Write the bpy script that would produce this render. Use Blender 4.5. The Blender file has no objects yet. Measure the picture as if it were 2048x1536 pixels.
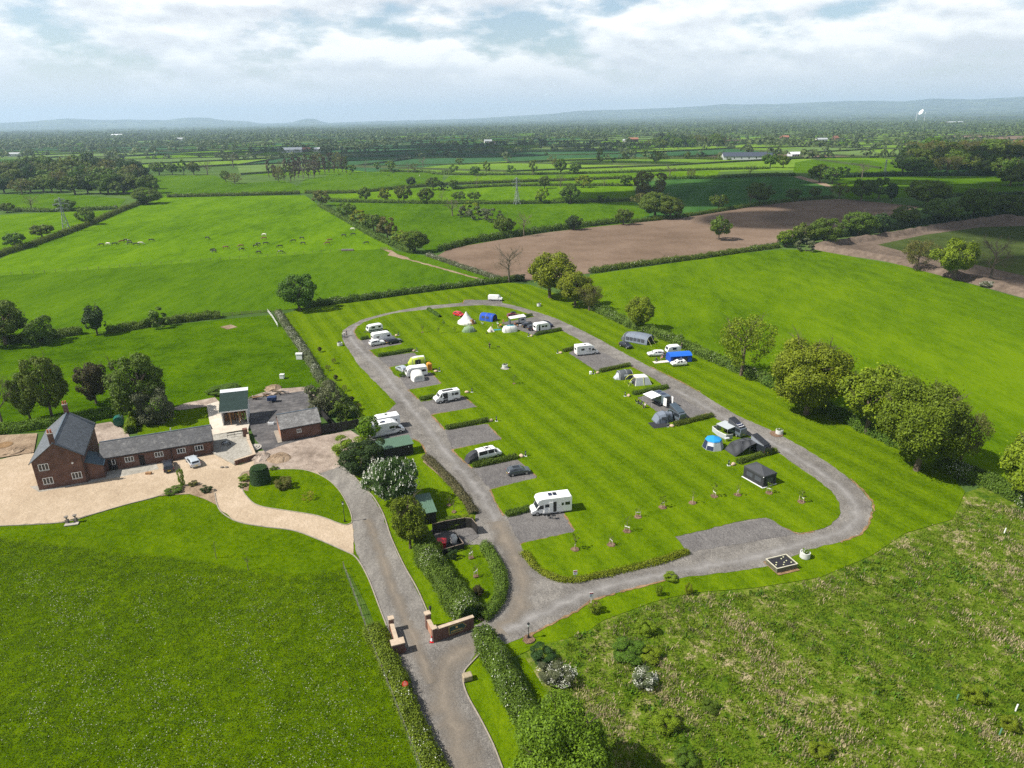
import bpy, bmesh, math, random
import numpy as np
from mathutils import Vector, Matrix
random.seed(11); RNG = np.random.default_rng(7)
R = math.radians; PI = math.pi
S = bpy.context.scene; COL = S.collection
# ---------------------------------------------------------------- camera
CAMH = 60.0; F = 1384.0; P = R(20.95); RO = R(0.8)
FW = Vector((0, math.cos(P), -math.sin(P))); R0 = Vector((1, 0, 0)); U0 = Vector((0, math.sin(P), math.cos(P)))
RT = R0 * math.cos(RO) - U0 * math.sin(RO); UP = R0 * math.sin(RO) + U0 * math.cos(RO)
cd = bpy.data.cameras.new('camera'); cam = bpy.data.objects.new('camera', cd); COL.objects.link(cam)
mw = Matrix((RT, UP, -FW)).transposed().to_4x4(); mw.translation = (0, 0, CAMH); cam.matrix_world = mw
cd.sensor_width = 36; cd.lens = F / 2048 * 36; cd.clip_start = 1; cd.clip_end = 60000
S.camera = cam
def ray(px, py): return FW + RT * ((px - 1024) / F) - UP * ((py - 768) / F)
def at(px, py, z=0.0):
    d = ray(px, py); t = (z - CAMH) / d.z
    return Vector((d.x * t, d.y * t, z))
def proj(p):
    v = Vector(p) - Vector((0, 0, CAMH)); c = v.dot(FW)
    return 1024 + F * v.dot(RT) / c, 768 - F * v.dot(UP) / c
def ppm(p): return F / (Vector(p) - Vector((0, 0, CAMH))).dot(FW)
def height_to(base, ytop):
    lo, hi = 0.0, 55.0
    for _ in range(30):
        m = (lo + hi) / 2
        if proj((base.x, base.y, m))[1] > ytop: lo = m
        else: hi = m
    return (lo + hi) / 2
# ---------------------------------------------------------------- render, world, sun
SUN_AZ, SUN_EL = Vector((-0.974, -0.225)), R(48)
S.view_settings.view_transform = 'Standard'; S.view_settings.look = 'None'
S.view_settings.exposure = 0.66; S.view_settings.gamma = 1
S.cycles.use_denoising = False; S.cycles.max_bounces = 5; S.cycles.diffuse_bounces = 2; S.cycles.glossy_bounces = 2
S.cycles.transmission_bounces = 2; S.cycles.transparent_max_bounces = 6; S.cycles.volume_bounces = 1
S.cycles.caustics_reflective = False; S.cycles.caustics_refractive = False
w = bpy.data.worlds.new('World'); S.world = w; w.use_nodes = True
NT = w.node_tree; NT.nodes.clear()
class G:
    """tiny node-graph helper"""
    def __init__(s, nt): s.nt = nt
    def n(s, typ, ins=None, **kw):
        nd = s.nt.nodes.new(typ)
        for k, v in kw.items(): setattr(nd, k, v)
        for k, v in (ins or {}).items():
            if isinstance(v, bpy.types.NodeSocket): s.nt.links.new(v, nd.inputs[k])
            else: nd.inputs[k].default_value = v
        return nd
    def math(s, op, a, b=0.0, c=0.0, clamp=False):
        return s.n('ShaderNodeMath', {0: a, 1: b, 2: c}, operation=op, use_clamp=clamp).outputs[0]
    def noise(s, vec, scale, detail=3, rough=.55, out=0):
        return s.n('ShaderNodeTexNoise', {'Vector': vec, 'Scale': scale, 'Detail': detail, 'Roughness': rough}).outputs[out]
    def ramp(s, fac, stops, interp='LINEAR'):
        nd = s.n('ShaderNodeValToRGB', {'Fac': fac}); cr = nd.color_ramp; cr.interpolation = interp
        while len(cr.elements) < len(stops): cr.elements.new(.5)
        for e, (p, c) in zip(cr.elements, stops):
            e.position = p; e.color = (*c, 1) if len(c) == 3 else c
        return nd.outputs[0]
    def mix(s, fac, a, b):
        nd = s.n('ShaderNodeMix', data_type='RGBA')
        for i, v in ((0, fac), (6, a), (7, b)):
            if isinstance(v, bpy.types.NodeSocket): s.nt.links.new(v, nd.inputs[i])
            else: nd.inputs[i].default_value = v if i == 0 else (*v, 1)
        return nd.outputs[2]
g = G(NT)
tc = g.n('ShaderNodeTexCoord').outputs['Generated']
sep = g.n('ShaderNodeSeparateXYZ', {0: tc}); zz = g.math('MAXIMUM', sep.outputs[2], 0.0)
def skyp(dz): return g.n('ShaderNodeMapping', {'Vector': tc, 'Location': (2.3, 7.1, 4.4 + dz), 'Scale': (6.6, 6.6, 18)}).outputs[0]
sky = g.n('ShaderNodeTexSky', sky_type='NISHITA', sun_disc=False, sun_elevation=SUN_EL, sun_rotation=math.atan2(SUN_AZ.x, SUN_AZ.y),
          altitude=60, air_density=1.0, dust_density=1.5, ozone_density=1.0)
skyc = g.n('ShaderNodeVectorMath', {0: sky.outputs[0], 'Scale': 0.10}, operation='SCALE').outputs[0]
n1 = g.noise(skyp(0), .9, 9, .56); n2 = g.noise(skyp(.22), .9, 9, .56)
mask = g.ramp(n1, [(.375, (0, 0, 0)), (.475, (1, 1, 1))])
relief = g.math('ADD', g.math('MULTIPLY', g.math('SUBTRACT', n1, n2), 2.6), g.math('ADD', .5, g.math('MULTIPLY', g.math('SUBTRACT', g.noise(skyp(3.0), .45, 3), .5), .9)), clamp=True)
shade = g.ramp(relief, [(.24, (.52, .54, .575)), (.46, (.63, .648, .672)), (.70, (.80, .80, .80))])
zen = g.ramp(zz, [(.17, (1, 1, 1)), (.40, (.33, .345, .38))])
shade2 = g.n('ShaderNodeMix', data_type='RGBA', blend_type='MULTIPLY')
NT.links.new(shade, shade2.inputs[6]); NT.links.new(zen, shade2.inputs[7]); shade2.inputs[0].default_value = 1
cl = g.mix(g.math('MULTIPLY', mask, .96), skyc, shade2.outputs[2])
hz = g.ramp(zz, [(0.0, (1, 1, 1)), (.032, (.82, .82, .82)), (.088, (.0, .0, .0))], 'EASE')
fin = g.mix(hz, cl, (.56, .57, .59))
bgn = g.n('ShaderNodeBackground', {'Color': fin, 'Strength': 1.0}); wo = g.n('ShaderNodeOutputWorld', {0: bgn.outputs[0]})
sd = bpy.data.lights.new('sun', 'SUN'); sd.energy = 4.9; sd.angle = R(.53); sd.color = (1, .955, .88)
so = bpy.data.objects.new('sun', sd); COL.objects.link(so)
SUNV = Vector((SUN_AZ.x * math.cos(SUN_EL), SUN_AZ.y * math.cos(SUN_EL), math.sin(SUN_EL))).normalized()
so.rotation_euler = SUNV.to_track_quat('Z', 'Y').to_euler(); so.location = SUNV * 300
# ---------------------------------------------------------------- materials
MATS = {}
def newmat(name):
    m = bpy.data.materials.new(name); m.use_nodes = True; m.node_tree.nodes.clear(); MATS[name] = m
    return m, G(m.node_tree)
def mat(name, col, rough=.7, metal=0.0, var=.12, vs=1.5, bump=0.0, bs=8.0, spec=.4, coat=0.0, trans=0.0):
    if name in MATS: return MATS[name]
    m, q = newmat(name); v = q.n('ShaderNodeTexCoord').outputs['Object']
    f = q.noise(v, vs, 4)
    c = q.ramp(f, [(.25, tuple(x * (1 - var) for x in col)), (.75, tuple(min(1, x * (1 + var)) for x in col))])
    ins = {'Base Color': c, 'Roughness': rough, 'Metallic': metal, 'Specular IOR Level': spec, 'Coat Weight': coat}
    if bump: ins['Normal'] = q.n('ShaderNodeBump', {'Height': q.noise(v, bs, 5), 'Strength': bump, 'Distance': .1}).outputs[0]
    b = q.n('ShaderNodeBsdfPrincipled', ins); o = b.outputs[0]
    if trans:
        tr = q.n('ShaderNodeBsdfTranslucent', {'Color': c})
        o = q.n('ShaderNodeMixShader', {0: trans, 1: o, 2: tr.outputs[0]}).outputs[0]
    q.n('ShaderNodeOutputMaterial', {0: o}); return m
def ground_mat(name, cols, layers, bump=.5, bs=6.0, stripe=None, rough=.95, spot=None, stretch=None):
    """cols = ramp stops; layers = [(scale, weight)]; stripe = (angle_deg, period_m, weight); spot = (scale, threshold, colour)"""
    m, q = newmat(name); v = q.n('ShaderNodeTexCoord').outputs['Object']
    if stretch:
        v0 = q.n('ShaderNodeMapping', {'Vector': v, 'Rotation': (0, 0, R(stretch[0])), 'Scale': (1, stretch[1], 1)}).outputs[0]
    else: v0 = v
    tot = None
    for s_, w_ in layers:
        a = q.math('MULTIPLY', q.math('SUBTRACT', q.noise(v0 if s_ < 3 else v, s_, 5, .62), .5), w_ * 1.9)
        tot = a if tot is None else q.math('ADD', tot, a)
    if stripe:
        an, per, w_ = stripe
        mp = q.n('ShaderNodeMapping', {'Vector': v, 'Rotation': (0, 0, R(-an))}).outputs[0]
        sp = q.n('ShaderNodeSeparateXYZ', {0: mp}).outputs[1]
        wob = q.math('ADD', sp, q.math('MULTIPLY', q.noise(v, .06, 2), 1.2))
        st = q.math('SINE', q.math('MULTIPLY', wob, 2 * PI / per))
        st = q.math('MULTIPLY', st, q.math('MULTIPLY', q.noise(mp, .25, 3), 2 * w_))
        st2 = q.math('SINE', q.math('MULTIPLY', wob, 2 * PI / per * 3.7))
        tot = q.math('ADD', tot, q.math('ADD', st, q.math('MULTIPLY', st2, w_ * .35)))
    c = q.ramp(q.math('ADD', tot, .5, clamp=True), cols)
    if spot:
        vv = q.noise(v, spot[0], 2); pz = q.noise(v, spot[0] * .04, 3)
        sm = q.ramp(q.math('ADD', vv, q.math('MULTIPLY', q.math('SUBTRACT', pz, .5), .35)), [(spot[1], (0, 0, 0)), (spot[1] + .05, (1, 1, 1))])
        c = q.mix(sm, c, spot[2])
    nb = q.n('ShaderNodeBump', {'Height': q.math('ADD', q.noise(v, bs, 5, .65), q.math('MULTIPLY', q.noise(v, bs * .12, 3), 2.0)), 'Strength': bump, 'Distance': .25}).outputs[0]
    b = q.n('ShaderNodeBsdfPrincipled', {'Base Color': c, 'Roughness': rough, 'Normal': nb, 'Specular IOR Level': .0})
    q.n('ShaderNodeOutputMaterial', {0: b.outputs[0]}); return m
def gr(h, s=1.0):
    """three grass tones round one colour"""
    r_, g_, b_ = h
    return [(.15, (r_ * .55 * s, g_ * .62 * s, b_ * .7 * s)), (.5, (r_ * s, g_ * s, b_ * s)), (.85, (r_ * 1.45 * s, g_ * 1.3 * s, b_ * 1.4 * s))]
# ---------------------------------------------------------------- mesh builder
class MB:
    def __init__(s): s.v = []; s.f = []; s.mi = []
    def add(s, vs, fs, m=0):
        o = len(s.v); s.v += [tuple(x) for x in vs]; s.f += [tuple(i + o for i in f) for f in fs]; s.mi += [m] * len(fs); return s
    def hexa(s, p, m=0):   # 8 points: bottom ring, top ring
        return s.add(p, [(3, 2, 1, 0), (4, 5, 6, 7), (0, 1, 5, 4), (1, 2, 6, 5), (2, 3, 7, 6), (3, 0, 4, 7)], m)
    def box(s, x0, x1, y0, y1, z0, z1, m=0):
        return s.hexa([(x0, y0, z0), (x1, y0, z0), (x1, y1, z0), (x0, y1, z0), (x0, y0, z1), (x1, y0, z1), (x1, y1, z1), (x0, y1, z1)], m)
    def obox(s, c, sx, sy, z0, z1, a=0, m=0):
        ca, sa = math.cos(a), math.sin(a)
        q = [(c[0] + ca * x - sa * y, c[1] + sa * x + ca * y) for x, y in ((-sx / 2, -sy / 2), (sx / 2, -sy / 2), (sx / 2, sy / 2), (-sx / 2, sy / 2))]
        return s.hexa([(*p, z0) for p in q] + [(*p, z1) for p in q], m)
    def prism(s, poly, z0, z1, m=0, sides=True):
        n = len(poly); a = sum(poly[i][0] * poly[(i + 1) % n][1] - poly[(i + 1) % n][0] * poly[i][1] for i in range(n))
        if a < 0: poly = poly[::-1]
        if z0 == z1 or not sides: return s.add([(p[0], p[1], z1) for p in poly], [tuple(range(n))], m)
        return s.add([(p[0], p[1], z0) for p in poly] + [(p[0], p[1], z1) for p in poly],
                     [tuple(range(n, 2 * n))] + [(i, (i + 1) % n, n + (i + 1) % n, n + i) for i in range(n)], m)
    def exy(s, poly, y0, y1, m=0, taper=0.0):   # side outline (x,z) extruded across y
        n = len(poly)
        return s.add([(x, y0, z) for x, z in poly] + [(x, y1, z) for x, z in poly],
                     [tuple(range(n)), tuple(range(2 * n - 1, n - 1, -1))] + [(i, n + i, n + (i + 1) % n, (i + 1) % n) for i in range(n)], m)
    def loft(s, rings, cap=True, m=0, closed=True):
        n = len(rings[0]); o = [p for r_ in rings for p in r_]; fs = []
        for k in range(len(rings) - 1):
            for i in range(n if closed else n - 1):
                j = (i + 1) % n; fs.append((k * n + i, k * n + j, (k + 1) * n + j, (k + 1) * n + i))
        if cap: fs += [tuple(range(n - 1, -1, -1)), tuple((len(rings) - 1) * n + i for i in range(n))]
        return s.add(o, fs, m)
    def tube(s, pts, r, n=6, m=0, cap=True):
        pts = [Vector(p) for p in pts]; rr = r if isinstance(r, (list, tuple)) else [r] * len(pts); rings = []
        for i, p in enumerate(pts):
            d = (pts[min(i + 1, len(pts) - 1)] - pts[max(i - 1, 0)])
            d = d.normalized() if d.length > 1e-9 else Vector((0, 0, 1))
            a = d.cross(Vector((0, 0, 1)) if abs(d.z) < .9 else Vector((1, 0, 0))).normalized(); b = d.cross(a)
            rings.append([p + (a * math.cos(2 * PI * k / n) + b * math.sin(2 * PI * k / n)) * rr[i] for k in range(n)])
        return s.loft(rings, cap, m)
    def lathe(s, prof, n=14, c=(0, 0), m=0, cap=True):
        return s.loft([[(c[0] + r_ * math.cos(2 * PI * k / n), c[1] + r_ * math.sin(2 * PI * k / n), z) for k in range(n)] for r_, z in prof], cap, m)
    def quad(s, a, b, c, d, m=0): return s.add([a, b, c, d], [(0, 1, 2, 3)], m)
    def slab(s, a, b, c, d, t, m=0):   # quad with thickness t along its normal
        a, b, c, d = (Vector(x) for x in (a, b, c, d)); nn = (b - a).cross(d - a).normalized() * t
        return s.hexa([a, b, c, d, a + nn, b + nn, c + nn, d + nn], m)
    def blob(s, c, r, seed=0, sub=2, m=0, jit=.18):
        bm = bmesh.new(); bmesh.ops.create_icosphere(bm, subdivisions=sub, radius=1); rr = random.Random(seed)
        s.add([(c[0] + v.co.x * r[0] * (1 + rr.uniform(-jit, jit)), c[1] + v.co.y * r[1] * (1 + rr.uniform(-jit, jit)), c[2] + v.co.z * r[2] * (1 + rr.uniform(-jit, jit))) for v in bm.verts],
              [tuple(v.index for v in f.verts) for f in bm.faces], m); bm.free(); return s
    def mesh(s, name):
        me = bpy.data.meshes.new(name); me.from_pydata(s.v, [], s.f)
        me.polygons.foreach_set('material_index', s.mi); me.update(); return me
    def build(s, name, mats, parent=None, smooth=False, bevel=0.0, fix=True):
        me = s.mesh(name)
        if fix:
            bm = bmesh.new(); bm.from_mesh(me); bmesh.ops.recalc_face_normals(bm, faces=bm.faces); bm.to_mesh(me); bm.free()
        for mm in (mats if isinstance(mats, (list, tuple)) else [mats]): me.materials.append(mm)
        if smooth: me.polygons.foreach_set('use_smooth', [True] * len(me.polygons))
        o = bpy.data.objects.new(name, me); COL.objects.link(o)
        if parent: o.parent = parent
        if bevel:
            b = o.modifiers.new('bevel', 'BEVEL'); b.width = bevel; b.segments = 2; b.limit_method = 'ANGLE'; b.angle_limit = R(40)
        return o
def tag(o, label, cat, group=None, kind=None):
    o['label'] = label; o['category'] = cat
    if group: o['group'] = group
    if kind: o['kind'] = kind
    return o
def thing(name, label, cat, loc=(0, 0, 0), rz=0.0, group=None):
    o = bpy.data.objects.new(name, None); COL.objects.link(o); o.location = loc; o.rotation_euler = (0, 0, rz); o.empty_display_size = .3
    return tag(o, label, cat, group)
def copy_tree(o, parent=None):
    c = o.copy(); COL.objects.link(c); c.parent = parent
    for ch in o.children: copy_tree(ch, c)
    return c
def structure(o): o['kind'] = 'structure'; return o
def stuff(o, label, cat): return tag(o, label, cat, kind='stuff')
def smooth_line(pts, closed=False, k=4):
    """Catmull-Rom through 2D points"""
    n = len(pts); out = []; pts = [Vector((p[0], p[1])) for p in pts]
    for i in range(n if closed else n - 1):
        p0, p1, p2, p3 = (pts[(i + j) % n] if closed else pts[max(0, min(n - 1, i + j))] for j in (-1, 0, 1, 2))
        for q in range(k):
            t = q / k
            out.append(.5 * ((2 * p1) + (p2 - p0) * t + (2 * p0 - 5 * p1 + 4 * p2 - p3) * t * t + (3 * p1 - p0 - 3 * p2 + p3) * t ** 3))
    if not closed: out.append(pts[-1])
    return out
def gpts(pxs): return [at(*p).to_2d() for p in pxs]
def resample(pts, step):
    out = [Vector(pts[0])]; acc = 0.0
    for a, b in zip(pts[:-1], pts[1:]):
        a = Vector(a); b = Vector(b); L = (b - a).length; d = step - acc
        while d <= L and L > 0: out.append(a + (b - a) * (d / L)); d += step
        acc = L - (d - step)
    if (out[-1] - Vector(pts[-1])).length > step * .3: out.append(Vector(pts[-1]))
    return out
def ribbon(pts, w, z, jit=0.0, seed=0):
    rr = random.Random(seed); mb = MB(); n = len(pts); vs = []
    for i, p in enumerate(pts):
        d = (Vector(pts[min(i + 1, n - 1)]) - Vector(pts[max(0, i - 1)])).normalized(); nn = Vector((-d.y, d.x))
        a = w / 2 * (1 + rr.uniform(-jit, jit)); b = w / 2 * (1 + rr.uniform(-jit, jit))
        vs += [(*(Vector(p) + nn * a), z), (*(Vector(p) - nn * b), z)]
    return mb.add(vs, [(2 * i, 2 * i + 1, 2 * i + 3, 2 * i + 2) for i in range(n - 1)])
def frag(pa, pb, z=0.0):
    """ground frame from two photo points: midpoint, angle, length"""
    a, b = at(*pa), at(*pb); d = b - a
    return (a + b) / 2, math.atan2(d.y, d.x), d.length
# ================================================================ GROUND
LAWN = ground_mat('mown_lawn', gr((.087, .146, .002)), [(.035, .35), (.22, .22), (1.1, .42), (5, .6)], bump=.6, bs=4, stripe=(-66, 5.2, .12))
LAWN2 = ground_mat('garden_lawn', gr((.070, .122, .0008)), [(.06, .5), (.4, .4), (1.6, .5), (6, .5)], bump=.5, bs=7, stripe=(-60, 3.5, .03))
MEADOW = ground_mat('meadow_grass', gr((.068, .118, .0006)), [(.05, .22), (.18, .35), (.8, .65), (4, .6)], bump=.9, bs=4)
PADDOCK = ground_mat('paddock_grass', gr((.052, .108, .0008)), [(.03, .6), (.12, .5), (.6, .5), (4, .4)], bump=.9, bs=2.5)
PASTURE = ground_mat('pasture_grass', gr((.058, .120, .003)), [(.012, .5), (.06, .5), (.3, .45), (2, .4)], bump=.8, bs=1.2, stretch=(15, .3))
PASTURE2 = ground_mat('pasture_grass_light', gr((.080, .158, .003)), [(.012, .5), (.06, .5), (.3, .5), (2, .3)], bump=.8, bs=1.0, stretch=(20, .3))
CROPY = ground_mat('young_crop_yellow_green', gr((.076, .138, .002)), [(.012, .7), (.045, .6), (.25, .5), (1.5, .35)], bump=.9, bs=1.0, stretch=(-30, .35))
CROPD = ground_mat('dark_crop', gr((.042, .105, .022)), [(.008, .4), (.05, .4), (.4, .25)], bump=.6, bs=.6, stripe=(70, 24, .10))
TEAL = ground_mat('teal_crop', gr((.036, .092, .034)), [(.006, .4), (.04, .4), (.3, .2)], bump=.5, bs=.5)
SAGE = ground_mat('sage_crop', gr((.105, .165, .045)), [(.006, .4), (.04, .4), (.3, .3)], bump=.5, bs=.5)
BRIGHT = ground_mat('bright_field', gr((.120, .205, .020)), [(.006, .5), (.04, .4), (.3, .3)], bump=.5, bs=.5)
PLOUGH = ground_mat('ploughed_soil', [(.2, (.115, .080, .056)), (.5, (.165, .117, .084)), (.8, (.215, .156, .115))], [(.010, .6), (.06, .4), (.7, .3)], bump=.6, bs=1.2, stripe=(18, 2.8, .07))
GRAVEL = ground_mat('grey_gravel', [(.12, (.105, .096, .088)), (.5, (.188, .174, .156)), (.88, (.305, .284, .255))], [(.05, .5), (.3, .55), (5, .55), (14, .9)], bump=.6, bs=14)
GRAVELD = ground_mat('dark_bay_gravel', [(.15, (.090, .083, .084)), (.5, (.148, .139, .132)), (.85, (.235, .222, .212))], [(.08, .3), (.6, .3), (5, .55), (14, .9)], bump=.6, bs=14)
TARMAC = ground_mat('worn_tarmac', [(.15, (.105, .096, .086)), (.5, (.185, .172, .155)), (.85, (.29, .27, .24))], [(.10, .6), (.5, .5), (3, .35), (12, .5)], bump=.4, bs=14, stretch=(66, .35))
DRIVEM = ground_mat('buff_gravel', [(.15, (.31, .235, .165)), (.5, (.405, .318, .222)), (.85, (.52, .42, .32))], [(.07, .45), (.5, .35), (4, .4), (14, .6)], bump=.4, bs=14)
DIRT = ground_mat('pink_dirt', [(.15, (.19, .15, .12)), (.5, (.31, .25, .205)), (.85, (.43, .36, .30))], [(.12, .7), (.6, .6), (4, .4)], bump=.6, bs=6)
YARDM = ground_mat('dark_tarmac_yard', [(.2, (.060, .058, .060)), (.5, (.100, .096, .096)), (.8, (.17, .16, .155))], [(.15, .6), (.8, .5), (6, .4)], bump=.3, bs=12)
SOIL = ground_mat('orange_soil', [(.2, (.14, .095, .05)), (.5, (.235, .150, .080)), (.8, (.34, .22, .125))], [(.4, .6), (3, .7)], bump=.6, bs=9)
MULCH = ground_mat('bark_mulch', [(.2, (.12, .075, .05)), (.5, (.21, .135, .09)), (.8, (.32, .22, .155))], [(1, .5), (7, .9)], bump=.8, bs=14)
BANKM = ground_mat('spoil_soil', [(.2, (.085, .064, .050)), (.5, (.135, .102, .078)), (.8, (.19, .145, .112))], [(.05, .5), (.5, .6), (4, .5)], bump=.8, bs=3)
DULL = ground_mat('dull_grass', gr((.050, .070, .018)), [(.02, .5), (.1, .5), (.6, .5)], bump=.6, bs=1)
BARE = ground_mat('bare_earth', [(.2, (.16, .115, .075)), (.5, (.26, .19, .13)), (.8, (.34, .26, .18))], [(.05, .5), (.5, .6), (4, .5)], bump=.8, bs=3)
STONEP = ground_mat('stone_paving', [(.2, (.22, .205, .17)), (.5, (.32, .30, .26)), (.8, (.44, .42, .37))], [(.4, .5), (3, .6)], bump=.4, bs=8)
CONC = mat('pale_concrete', (.50, .44, .36), .85, var=.18, vs=.8, bump=.2)
ROUGH = ground_mat('rough_grassland', [(.10, (.035, .075, .007)), (.42, (.085, .140, .008)), (.66, (.125, .165, .02)), (.88, (.26, .225, .11)), (.99, (.36, .30, .18))], [(.05, .35), (.22, .75), (.9, .8), (4, .6)], bump=1.0, bs=2.2)
VERGE = ground_mat('rough_verge', gr((.070, .120, .020)), [(.1, .5), (.7, .6), (4, .5)], bump=.9, bs=5)
GROUNDM = ground_mat('farmland_base', gr((.070, .120, .028)), [(.0016, .8), (.008, .7), (.05, .4)], bump=.5, bs=.3)
HILLM = ground_mat('wooded_hills', [(.30, (.016, .034, .016)), (.50, (.026, .050, .022)), (.64, (.060, .09, .035)), (.74, (.12, .15, .06))], [(.0011, .5), (.004, .9), (.015, .6)], bump=.6, bs=.02)
# one sheet to the horizon
mb = MB(); az = np.radians(np.linspace(-80, 80, 65)); rad = [0, 40, 100, 200, 400, 800, 1500, 3000, 6000, 12000, 30000]
vs = [(math.sin(a) * r_, -60 + math.cos(a) * r_, 0.0) for r_ in rad for a in az]
n = len(az); mb.add(vs, [(k * n + i, k * n + i + 1, (k + 1) * n + i + 1, (k + 1) * n + i) for k in range(len(rad) - 1) for i in range(n - 1)])
structure(mb.build('ground', GROUNDM))
ZL = [0.02]
def sheet(name, px, m, z=None, k=0, h=None, closed=True):
    """flat sheet traced on the ground; k = smoothing"""
    if z is None: ZL[0] += .004; z = ZL[0]
    pts = gpts(px)
    if k: pts = smooth_line(pts, True, k)
    if name in ('gravel_road', 'drive', 'forecourt', 'island_lawn', 'gravel_bay', 'dirt_yard', 'tarmac_yard'):   # crumbling edges
        re_ = random.Random(len(px)); pts = [p + Vector((re_.uniform(-.13, .13), re_.uniform(-.13, .13))) if p.length < 260 else p for p in resample(pts + [pts[0]], .9)[:-1]]
    mb = MB().prism([tuple(p) for p in pts], z - (h or 0), z, sides=bool(h))
    return structure(mb.build(name, m, fix=False if not h else True))
# ---- hills on the skyline (real terrain 5-12 km away)
RIDGE = [(-900, 262), (-500, 258), (-200, 252), (0, 246), (60, 243), (120, 238), (140, 237), (200, 240), (260, 239), (330, 240), (375, 235), (415, 235), (440, 240), (500, 243), (515, 247), (560, 246.5), (590, 244), (605, 238), (625, 236), (640, 242), (655, 246),
         (700, 244), (760, 242), (850, 240), (950, 237), (1024, 232), (1100, 228), (1150, 222), (1250, 219), (1350, 215), (1430, 210), (1445, 207), (1470, 209), (1560, 208), (1640, 204), (1700, 202), (1750, 201), (1800, 203), (1870, 197), (1950, 199), (2048, 193), (2300, 190), (2700, 205)]
def ridge_y(x):
    for (a, ya), (b, yb) in zip(RIDGE[:-1], RIDGE[1:]):
        if a <= x <= b: return ya + (yb - ya) * (x - a) / (b - a)
    return 250
DR = 20000.0
HX = np.linspace(-880, 2690, 240); cols = []
hr = random.Random(5)
for x in HX:
    d = ray(x, ridge_y(x)); hd = math.hypot(d.x, d.y); z = CAMH + d.z * DR / hd
    if 658 > x: z *= 1.0
    cols.append((d.x / hd, d.y / hd, max(2.0, z)))
HROWS = [(5000, 0), (7000, .01), (9000, .04), (11000, .08), (13000, .15), (15000, .22), (16500, .36), (18000, .62), (19000, .85), (20000, 1.0), (21500, .93), (24000, .5), (27000, 0)]
LROWS = [(5000, 0), (7000, 0), (9000, 0), (11000, 0), (13000, .01), (15000, .03), (16500, .10), (18000, .33), (19000, .72), (20000, 1.0), (21500, .93), (24000, .5), (27000, 0)]
def hill_z(i, k):
    t = min(1, max(0, (HX[i] - 520) / 500)); return cols[i][2] * (HROWS[k][1] * t + LROWS[k][1] * (1 - t))
hv = []
for k, (d, _) in enumerate(HROWS):
    for i in range(len(HX)):
        zt = hill_z(i, k); nz = hr.uniform(-4, 4) * min(1, zt / 60) if k not in (0, len(HROWS) - 1) else 0
        hv.append((cols[i][0] * d, cols[i][1] * d, zt + nz + (.3 if 0 < k < len(HROWS) - 1 else -2)))
nh = len(HX); mb = MB(); mb.add(hv, [(k * nh + i, k * nh + i + 1, (k + 1) * nh + i + 1, (k + 1) * nh + i) for k in range(len(HROWS) - 1) for i in range(nh - 1)])
structure(mb.build('hills', HILLM, smooth=True))
def terrain_z(x, y):
    """height of the hill sheet at a point"""
    d = math.hypot(x, y)
    if d < 5000 or d > 27000: return 0.0
    c = Vector((x, y, CAMH)); px = proj(c)[0]
    i = int(np.clip(np.searchsorted(HX, px), 1, nh - 1))
    for k in range(len(HROWS) - 1):
        if HROWS[k][0] <= d <= HROWS[k + 1][0]:
            t = (d - HROWS[k][0]) / (HROWS[k + 1][0] - HROWS[k][0]); return hill_z(i, k) * (1 - t) + hill_z(i, k + 1) * t
    return 0.0
# ---- far farmland: jittered patchwork of fields, one sheet
FT = R(21); fu = Vector((math.cos(FT), math.sin(FT))); fv = Vector((-math.sin(FT), math.cos(FT)))
CU, CV = 210.0, 165.0; fr = random.Random(3); corner = {}
def fcorner(i, j):
    if (i, j) not in corner:
        corner[i, j] = fu * (i * CU + fr.uniform(-65, 65) + (j % 3) * 50) + fv * (j * CV + fr.uniform(-45, 45))
    return corner[i, j]
mb = MB(); FEDGES = []; fmats = [PASTURE, TEAL, SAGE, BRIGHT, CROPD, PASTURE2, PLOUGH]
for i in range(-30, 40):
    for j in range(2, 40):
        q = [fcorner(i, j), fcorner(i + 1, j), fcorner(i + 1, j + 1), fcorner(i, j + 1)]; c = sum(q, Vector((0, 0))) / 4
        if c.y < 600: continue
        x, y = proj((c.x, c.y, 0))
        if not (-350 < x < 2400 and 236 < y < 345): continue
        left = x < 1150
        wts = (5, 6, 3, 1, 3, 4, .15) if left else (5, 2, 2, 5, 1, 5, .5)
        mb.add([(p.x, p.y, .012) for p in q], [(0, 1, 2, 3)], fr.choices(range(7), wts)[0])
        FEDGES.append((q[0], q[1])); FEDGES.append((q[1], q[2]))
structure(mb.build('farmland', fmats))
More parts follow.
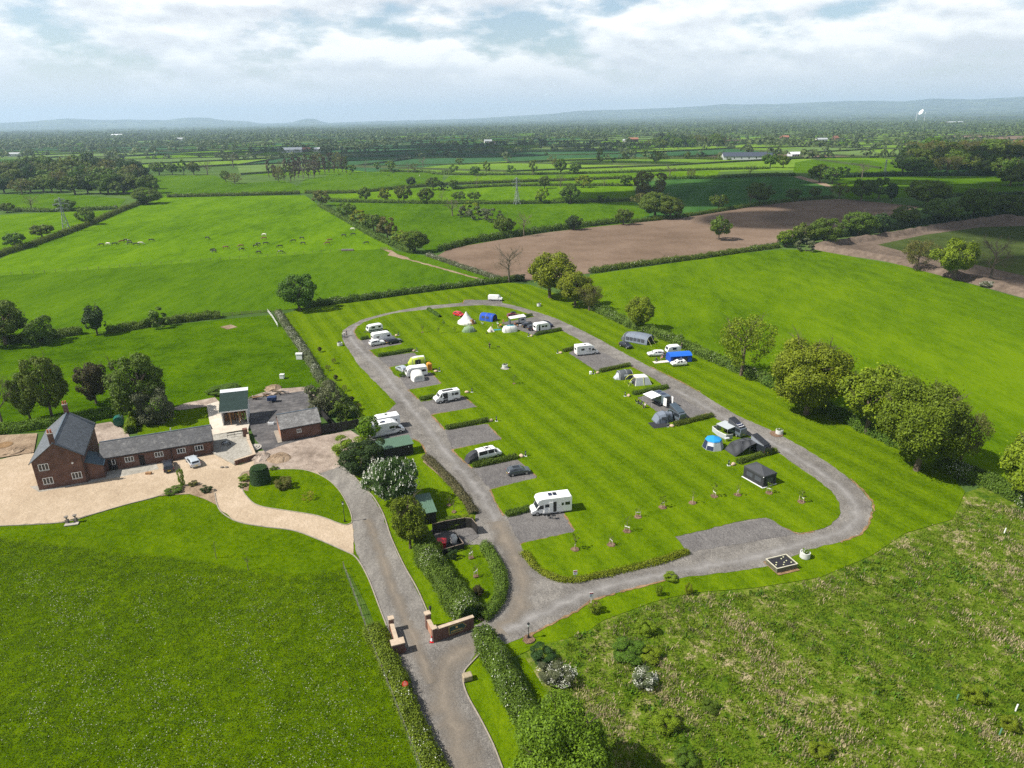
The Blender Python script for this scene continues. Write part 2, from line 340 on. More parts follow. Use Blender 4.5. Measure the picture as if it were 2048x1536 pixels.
# ---- traced fields, far to near
FIELDS = [
 ('field', [(1455, 297), (1500, 284), (1540, 279), (1625, 280), (1612, 295), (1536, 300)], BRIGHT),
 ('field', [(1690, 291), (1720, 285), (1790, 286), (1848, 293), (1790, 301), (1765, 306)], BRIGHT),
 ('field', [(1696, 273), (1748, 266), (1861, 262), (2100, 266), (2100, 275), (1886, 271), (1786, 276)], BRIGHT),
 ('ploughed_field', [(1886, 272), (1911, 269), (2100, 271), (2100, 281), (1936, 279)], PLOUGH),
 ('field', [(1590, 325), (1618, 320), (1736, 320), (1761, 326), (1886, 327), (1886, 340), (1686, 350), (1586, 345)], PASTURE),
 ('field', [(15, 317), (100, 311), (225, 304), (337, 309), (275, 315), (75, 323)], SAGE),
 ('field', [(110, 306), (225, 293), (330, 296), (420, 300), (340, 308), (225, 303)], TEAL),
 ('field', [(690, 339), (780, 322), (830, 318), (900, 300), (1010, 299), (1210, 290), (1250, 300), (1150, 317), (1024, 322), (937, 326), (850, 338), (750, 345)], TEAL),
 ('field', [(560, 322), (700, 306), (830, 303), (900, 300), (830, 319), (780, 322), (690, 339)], TEAL),
 ('field', [(580, 296), (700, 284), (800, 281), (1000, 291), (900, 299), (700, 305)], TEAL),
 ('field', [(1050, 300), (1120, 284), (1200, 283), (1210, 290), (1240, 297), (1100, 303)], SAGE),
 ('field', [(600, 386), (592, 373), (612, 358), (700, 345), (800, 342), (887, 349), (882, 370), (805, 376), (713, 385)], PASTURE),
 ('field', [(777, 341), (937, 326), (1024, 322.5), (1149, 317), (1220, 315), (1299, 317), (1461, 320), (1560, 326), (1560, 337), (1349, 341), (1199, 346), (1024, 349), (960, 347), (890, 349), (847, 343)], BRIGHT),
 ('field', [(900, 351), (1024, 351), (1200, 348), (1349, 343), (1440, 341), (1430, 356), (1249, 355.5), (1113, 361), (918, 368), (886, 364)], PASTURE2),
 ('field', [(908, 378), (930, 370), (1113, 363), (1249, 358), (1290, 362), (1266, 371), (1024, 372)], PASTURE2),
 ('field', [(640, 389), (713, 386.5), (805, 378), (880, 374), (1024, 373), (1266, 372.5), (1275, 402), (1044, 406), (890, 406), (737, 404), (655, 401)], PASTURE2),
 ('field', [(1279, 447), (1268, 420), (1280, 365), (1327, 360), (1516, 354), (1587, 354), (1640, 366), (1665, 380), (1662, 396), (1575, 405), (1477, 419), (1370, 436)], CROPD),
 ('field', [(1666, 355), (1832, 352), (1970, 352), (2150, 368), (2150, 392), (1891, 393), (1792, 396), (1700, 399), (1666, 380)], PASTURE),
 ('pasture', [(219, 390), (308, 352), (427, 350), (470, 368), (564, 361), (592, 370), (602, 386), (318, 396)], PASTURE),
 ('pasture', [(-200, 420), (0, 389), (137, 388), (253, 398), (236, 416), (0, 421)], PASTURE),
 ('pasture', [(-260, 560), (-200, 440), (0, 430), (100, 425), (236, 421), (190, 441), (0, 506)], PASTURE2),
 ('pasture', [(645, 405), (890, 408), (1266, 404), (1300, 430), (1240, 449), (1100, 463), (1000, 479), (870, 504), (850, 500), (760, 445), (690, 418)], PASTURE),
 ('ploughed_field', [(868, 516), (900, 497), (1000, 480), (1100, 464.5), (1200, 453), (1300, 443), (1400, 430), (1500, 413.5), (1600, 402), (1680, 398), (1760, 405), (1840, 414), (1750, 440), (1640, 470), (1560, 490), (1480, 502), (1300, 527), (1180, 547), (1050, 562), (1000, 556), (930, 533)], PLOUGH),
 ('cow_pasture', [(-120, 560), (0, 519), (60, 484), (190, 443), (300, 402), (335, 392), (610, 391), (640, 412), (690, 440), (745, 470), (790, 500), (700, 502), (350, 528), (0, 552)], PASTURE2),
 ('pasture', [(-330, 760), (-120, 575), (0, 552), (350, 528), (700, 502), (770, 498), (870, 515), (1015, 563), (908, 576), (754, 597), (600, 617), (440, 634), (0, 690)], PASTURE),
 ('crop_field', [(1165, 600), (1180, 550), (1300, 533), (1480, 507), (1560, 499), (1634, 501), (1713, 516), (1804, 531), (1871, 549), (2048, 599), (2400, 700), (2400, 1200), (2048, 1010), (1985, 968), (1880, 920), (1826, 905), (1656, 825), (1526, 764), (1375, 697), (1262, 655), (1190, 615)], CROPY),
 ('paddock', [(-330, 800), (0, 692), (180, 668), (440, 640), (545, 630), (605, 705), (655, 800), (560, 800), (440, 810), (250, 850), (0, 870), (-330, 930)], PADDOCK),
 ('meadow', [(-420, 1075), (0, 1056), (130, 1050), (250, 1085), (273, 1096), (400, 1110), (513, 1134), (610, 1138), (692, 1122), (704, 1160), (722, 1230), (752, 1315), (790, 1410), (835, 1536), (900, 1750), (-420, 1750)], MEADOW),
]
for nm, px, m_ in FIELDS: sheet(nm, px, m_)
# campsite grass, verges, garden lawns
sheet('campsite_grass', [(600, 619), (754, 599), (908, 578), (1017, 566), (1060, 570), (1190, 615), (1262, 655), (1375, 697), (1526, 764), (1656, 825), (1826, 905), (1880, 925), (1930, 985), (1905, 1040), (1809, 1068), (1742, 1113), (1640, 1156), (1512, 1177), (1384, 1187), (1307, 1205), (1205, 1243), (1169, 1269), (1077, 1294), (1040, 1310), (1100, 1440), (1180, 1600), (1180, 1760), (925, 1760), (836, 1536), (753, 1316), (723, 1232), (690, 1135), (640, 1040), (720, 870), (655, 800), (605, 705), (555, 632)], LAWN)
sheet('garden_lawn', [(-420, 1062), (0, 1052), (125, 1046), (185, 1030), (312, 995), (430, 985), (500, 1045), (587, 1062), (637, 1080), (687, 1102), (707, 1112), (730, 1150), (757, 1210), (775, 1258), (760, 1262), (722, 1222), (688, 1137), (610, 1148), (513, 1145), (400, 1120), (273, 1106), (150, 1072), (0, 1075)], LAWN2)
sheet('rough_grassland', [(1040, 1312), (1077, 1294), (1169, 1270), (1205, 1244), (1307, 1206), (1384, 1188), (1512, 1178), (1640, 1157), (1742, 1114), (1809, 1069), (1905, 1041), (1930, 987), (1985, 968), (2048, 1010), (2400, 1150), (2600, 1800), (1200, 1800), (1105, 1440)], ROUGH)
sheet('verge', [(1010, 1318), (1040, 1312), (1108, 1440), (1180, 1600), (1120, 1600), (1075, 1450)], VERGE)
sheet('mown_path', [(1034, 1318), (1050, 1316), (1105, 1405), (1150, 1500), (1120, 1500)], LAWN2)
sheet('verge', [(688, 1142), (700, 1150), (740, 1225), (762, 1290), (800, 1390), (850, 1536), (900, 1690), (880, 1720), (834, 1536), (790, 1412), (752, 1316), (722, 1232)], VERGE)
# gravel loop + entrance + drive
ROAD = [(880, 1536), (855, 1480), (830, 1420), (806, 1350), (793, 1305), (775, 1258), (757, 1210), (735, 1150), (712, 1105), (704, 1060), (850, 1240), (870, 1282), (947, 1256), (977, 1237), (1000, 1213), (1010, 1190), (1010, 1172), (1002, 1140), (990, 1115), (972, 1092), (927, 1090), (905, 1070), (915, 1055), (955, 1062), (950, 1028), (935, 1000), (915, 970), (890, 947), (852, 917), (850, 905), (845, 893), (836, 884), (826, 880),
        (760, 885), (735, 888), (728, 850), (735, 842), (762, 836), (793, 808), (760, 775), (720, 735), (690, 690), (684, 676), (686, 662), (698, 653), (725, 640), (760, 630), (800, 621.5), (850, 613), (900, 608.5), (926, 606), (930, 601), (1003, 601), (1005, 607), (1030, 612), (1075, 625), (1110, 637), (1150, 655), (1200, 680), (1240, 703), (1300, 735), (1330, 750), (1360, 765), (1400, 786), (1440, 812), (1480, 835), (1540, 861), (1600, 893), (1660, 930), (1700, 960), (1725, 985), (1742, 1005), (1746, 1025), (1734, 1055), (1722, 1070), (1680, 1085), (1620, 1100), (1560, 1125), (1530, 1135), (1460, 1146), (1400, 1152), (1330, 1162), (1290, 1172), (1230, 1188), (1190, 1200), (1150, 1225), (1110, 1245), (1060, 1271), (1010, 1292), (955, 1298), (942, 1327), (927, 1345), (925, 1365), (935, 1395), (960, 1440), (985, 1490), (1003, 1536), (1050, 1650), (1100, 1760), (960, 1760)]
sheet('gravel_road', ROAD, GRAVEL)
ISL = [(1150, 1164), (1112, 1160), (1082, 1147), (1064, 1129), (1049, 1106), (1040, 1089), (1151, 1065), (1130, 1030), (1118, 1009), (1012, 1034), (1007, 1030), (990, 1000), (981, 981), (1077, 956), (1035, 921), (944, 937), (925, 920), (905, 901), (1005, 880), (975, 849), (890, 861), (875, 842), (864, 831), (955, 815), (925, 792), (842, 805), (837, 799), (817, 781), (884, 769), (862, 746), (800, 756), (790, 752), (779, 736), (850, 722), (827, 706), (756, 716), (750, 712), (740, 701), (805, 689), (787, 672), (722, 682), (715, 677), (709, 664), (715, 654), (727, 646), (752, 637), (790, 627), (852, 620), (915, 614), (965, 611), (1002, 614), (1027, 619), (1052, 627), (1068, 634.5), (1000, 647), (1065, 671), (1122, 662), (1150, 676), (1170, 688), (1137, 707), (1192, 743), (1260, 733.5), (1275, 741), (1312, 762), (1335, 780), (1275, 797), (1317, 827), (1345, 846), (1425, 834), (1437, 842), (1455, 852), (1475, 862), (1500, 875), (1537, 895), (1562, 911), (1607, 943), (1637, 964), (1664, 986), (1679, 1009), (1681, 1024), (1676, 1039), (1656, 1054), (1630, 1063), (1596, 1069), (1562, 1054), (1536, 1037), (1480, 1044), (1412, 1061), (1349, 1075), (1364, 1091), (1375, 1107), (1337, 1121), (1281, 1136), (1225, 1149), (1169, 1160)]
# darker gravel of the bays
for b_ in ([(1040, 1089), (1151, 1065), (1118, 1009), (1012, 1034)], [(981, 981), (1077, 956), (1035, 921), (944, 937)], [(905, 901), (1005, 880), (975, 849), (890, 861)], [(864, 831), (955, 815), (925, 792), (842, 805)], [(817, 781), (884, 769), (862, 746), (800, 756)], [(779, 736), (850, 722), (827, 706), (756, 716)], [(740, 701), (805, 689), (787, 672), (722, 682)],
           [(1068, 634.5), (1000, 647), (1065, 671), (1122, 662)], [(1137, 707), (1192, 743), (1260, 733.5), (1170, 688)], [(1335, 780), (1275, 797), (1345, 846), (1425, 834)], [(1349, 1075), (1375, 1107), (1596, 1069), (1536, 1037)], [(735, 886), (728, 852), (815, 845), (826, 880)], [(926, 607), (930, 601), (1003, 601), (1005, 607)]):
    sheet('gravel_bay', b_, GRAVELD, z=.181)
sheet('island_lawn', ISL, LAWN, z=.215, h=.05)
isl = gpts(ISL)
# orange soil margins along the cut lawn edges
def soil_edge(px, w=.42, seed=0, z=.187):
    p = resample(gpts(px), .6); structure(ribbon(p, w * .8, z, .9, seed).build('soil_edge', SOIL, fix=False))
for i, e in enumerate(([(1007, 1033), (990, 1001), (980, 981), (1077, 957.5)], [(1040, 1090.5), (1152, 1066), (1130, 1030)], [(1078, 957), (1058, 940), (1037, 921)], [(944, 938), (904, 901), (1006, 881), (975, 849)], [(890, 862), (863, 831), (956, 816), (925, 792)], [(837, 800), (816, 781), (885, 770), (862, 746)],
     [(799, 757), (778, 736), (851, 723)], [(750, 713), (739, 701)], [(722, 682), (714, 677), (708, 664), (714, 654), (752, 637)], [(1745, 1025), (1735, 1054), (1721, 1071), (1680, 1086)], [(1700, 959), (1727, 984), (1745, 1006), (1748, 1024)], [(1562, 1053), (1597, 1070), (1630, 1064)], [(1230, 1189), (1190, 1201), (1150, 1226), (1110, 1246), (1060, 1272)], [(1400, 785), (1360, 764), (1300, 734)], [(1410, 828), (1437, 843), (1455, 853)], [(1260, 733), (1275, 741), (1300, 756)], [(826, 879), (838, 884), (847, 895), (853, 910)], [(925, 608), (929, 600.5), (950, 600.5)], [(1330, 1163), (1290, 1173), (1240, 1186)], [(1052, 627), (1070, 635)])):
    soil_edge(e, .5 if i in (1, 2, 3, 4) else .4, i)
# brown wheel wear on the gravel: soft-edged strips of a browner, finer gravel
def wear_mat(name, col, s0, s1):
    m, q = newmat(name); v = q.n('ShaderNodeTexCoord'); uv = v.outputs['UV']
    sx = q.n('ShaderNodeSeparateXYZ', {0: uv}).outputs[0]
    e = q.math('SUBTRACT', 1.0, q.math('ABSOLUTE', q.math('MULTIPLY_ADD', sx, 2.0, -1.0)))
    nz = q.math('ADD', q.noise(v.outputs['Object'], .35, 4), q.math('MULTIPLY', q.noise(v.outputs['Object'], 5, 4), .5))
    fac = q.ramp(q.math('ADD', q.math('MULTIPLY', e, .9), q.math('SUBTRACT', nz, .75)), [(s0, (0, 0, 0)), (s1, (1, 1, 1))])
    c = q.ramp(q.noise(v.outputs['Object'], 9, 5, .65), [(.25, tuple(x * .7 for x in col)), (.75, tuple(x * 1.25 for x in col))])
    b = q.n('ShaderNodeBsdfPrincipled', {'Base Color': c, 'Roughness': .95, 'Specular IOR Level': .1}); t = q.n('ShaderNodeBsdfTransparent')
    o = q.n('ShaderNodeMixShader', {0: q.math('MULTIPLY', fac, .85), 1: t.outputs[0], 2: b.outputs[0]}); q.n('ShaderNodeOutputMaterial', {0: o.outputs[0]}); return m
WEAR = wear_mat('brown_wheel_wear', (.23, .195, .155), .15, 1.0); WEARL = wear_mat('pale_wheel_wear', (.29, .275, .26), .3, 1.15)
WEARG = wear_mat('weeds_in_joint', (.10, .13, .03), .35, .75)
def wear(px, w, m, z, seed):
    p = resample(smooth_line(gpts(px), k=5), 1.0); o = ribbon(p, w, z, .15, seed).build('wheel_track', m, fix=False)
    uv = o.data.uv_layers.new(name='UVMap'); n = len(p); vi = np.empty(len(o.data.loops), int); o.data.loops.foreach_get('vertex_index', vi)
    uv.data.foreach_set('uv', np.stack([(vi % 2).astype(float), vi / 2.0], 1).ravel()); return structure(o)
wear([(960, 1590), (935, 1536), (905, 1450), (885, 1390), (888, 1350), (912, 1315), (950, 1292), (985, 1272)], 5.0, WEAR, .1795, 1)
wear([(985, 1275), (1030, 1235), (1045, 1190), (1040, 1140), (1020, 1095), (990, 1040)], 4.2, WEAR, .1805, 2)
wear([(860, 1370), (845, 1320), (825, 1270), (800, 1215), (775, 1150), (755, 1090), (735, 1040)], 2.4, WEAR, .2005, 3)
wear([(1010, 1265), (1100, 1222), (1200, 1180), (1330, 1150), (1480, 1122), (1600, 1090), (1690, 1060), (1712, 1025), (1690, 985), (1630, 940), (1560, 895), (1470, 848), (1350, 780)], 4.0, WEARL, .1825, 4)
wear([(990, 1045), (960, 985), (920, 940), (880, 890), (840, 840), (800, 790), (760, 740), (720, 700), (700, 672), (715, 650)], 4.0, WEARL, .1835, 5)
# house drive and forecourt
sheet('drive', [(793, 1305), (775, 1258), (757, 1210), (735, 1150), (712, 1105), (706, 1055), (692, 1012), (674, 985), (654, 960), (630, 938), (602, 925), (640, 912), (690, 928), (700, 945), (725, 975), (745, 995), (765, 1030), (780, 1075), (805, 1130), (833, 1180), (857, 1235), (868, 1283)], TARMAC, z=.195)
sheet('forecourt', [(-420, 1000), (0, 920), (67, 907), (90, 930), (200, 962), (212, 945), (428, 909), (472, 934), (512, 918), (560, 905), (600, 915), (640, 950), (690, 985), (700, 1012), (706, 1055), (707, 1112), (687, 1102), (637, 1080), (587, 1062), (532, 1055), (477, 1045), (437, 1020), (430, 990), (400, 975), (360, 977), (312, 995), (250, 1011), (185, 1030), (125, 1046), (0, 1053), (-420, 1066)], DRIVEM, z=.19)
sheet('dirt_yard', [(508, 932), (512, 905), (530, 903), (565, 890), (645, 873), (700, 862), (728, 878), (715, 905), (690, 930), (665, 940), (640, 948), (600, 940), (552, 941), (525, 938)], DIRT, z=.2)
sheet('tarmac_yard', [(488, 800), (612, 783), (628, 815), (645, 872), (565, 891), (530, 906), (512, 882), (497, 850)], YARDM, z=.206)
LENS = [(702, 1049), (684, 1051), (637, 1034), (577, 1024), (519, 1014), (497, 999), (485, 982), (482, 965), (479, 955), (489, 946), (507, 943), (552, 941), (602, 941), (637, 951), (662, 966), (682, 988), (697, 1016), (704, 1038)]
sheet('lens_lawn', LENS, LAWN2, z=.25, h=.08, k=3)
KERB = mat('stone_kerb', (.27, .235, .19), .85, var=.25, vs=2, bump=.4)
def kerb(px, w=.15, z0=.17, z1=.28, name='kerb', closed=False, k=4):
    p = resample(smooth_line(gpts(px), closed, k), .8); mb = MB(); n = len(p)
    if closed: p.append(p[0])
    rings = []
    for i, q in enumerate(p):
        d = (p[min(i + 1, len(p) - 1)] - p[max(0, i - 1)]).normalized(); nn = Vector((-d.y, d.x)) * w / 2
        a, b = q + nn, q - nn; rings.append([(a.x, a.y, z0), (b.x, b.y, z0), (b.x, b.y, z1), (a.x, a.y, z1)])
    return structure(mb.loft(rings).build(name, KERB))
kerb(LENS, closed=True, k=3)
kerb([(430, 988), (434, 1010), (445, 1028), (477, 1046), (532, 1056), (587, 1063), (637, 1081), (687, 1103), (712, 1117), (735, 1155), (757, 1212), (774, 1256)])
kerb([(690, 930), (702, 946), (727, 976), (747, 996), (767, 1031), (782, 1076), (807, 1131), (835, 1181), (858, 1234)])
kerb([(960, 1310), (943, 1328), (928, 1346), (926, 1366), (936, 1396), (961, 1441), (986, 1491), (1004, 1537), (1060, 1680)])
kerb([(0, 1054), (125, 1047), (185, 1031), (250, 1012), (312, 996), (360, 978)])
sheet('flower_bed', [(312, 995), (360, 977), (392, 968), (420, 976), (431, 990), (434, 1012), (410, 1000), (380, 990), (340, 992)], BARE, z=.24, h=.06)
sheet('flower_bed', [(479, 955), (489, 946), (507, 943), (515, 950), (500, 960), (497, 985), (486, 982)], BARE, z=.262)
sheet('terrace', [(427, 908), (471, 930), (511, 917), (498, 886), (494, 866), (455, 870), (424, 874)], STONEP, z=.45, h=.3)
sheet('patio', [(60, 975), (79, 986), (178, 968), (207, 962), (318, 940), (312, 928), (215, 945), (175, 960)], STONEP, z=.198)
sheet('concrete_pad', [(414, 813), (437, 806), (500, 850), (497, 862), (424, 874), (420, 850)], CONC, z=.47, h=.3)
sheet('back_lawn', [(275, 874), (277, 841), (415, 815), (423, 853), (350, 862)], LAWN2, z=.2)
sheet('rubble_ground', [(186, 886), (190, 850), (222, 845), (254, 864), (262, 880), (215, 892)], DIRT, z=.2)
sheet('rubble_ground', [(340, 820), (370, 808), (430, 796), (440, 806), (416, 814), (360, 822)], DIRT, z=.2)
sheet('rubble_ground', [(495, 797), (545, 780), (610, 775), (640, 800), (655, 830), (625, 815), (610, 787), (560, 790)], DIRT, z=.203)
sheet('garden_soil', [(-260, 930), (-200, 880), (0, 872), (75, 868), (68, 906), (0, 917)], BARE, z=.185)
sheet('bare_track', [(765, 499), (783, 501), (795, 509), (815, 515), (820, 519), (805, 519), (790, 514), (775, 511), (780, 506)], BARE, z=.14)
structure(ribbon(resample(smooth_line(gpts([(815, 519), (860, 531), (910, 545), (970, 562)])), 2), 1.5, .142, .5, 4).build('bare_track', BARE, fix=False))
sheet('bare_patch', [(440, 655), (462, 650), (475, 655), (455, 660)], BARE, z=.19)
sheet('farm_track', [(1587, 354), (1600, 352), (1650, 366), (1664, 373), (1655, 374)], BARE, z=.13)
sheet('bin_yard', [(862, 1062), (905, 1050), (955, 1060), (958, 1075), (930, 1092), (885, 1105)], GRAVELD, z=.205)
sheet('flower_bed', [(850, 916), (862, 922), (893, 950), (918, 975), (938, 1003), (952, 1030), (942, 1030), (925, 1003), (905, 978), (875, 950), (846, 925)], BARE, z=.206)
sheet('flower_bed', [(962, 1092), (975, 1095), (992, 1117), (1004, 1142), (1012, 1173), (1008, 1198), (990, 1225), (965, 1245), (955, 1240), (975, 1220), (990, 1195), (993, 1172), (985, 1142), (970, 1115)], BARE, z=.206)
# earth bank round the excavated field on the right
sheet('excavated_field', [(1640, 494), (1720, 478), (1830, 460), (1960, 440), (2030, 436), (2250, 440), (2300, 640), (2048, 585), (1940, 556), (1860, 538), (1780, 518), (1700, 506)], BANKM, z=.142)
sheet('dark_grass', [(1755, 490), (1850, 470), (1960, 455), (2060, 452), (2200, 470), (2200, 580), (2048, 552), (1950, 530), (1840, 512)], DULL, z=.15)
def bank(px, w, h):
    p = resample(smooth_line(gpts(px), k=4), 4); rr = random.Random(4); rings = []
    for i, q in enumerate(p):
        d = (p[min(i + 1, len(p) - 1)] - p[max(0, i - 1)]).normalized(); nn = Vector((-d.y, d.x)); hh = h * rr.uniform(.8, 1.15) * (1 if 0 < i < len(p) - 1 else .2)
        rings.append([(*(q + nn * w * f), z * hh) for f, z in ((-.5, 0), (-.3, .55 + rr.uniform(-.1, .1)), (-.08, 1), (.1, .97), (.3, .5 + rr.uniform(-.1, .1)), (.5, 0))])
    structure(MB().loft(rings, cap=False, closed=False).build('earth_bank', BANKM, fix=True))
bank([(2200, 450), (2040, 440), (2005, 437), (1900, 452), (1780, 472), (1690, 486), (1640, 495), (1700, 508), (1790, 522), (1870, 543), (1960, 565), (2060, 592), (2250, 640)], 9, 2.2)
# ================================================================ VEGETATION
def leaf_mat(name, c, var=.5, vs=.5, trans=.32, warm=0.0):
    m, q = newmat(name); tcn = q.n('ShaderNodeTexCoord').outputs['Object']; oi = q.n('ShaderNodeObjectInfo').outputs['Random']
    geo = q.n('ShaderNodeNewGeometry').outputs['Random Per Island']
    f = q.math('ADD', q.math('MULTIPLY', q.noise(tcn, vs, 3), .55), q.math('MULTIPLY', geo, .45))
    lo = tuple(x * (1 - var) for x in c); hi = (c[0] * (1 + var * 1.25) + warm, c[1] * (1 + var), c[2] * (1 + var))
    col = q.ramp(f, [(.22, lo), (.5, c), (.8, hi)])
    col = q.n('ShaderNodeHueSaturation', {'Color': col, 'Hue': q.math('ADD', .5, q.math('MULTIPLY', q.math('SUBTRACT', oi, .5), .035)), 'Value': q.math('ADD', .86, q.math('MULTIPLY', oi, .28))}).outputs[0]
    b = q.n('ShaderNodeBsdfPrincipled', {'Base Color': col, 'Roughness': .6, 'Specular IOR Level': .25}); t = q.n('ShaderNodeBsdfTranslucent', {'Color': col})
    q.n('ShaderNodeOutputMaterial', {0: q.n('ShaderNodeMixShader', {0: trans, 1: b.outputs[0], 2: t.outputs[0]}).outputs[0]}); return m
L_YG = leaf_mat('leaf_yellow_green', (.172, .238, .008)); L_BG = leaf_mat('leaf_fresh_green', (.122, .195, .007)); L_MID = leaf_mat('leaf_mid_green', (.086, .150, .011))
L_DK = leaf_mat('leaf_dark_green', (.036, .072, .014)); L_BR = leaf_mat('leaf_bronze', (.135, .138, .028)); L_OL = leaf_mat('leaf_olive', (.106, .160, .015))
L_GY = leaf_mat('leaf_grey_green', (.125, .150, .070)); L_TW = leaf_mat('twig_brown', (.120, .095, .060), trans=.05); L_CU = leaf_mat('leaf_copper', (.060, .052, .016)); L_GOLD = leaf_mat('leaf_gold', (.28, .25, .03))
L_FAR = leaf_mat('leaf_far_woodland', (.080, .118, .030), vs=.02); L_HEA = leaf_mat('leaf_heather', (.135, .130, .055)); L_DOCK = leaf_mat('leaf_dock', (.085, .17, .008)); L_YEW = leaf_mat('leaf_yew', (.022, .052, .010), trans=.08)
BLOS = leaf_mat('white_blossom', (.55, .56, .47), var=.18, trans=.1); BARK = mat('bark', (.105, .080, .055), .95, var=.35, vs=2, bump=.8); BARKG = mat('grey_bark', (.145, .120, .085), .95, var=.3, vs=2, bump=.6)
STRAW = leaf_mat('dry_straw_grass', (.46, .40, .23), var=.3, trans=.3); GRASSB = leaf_mat('long_grass_blades', (.112, .182, .006), var=.45, vs=.15, trans=.4); GRASSD = leaf_mat('rank_grass_blades', (.115, .18, .008), var=.5, vs=.15, trans=.3)
def unit(n):
    d = RNG.normal(size=(n, 3)); return d / np.linalg.norm(d, axis=1)[:, None]
def leaf_mesh(name, c, size, nrm=None, flat=.35, asp=.62):
    """diamond leaves at centres c (n,3); size scalar or (n,)"""
    n = len(c); t = unit(n)
    if nrm is not None:
        nn = nrm + unit(n) * flat; nn /= np.linalg.norm(nn, axis=1)[:, None]
        a = np.cross(nn, t); a /= np.linalg.norm(a, axis=1)[:, None]; b = np.cross(nn, a)
    else:
        a = t; b = np.cross(a, unit(n)); b /= np.linalg.norm(b, axis=1)[:, None]
    s = np.broadcast_to(np.asarray(size, float), (n,))[:, None] * RNG.uniform(.65, 1.35, (n, 1))
    v = np.stack([c - a * s * .5, c - b * s * .5 * asp, c + a * s * .5, c + b * s * .5 * asp], 1).reshape(-1, 3)
    me = bpy.data.meshes.new(name); me.vertices.add(4 * n); me.vertices.foreach_set('co', v.astype(np.float32).ravel())
    me.loops.add(4 * n); me.loops.foreach_set('vertex_index', np.arange(4 * n, dtype=np.int32)); me.polygons.add(n)
    me.polygons.foreach_set('loop_start', np.arange(0, 4 * n, 4, dtype=np.int32)); me.update(calc_edges=True); return me
def mobj(name, me, m, parent=None):
    if not me.materials: me.materials.append(m)
    o = bpy.data.objects.new(name, me); COL.objects.link(o); o.parent = parent
    if me.materials[0] != m: o.material_slots[0].link = 'OBJECT'; o.material_slots[0].material = m
    return o
def branch_mb(h, r, spread, seed, levels=2, crown0=.3, nl=7):
    """trunk, limbs and twigs of a tree of height h and crown radius r"""
    rr = random.Random(seed); mb = MB(); top = Vector((rr.uniform(-.1, .1) * r, rr.uniform(-.1, .1) * r, h * .8))
    tr = h * (.028 if h > 4 else .014); pts = [Vector((0, 0, -.2)), Vector((rr.uniform(-.05, .05) * r, 0, h * crown0)), top * .75 + Vector((rr.uniform(-.1, .1) * r, rr.uniform(-.1, .1) * r, 0)), top]
    mb.tube(pts, [tr * 1.35, tr, tr * .5, tr * .1], 7)
    def limb(p, d, L, ra, lv):
        q = p + d * L * .5 + Vector((rr.uniform(-1, 1), rr.uniform(-1, 1), rr.uniform(-.2, .6))) * L * .12; e = p + d * L + Vector((rr.uniform(-1, 1), rr.uniform(-1, 1), rr.uniform(-.1, .8))) * L * .18
        mb.tube([p, q, e], [ra, ra * .65, ra * .2], 4 if lv < 2 else 5, cap=False)
        if lv > 0:
            for _ in range(4):
                t = rr.uniform(.35, 1); s = (p.lerp(q, t * 2) if t < .5 else q.lerp(e, t * 2 - 1))
                dd = (d + Vector((rr.uniform(-1, 1), rr.uniform(-1, 1), rr.uniform(-.4, 1))) * .75).normalized(); limb(s, dd, L * rr.uniform(.35, .6), ra * .45, lv - 1)
    for k in range(nl):
        a = 2 * PI * k / nl + rr.uniform(-.4, .4); t = rr.uniform(crown0, .72) ; p = Vector((0, 0, h * t)); up = .35 + t * .9
        limb(p, Vector((math.cos(a), math.sin(a), up)).normalized(), r * spread * rr.uniform(.75, 1.05), tr * .5, levels)
    return mb
def crown_pts(n, h, r, seed, lobes=14, z0=.25, fill=.35, top=1.0):
    """leaf centres in lumpy clumps through an ellipsoidal crown; also outward normals"""
    rg = np.random.default_rng(seed); zc = h * (z0 + 1) / 2; rz = h * (1 - z0) / 2
    k = lobes; gi = np.arange(k) + .5; ph = np.arccos(1 - 2 * gi / k); th = PI * (1 + 5 ** .5) * gi + rg.uniform(-.4, .4, k)
    d = np.stack([np.sin(ph) * np.cos(th), np.sin(ph) * np.sin(th), np.cos(ph)], 1)
    rad = rg.uniform(.45, .90, k)[:, None]; L = d * rad * np.array([r, r, rz]) + np.array([0, 0, zc]); lr = r * rg.uniform(.20, .44, k) * (1.15 - .35 * rad[:, 0])
    wgt = lr ** 2; idx = rg.choice(k, n, p=wgt / wgt.sum()); dd = rg.normal(size=(n, 3)); dd /= np.linalg.norm(dd, axis=1)[:, None]
    out = d[idx]; flip = (dd * out).sum(1) < -.35; dd[flip] *= -1
    sh = 1 - fill * rg.random(n) ** 1.6 + .55 * (rg.random(n) < .10) * rg.random(n)
    c = L[idx] + dd * (lr[idx] * sh)[:, None] * np.array([1, 1, .85]); c[:, 2] = np.maximum(c[:, 2], h * z0 * .55)
    return c, dd * .8 + np.array([0, 0, .35])
PROTO = {}
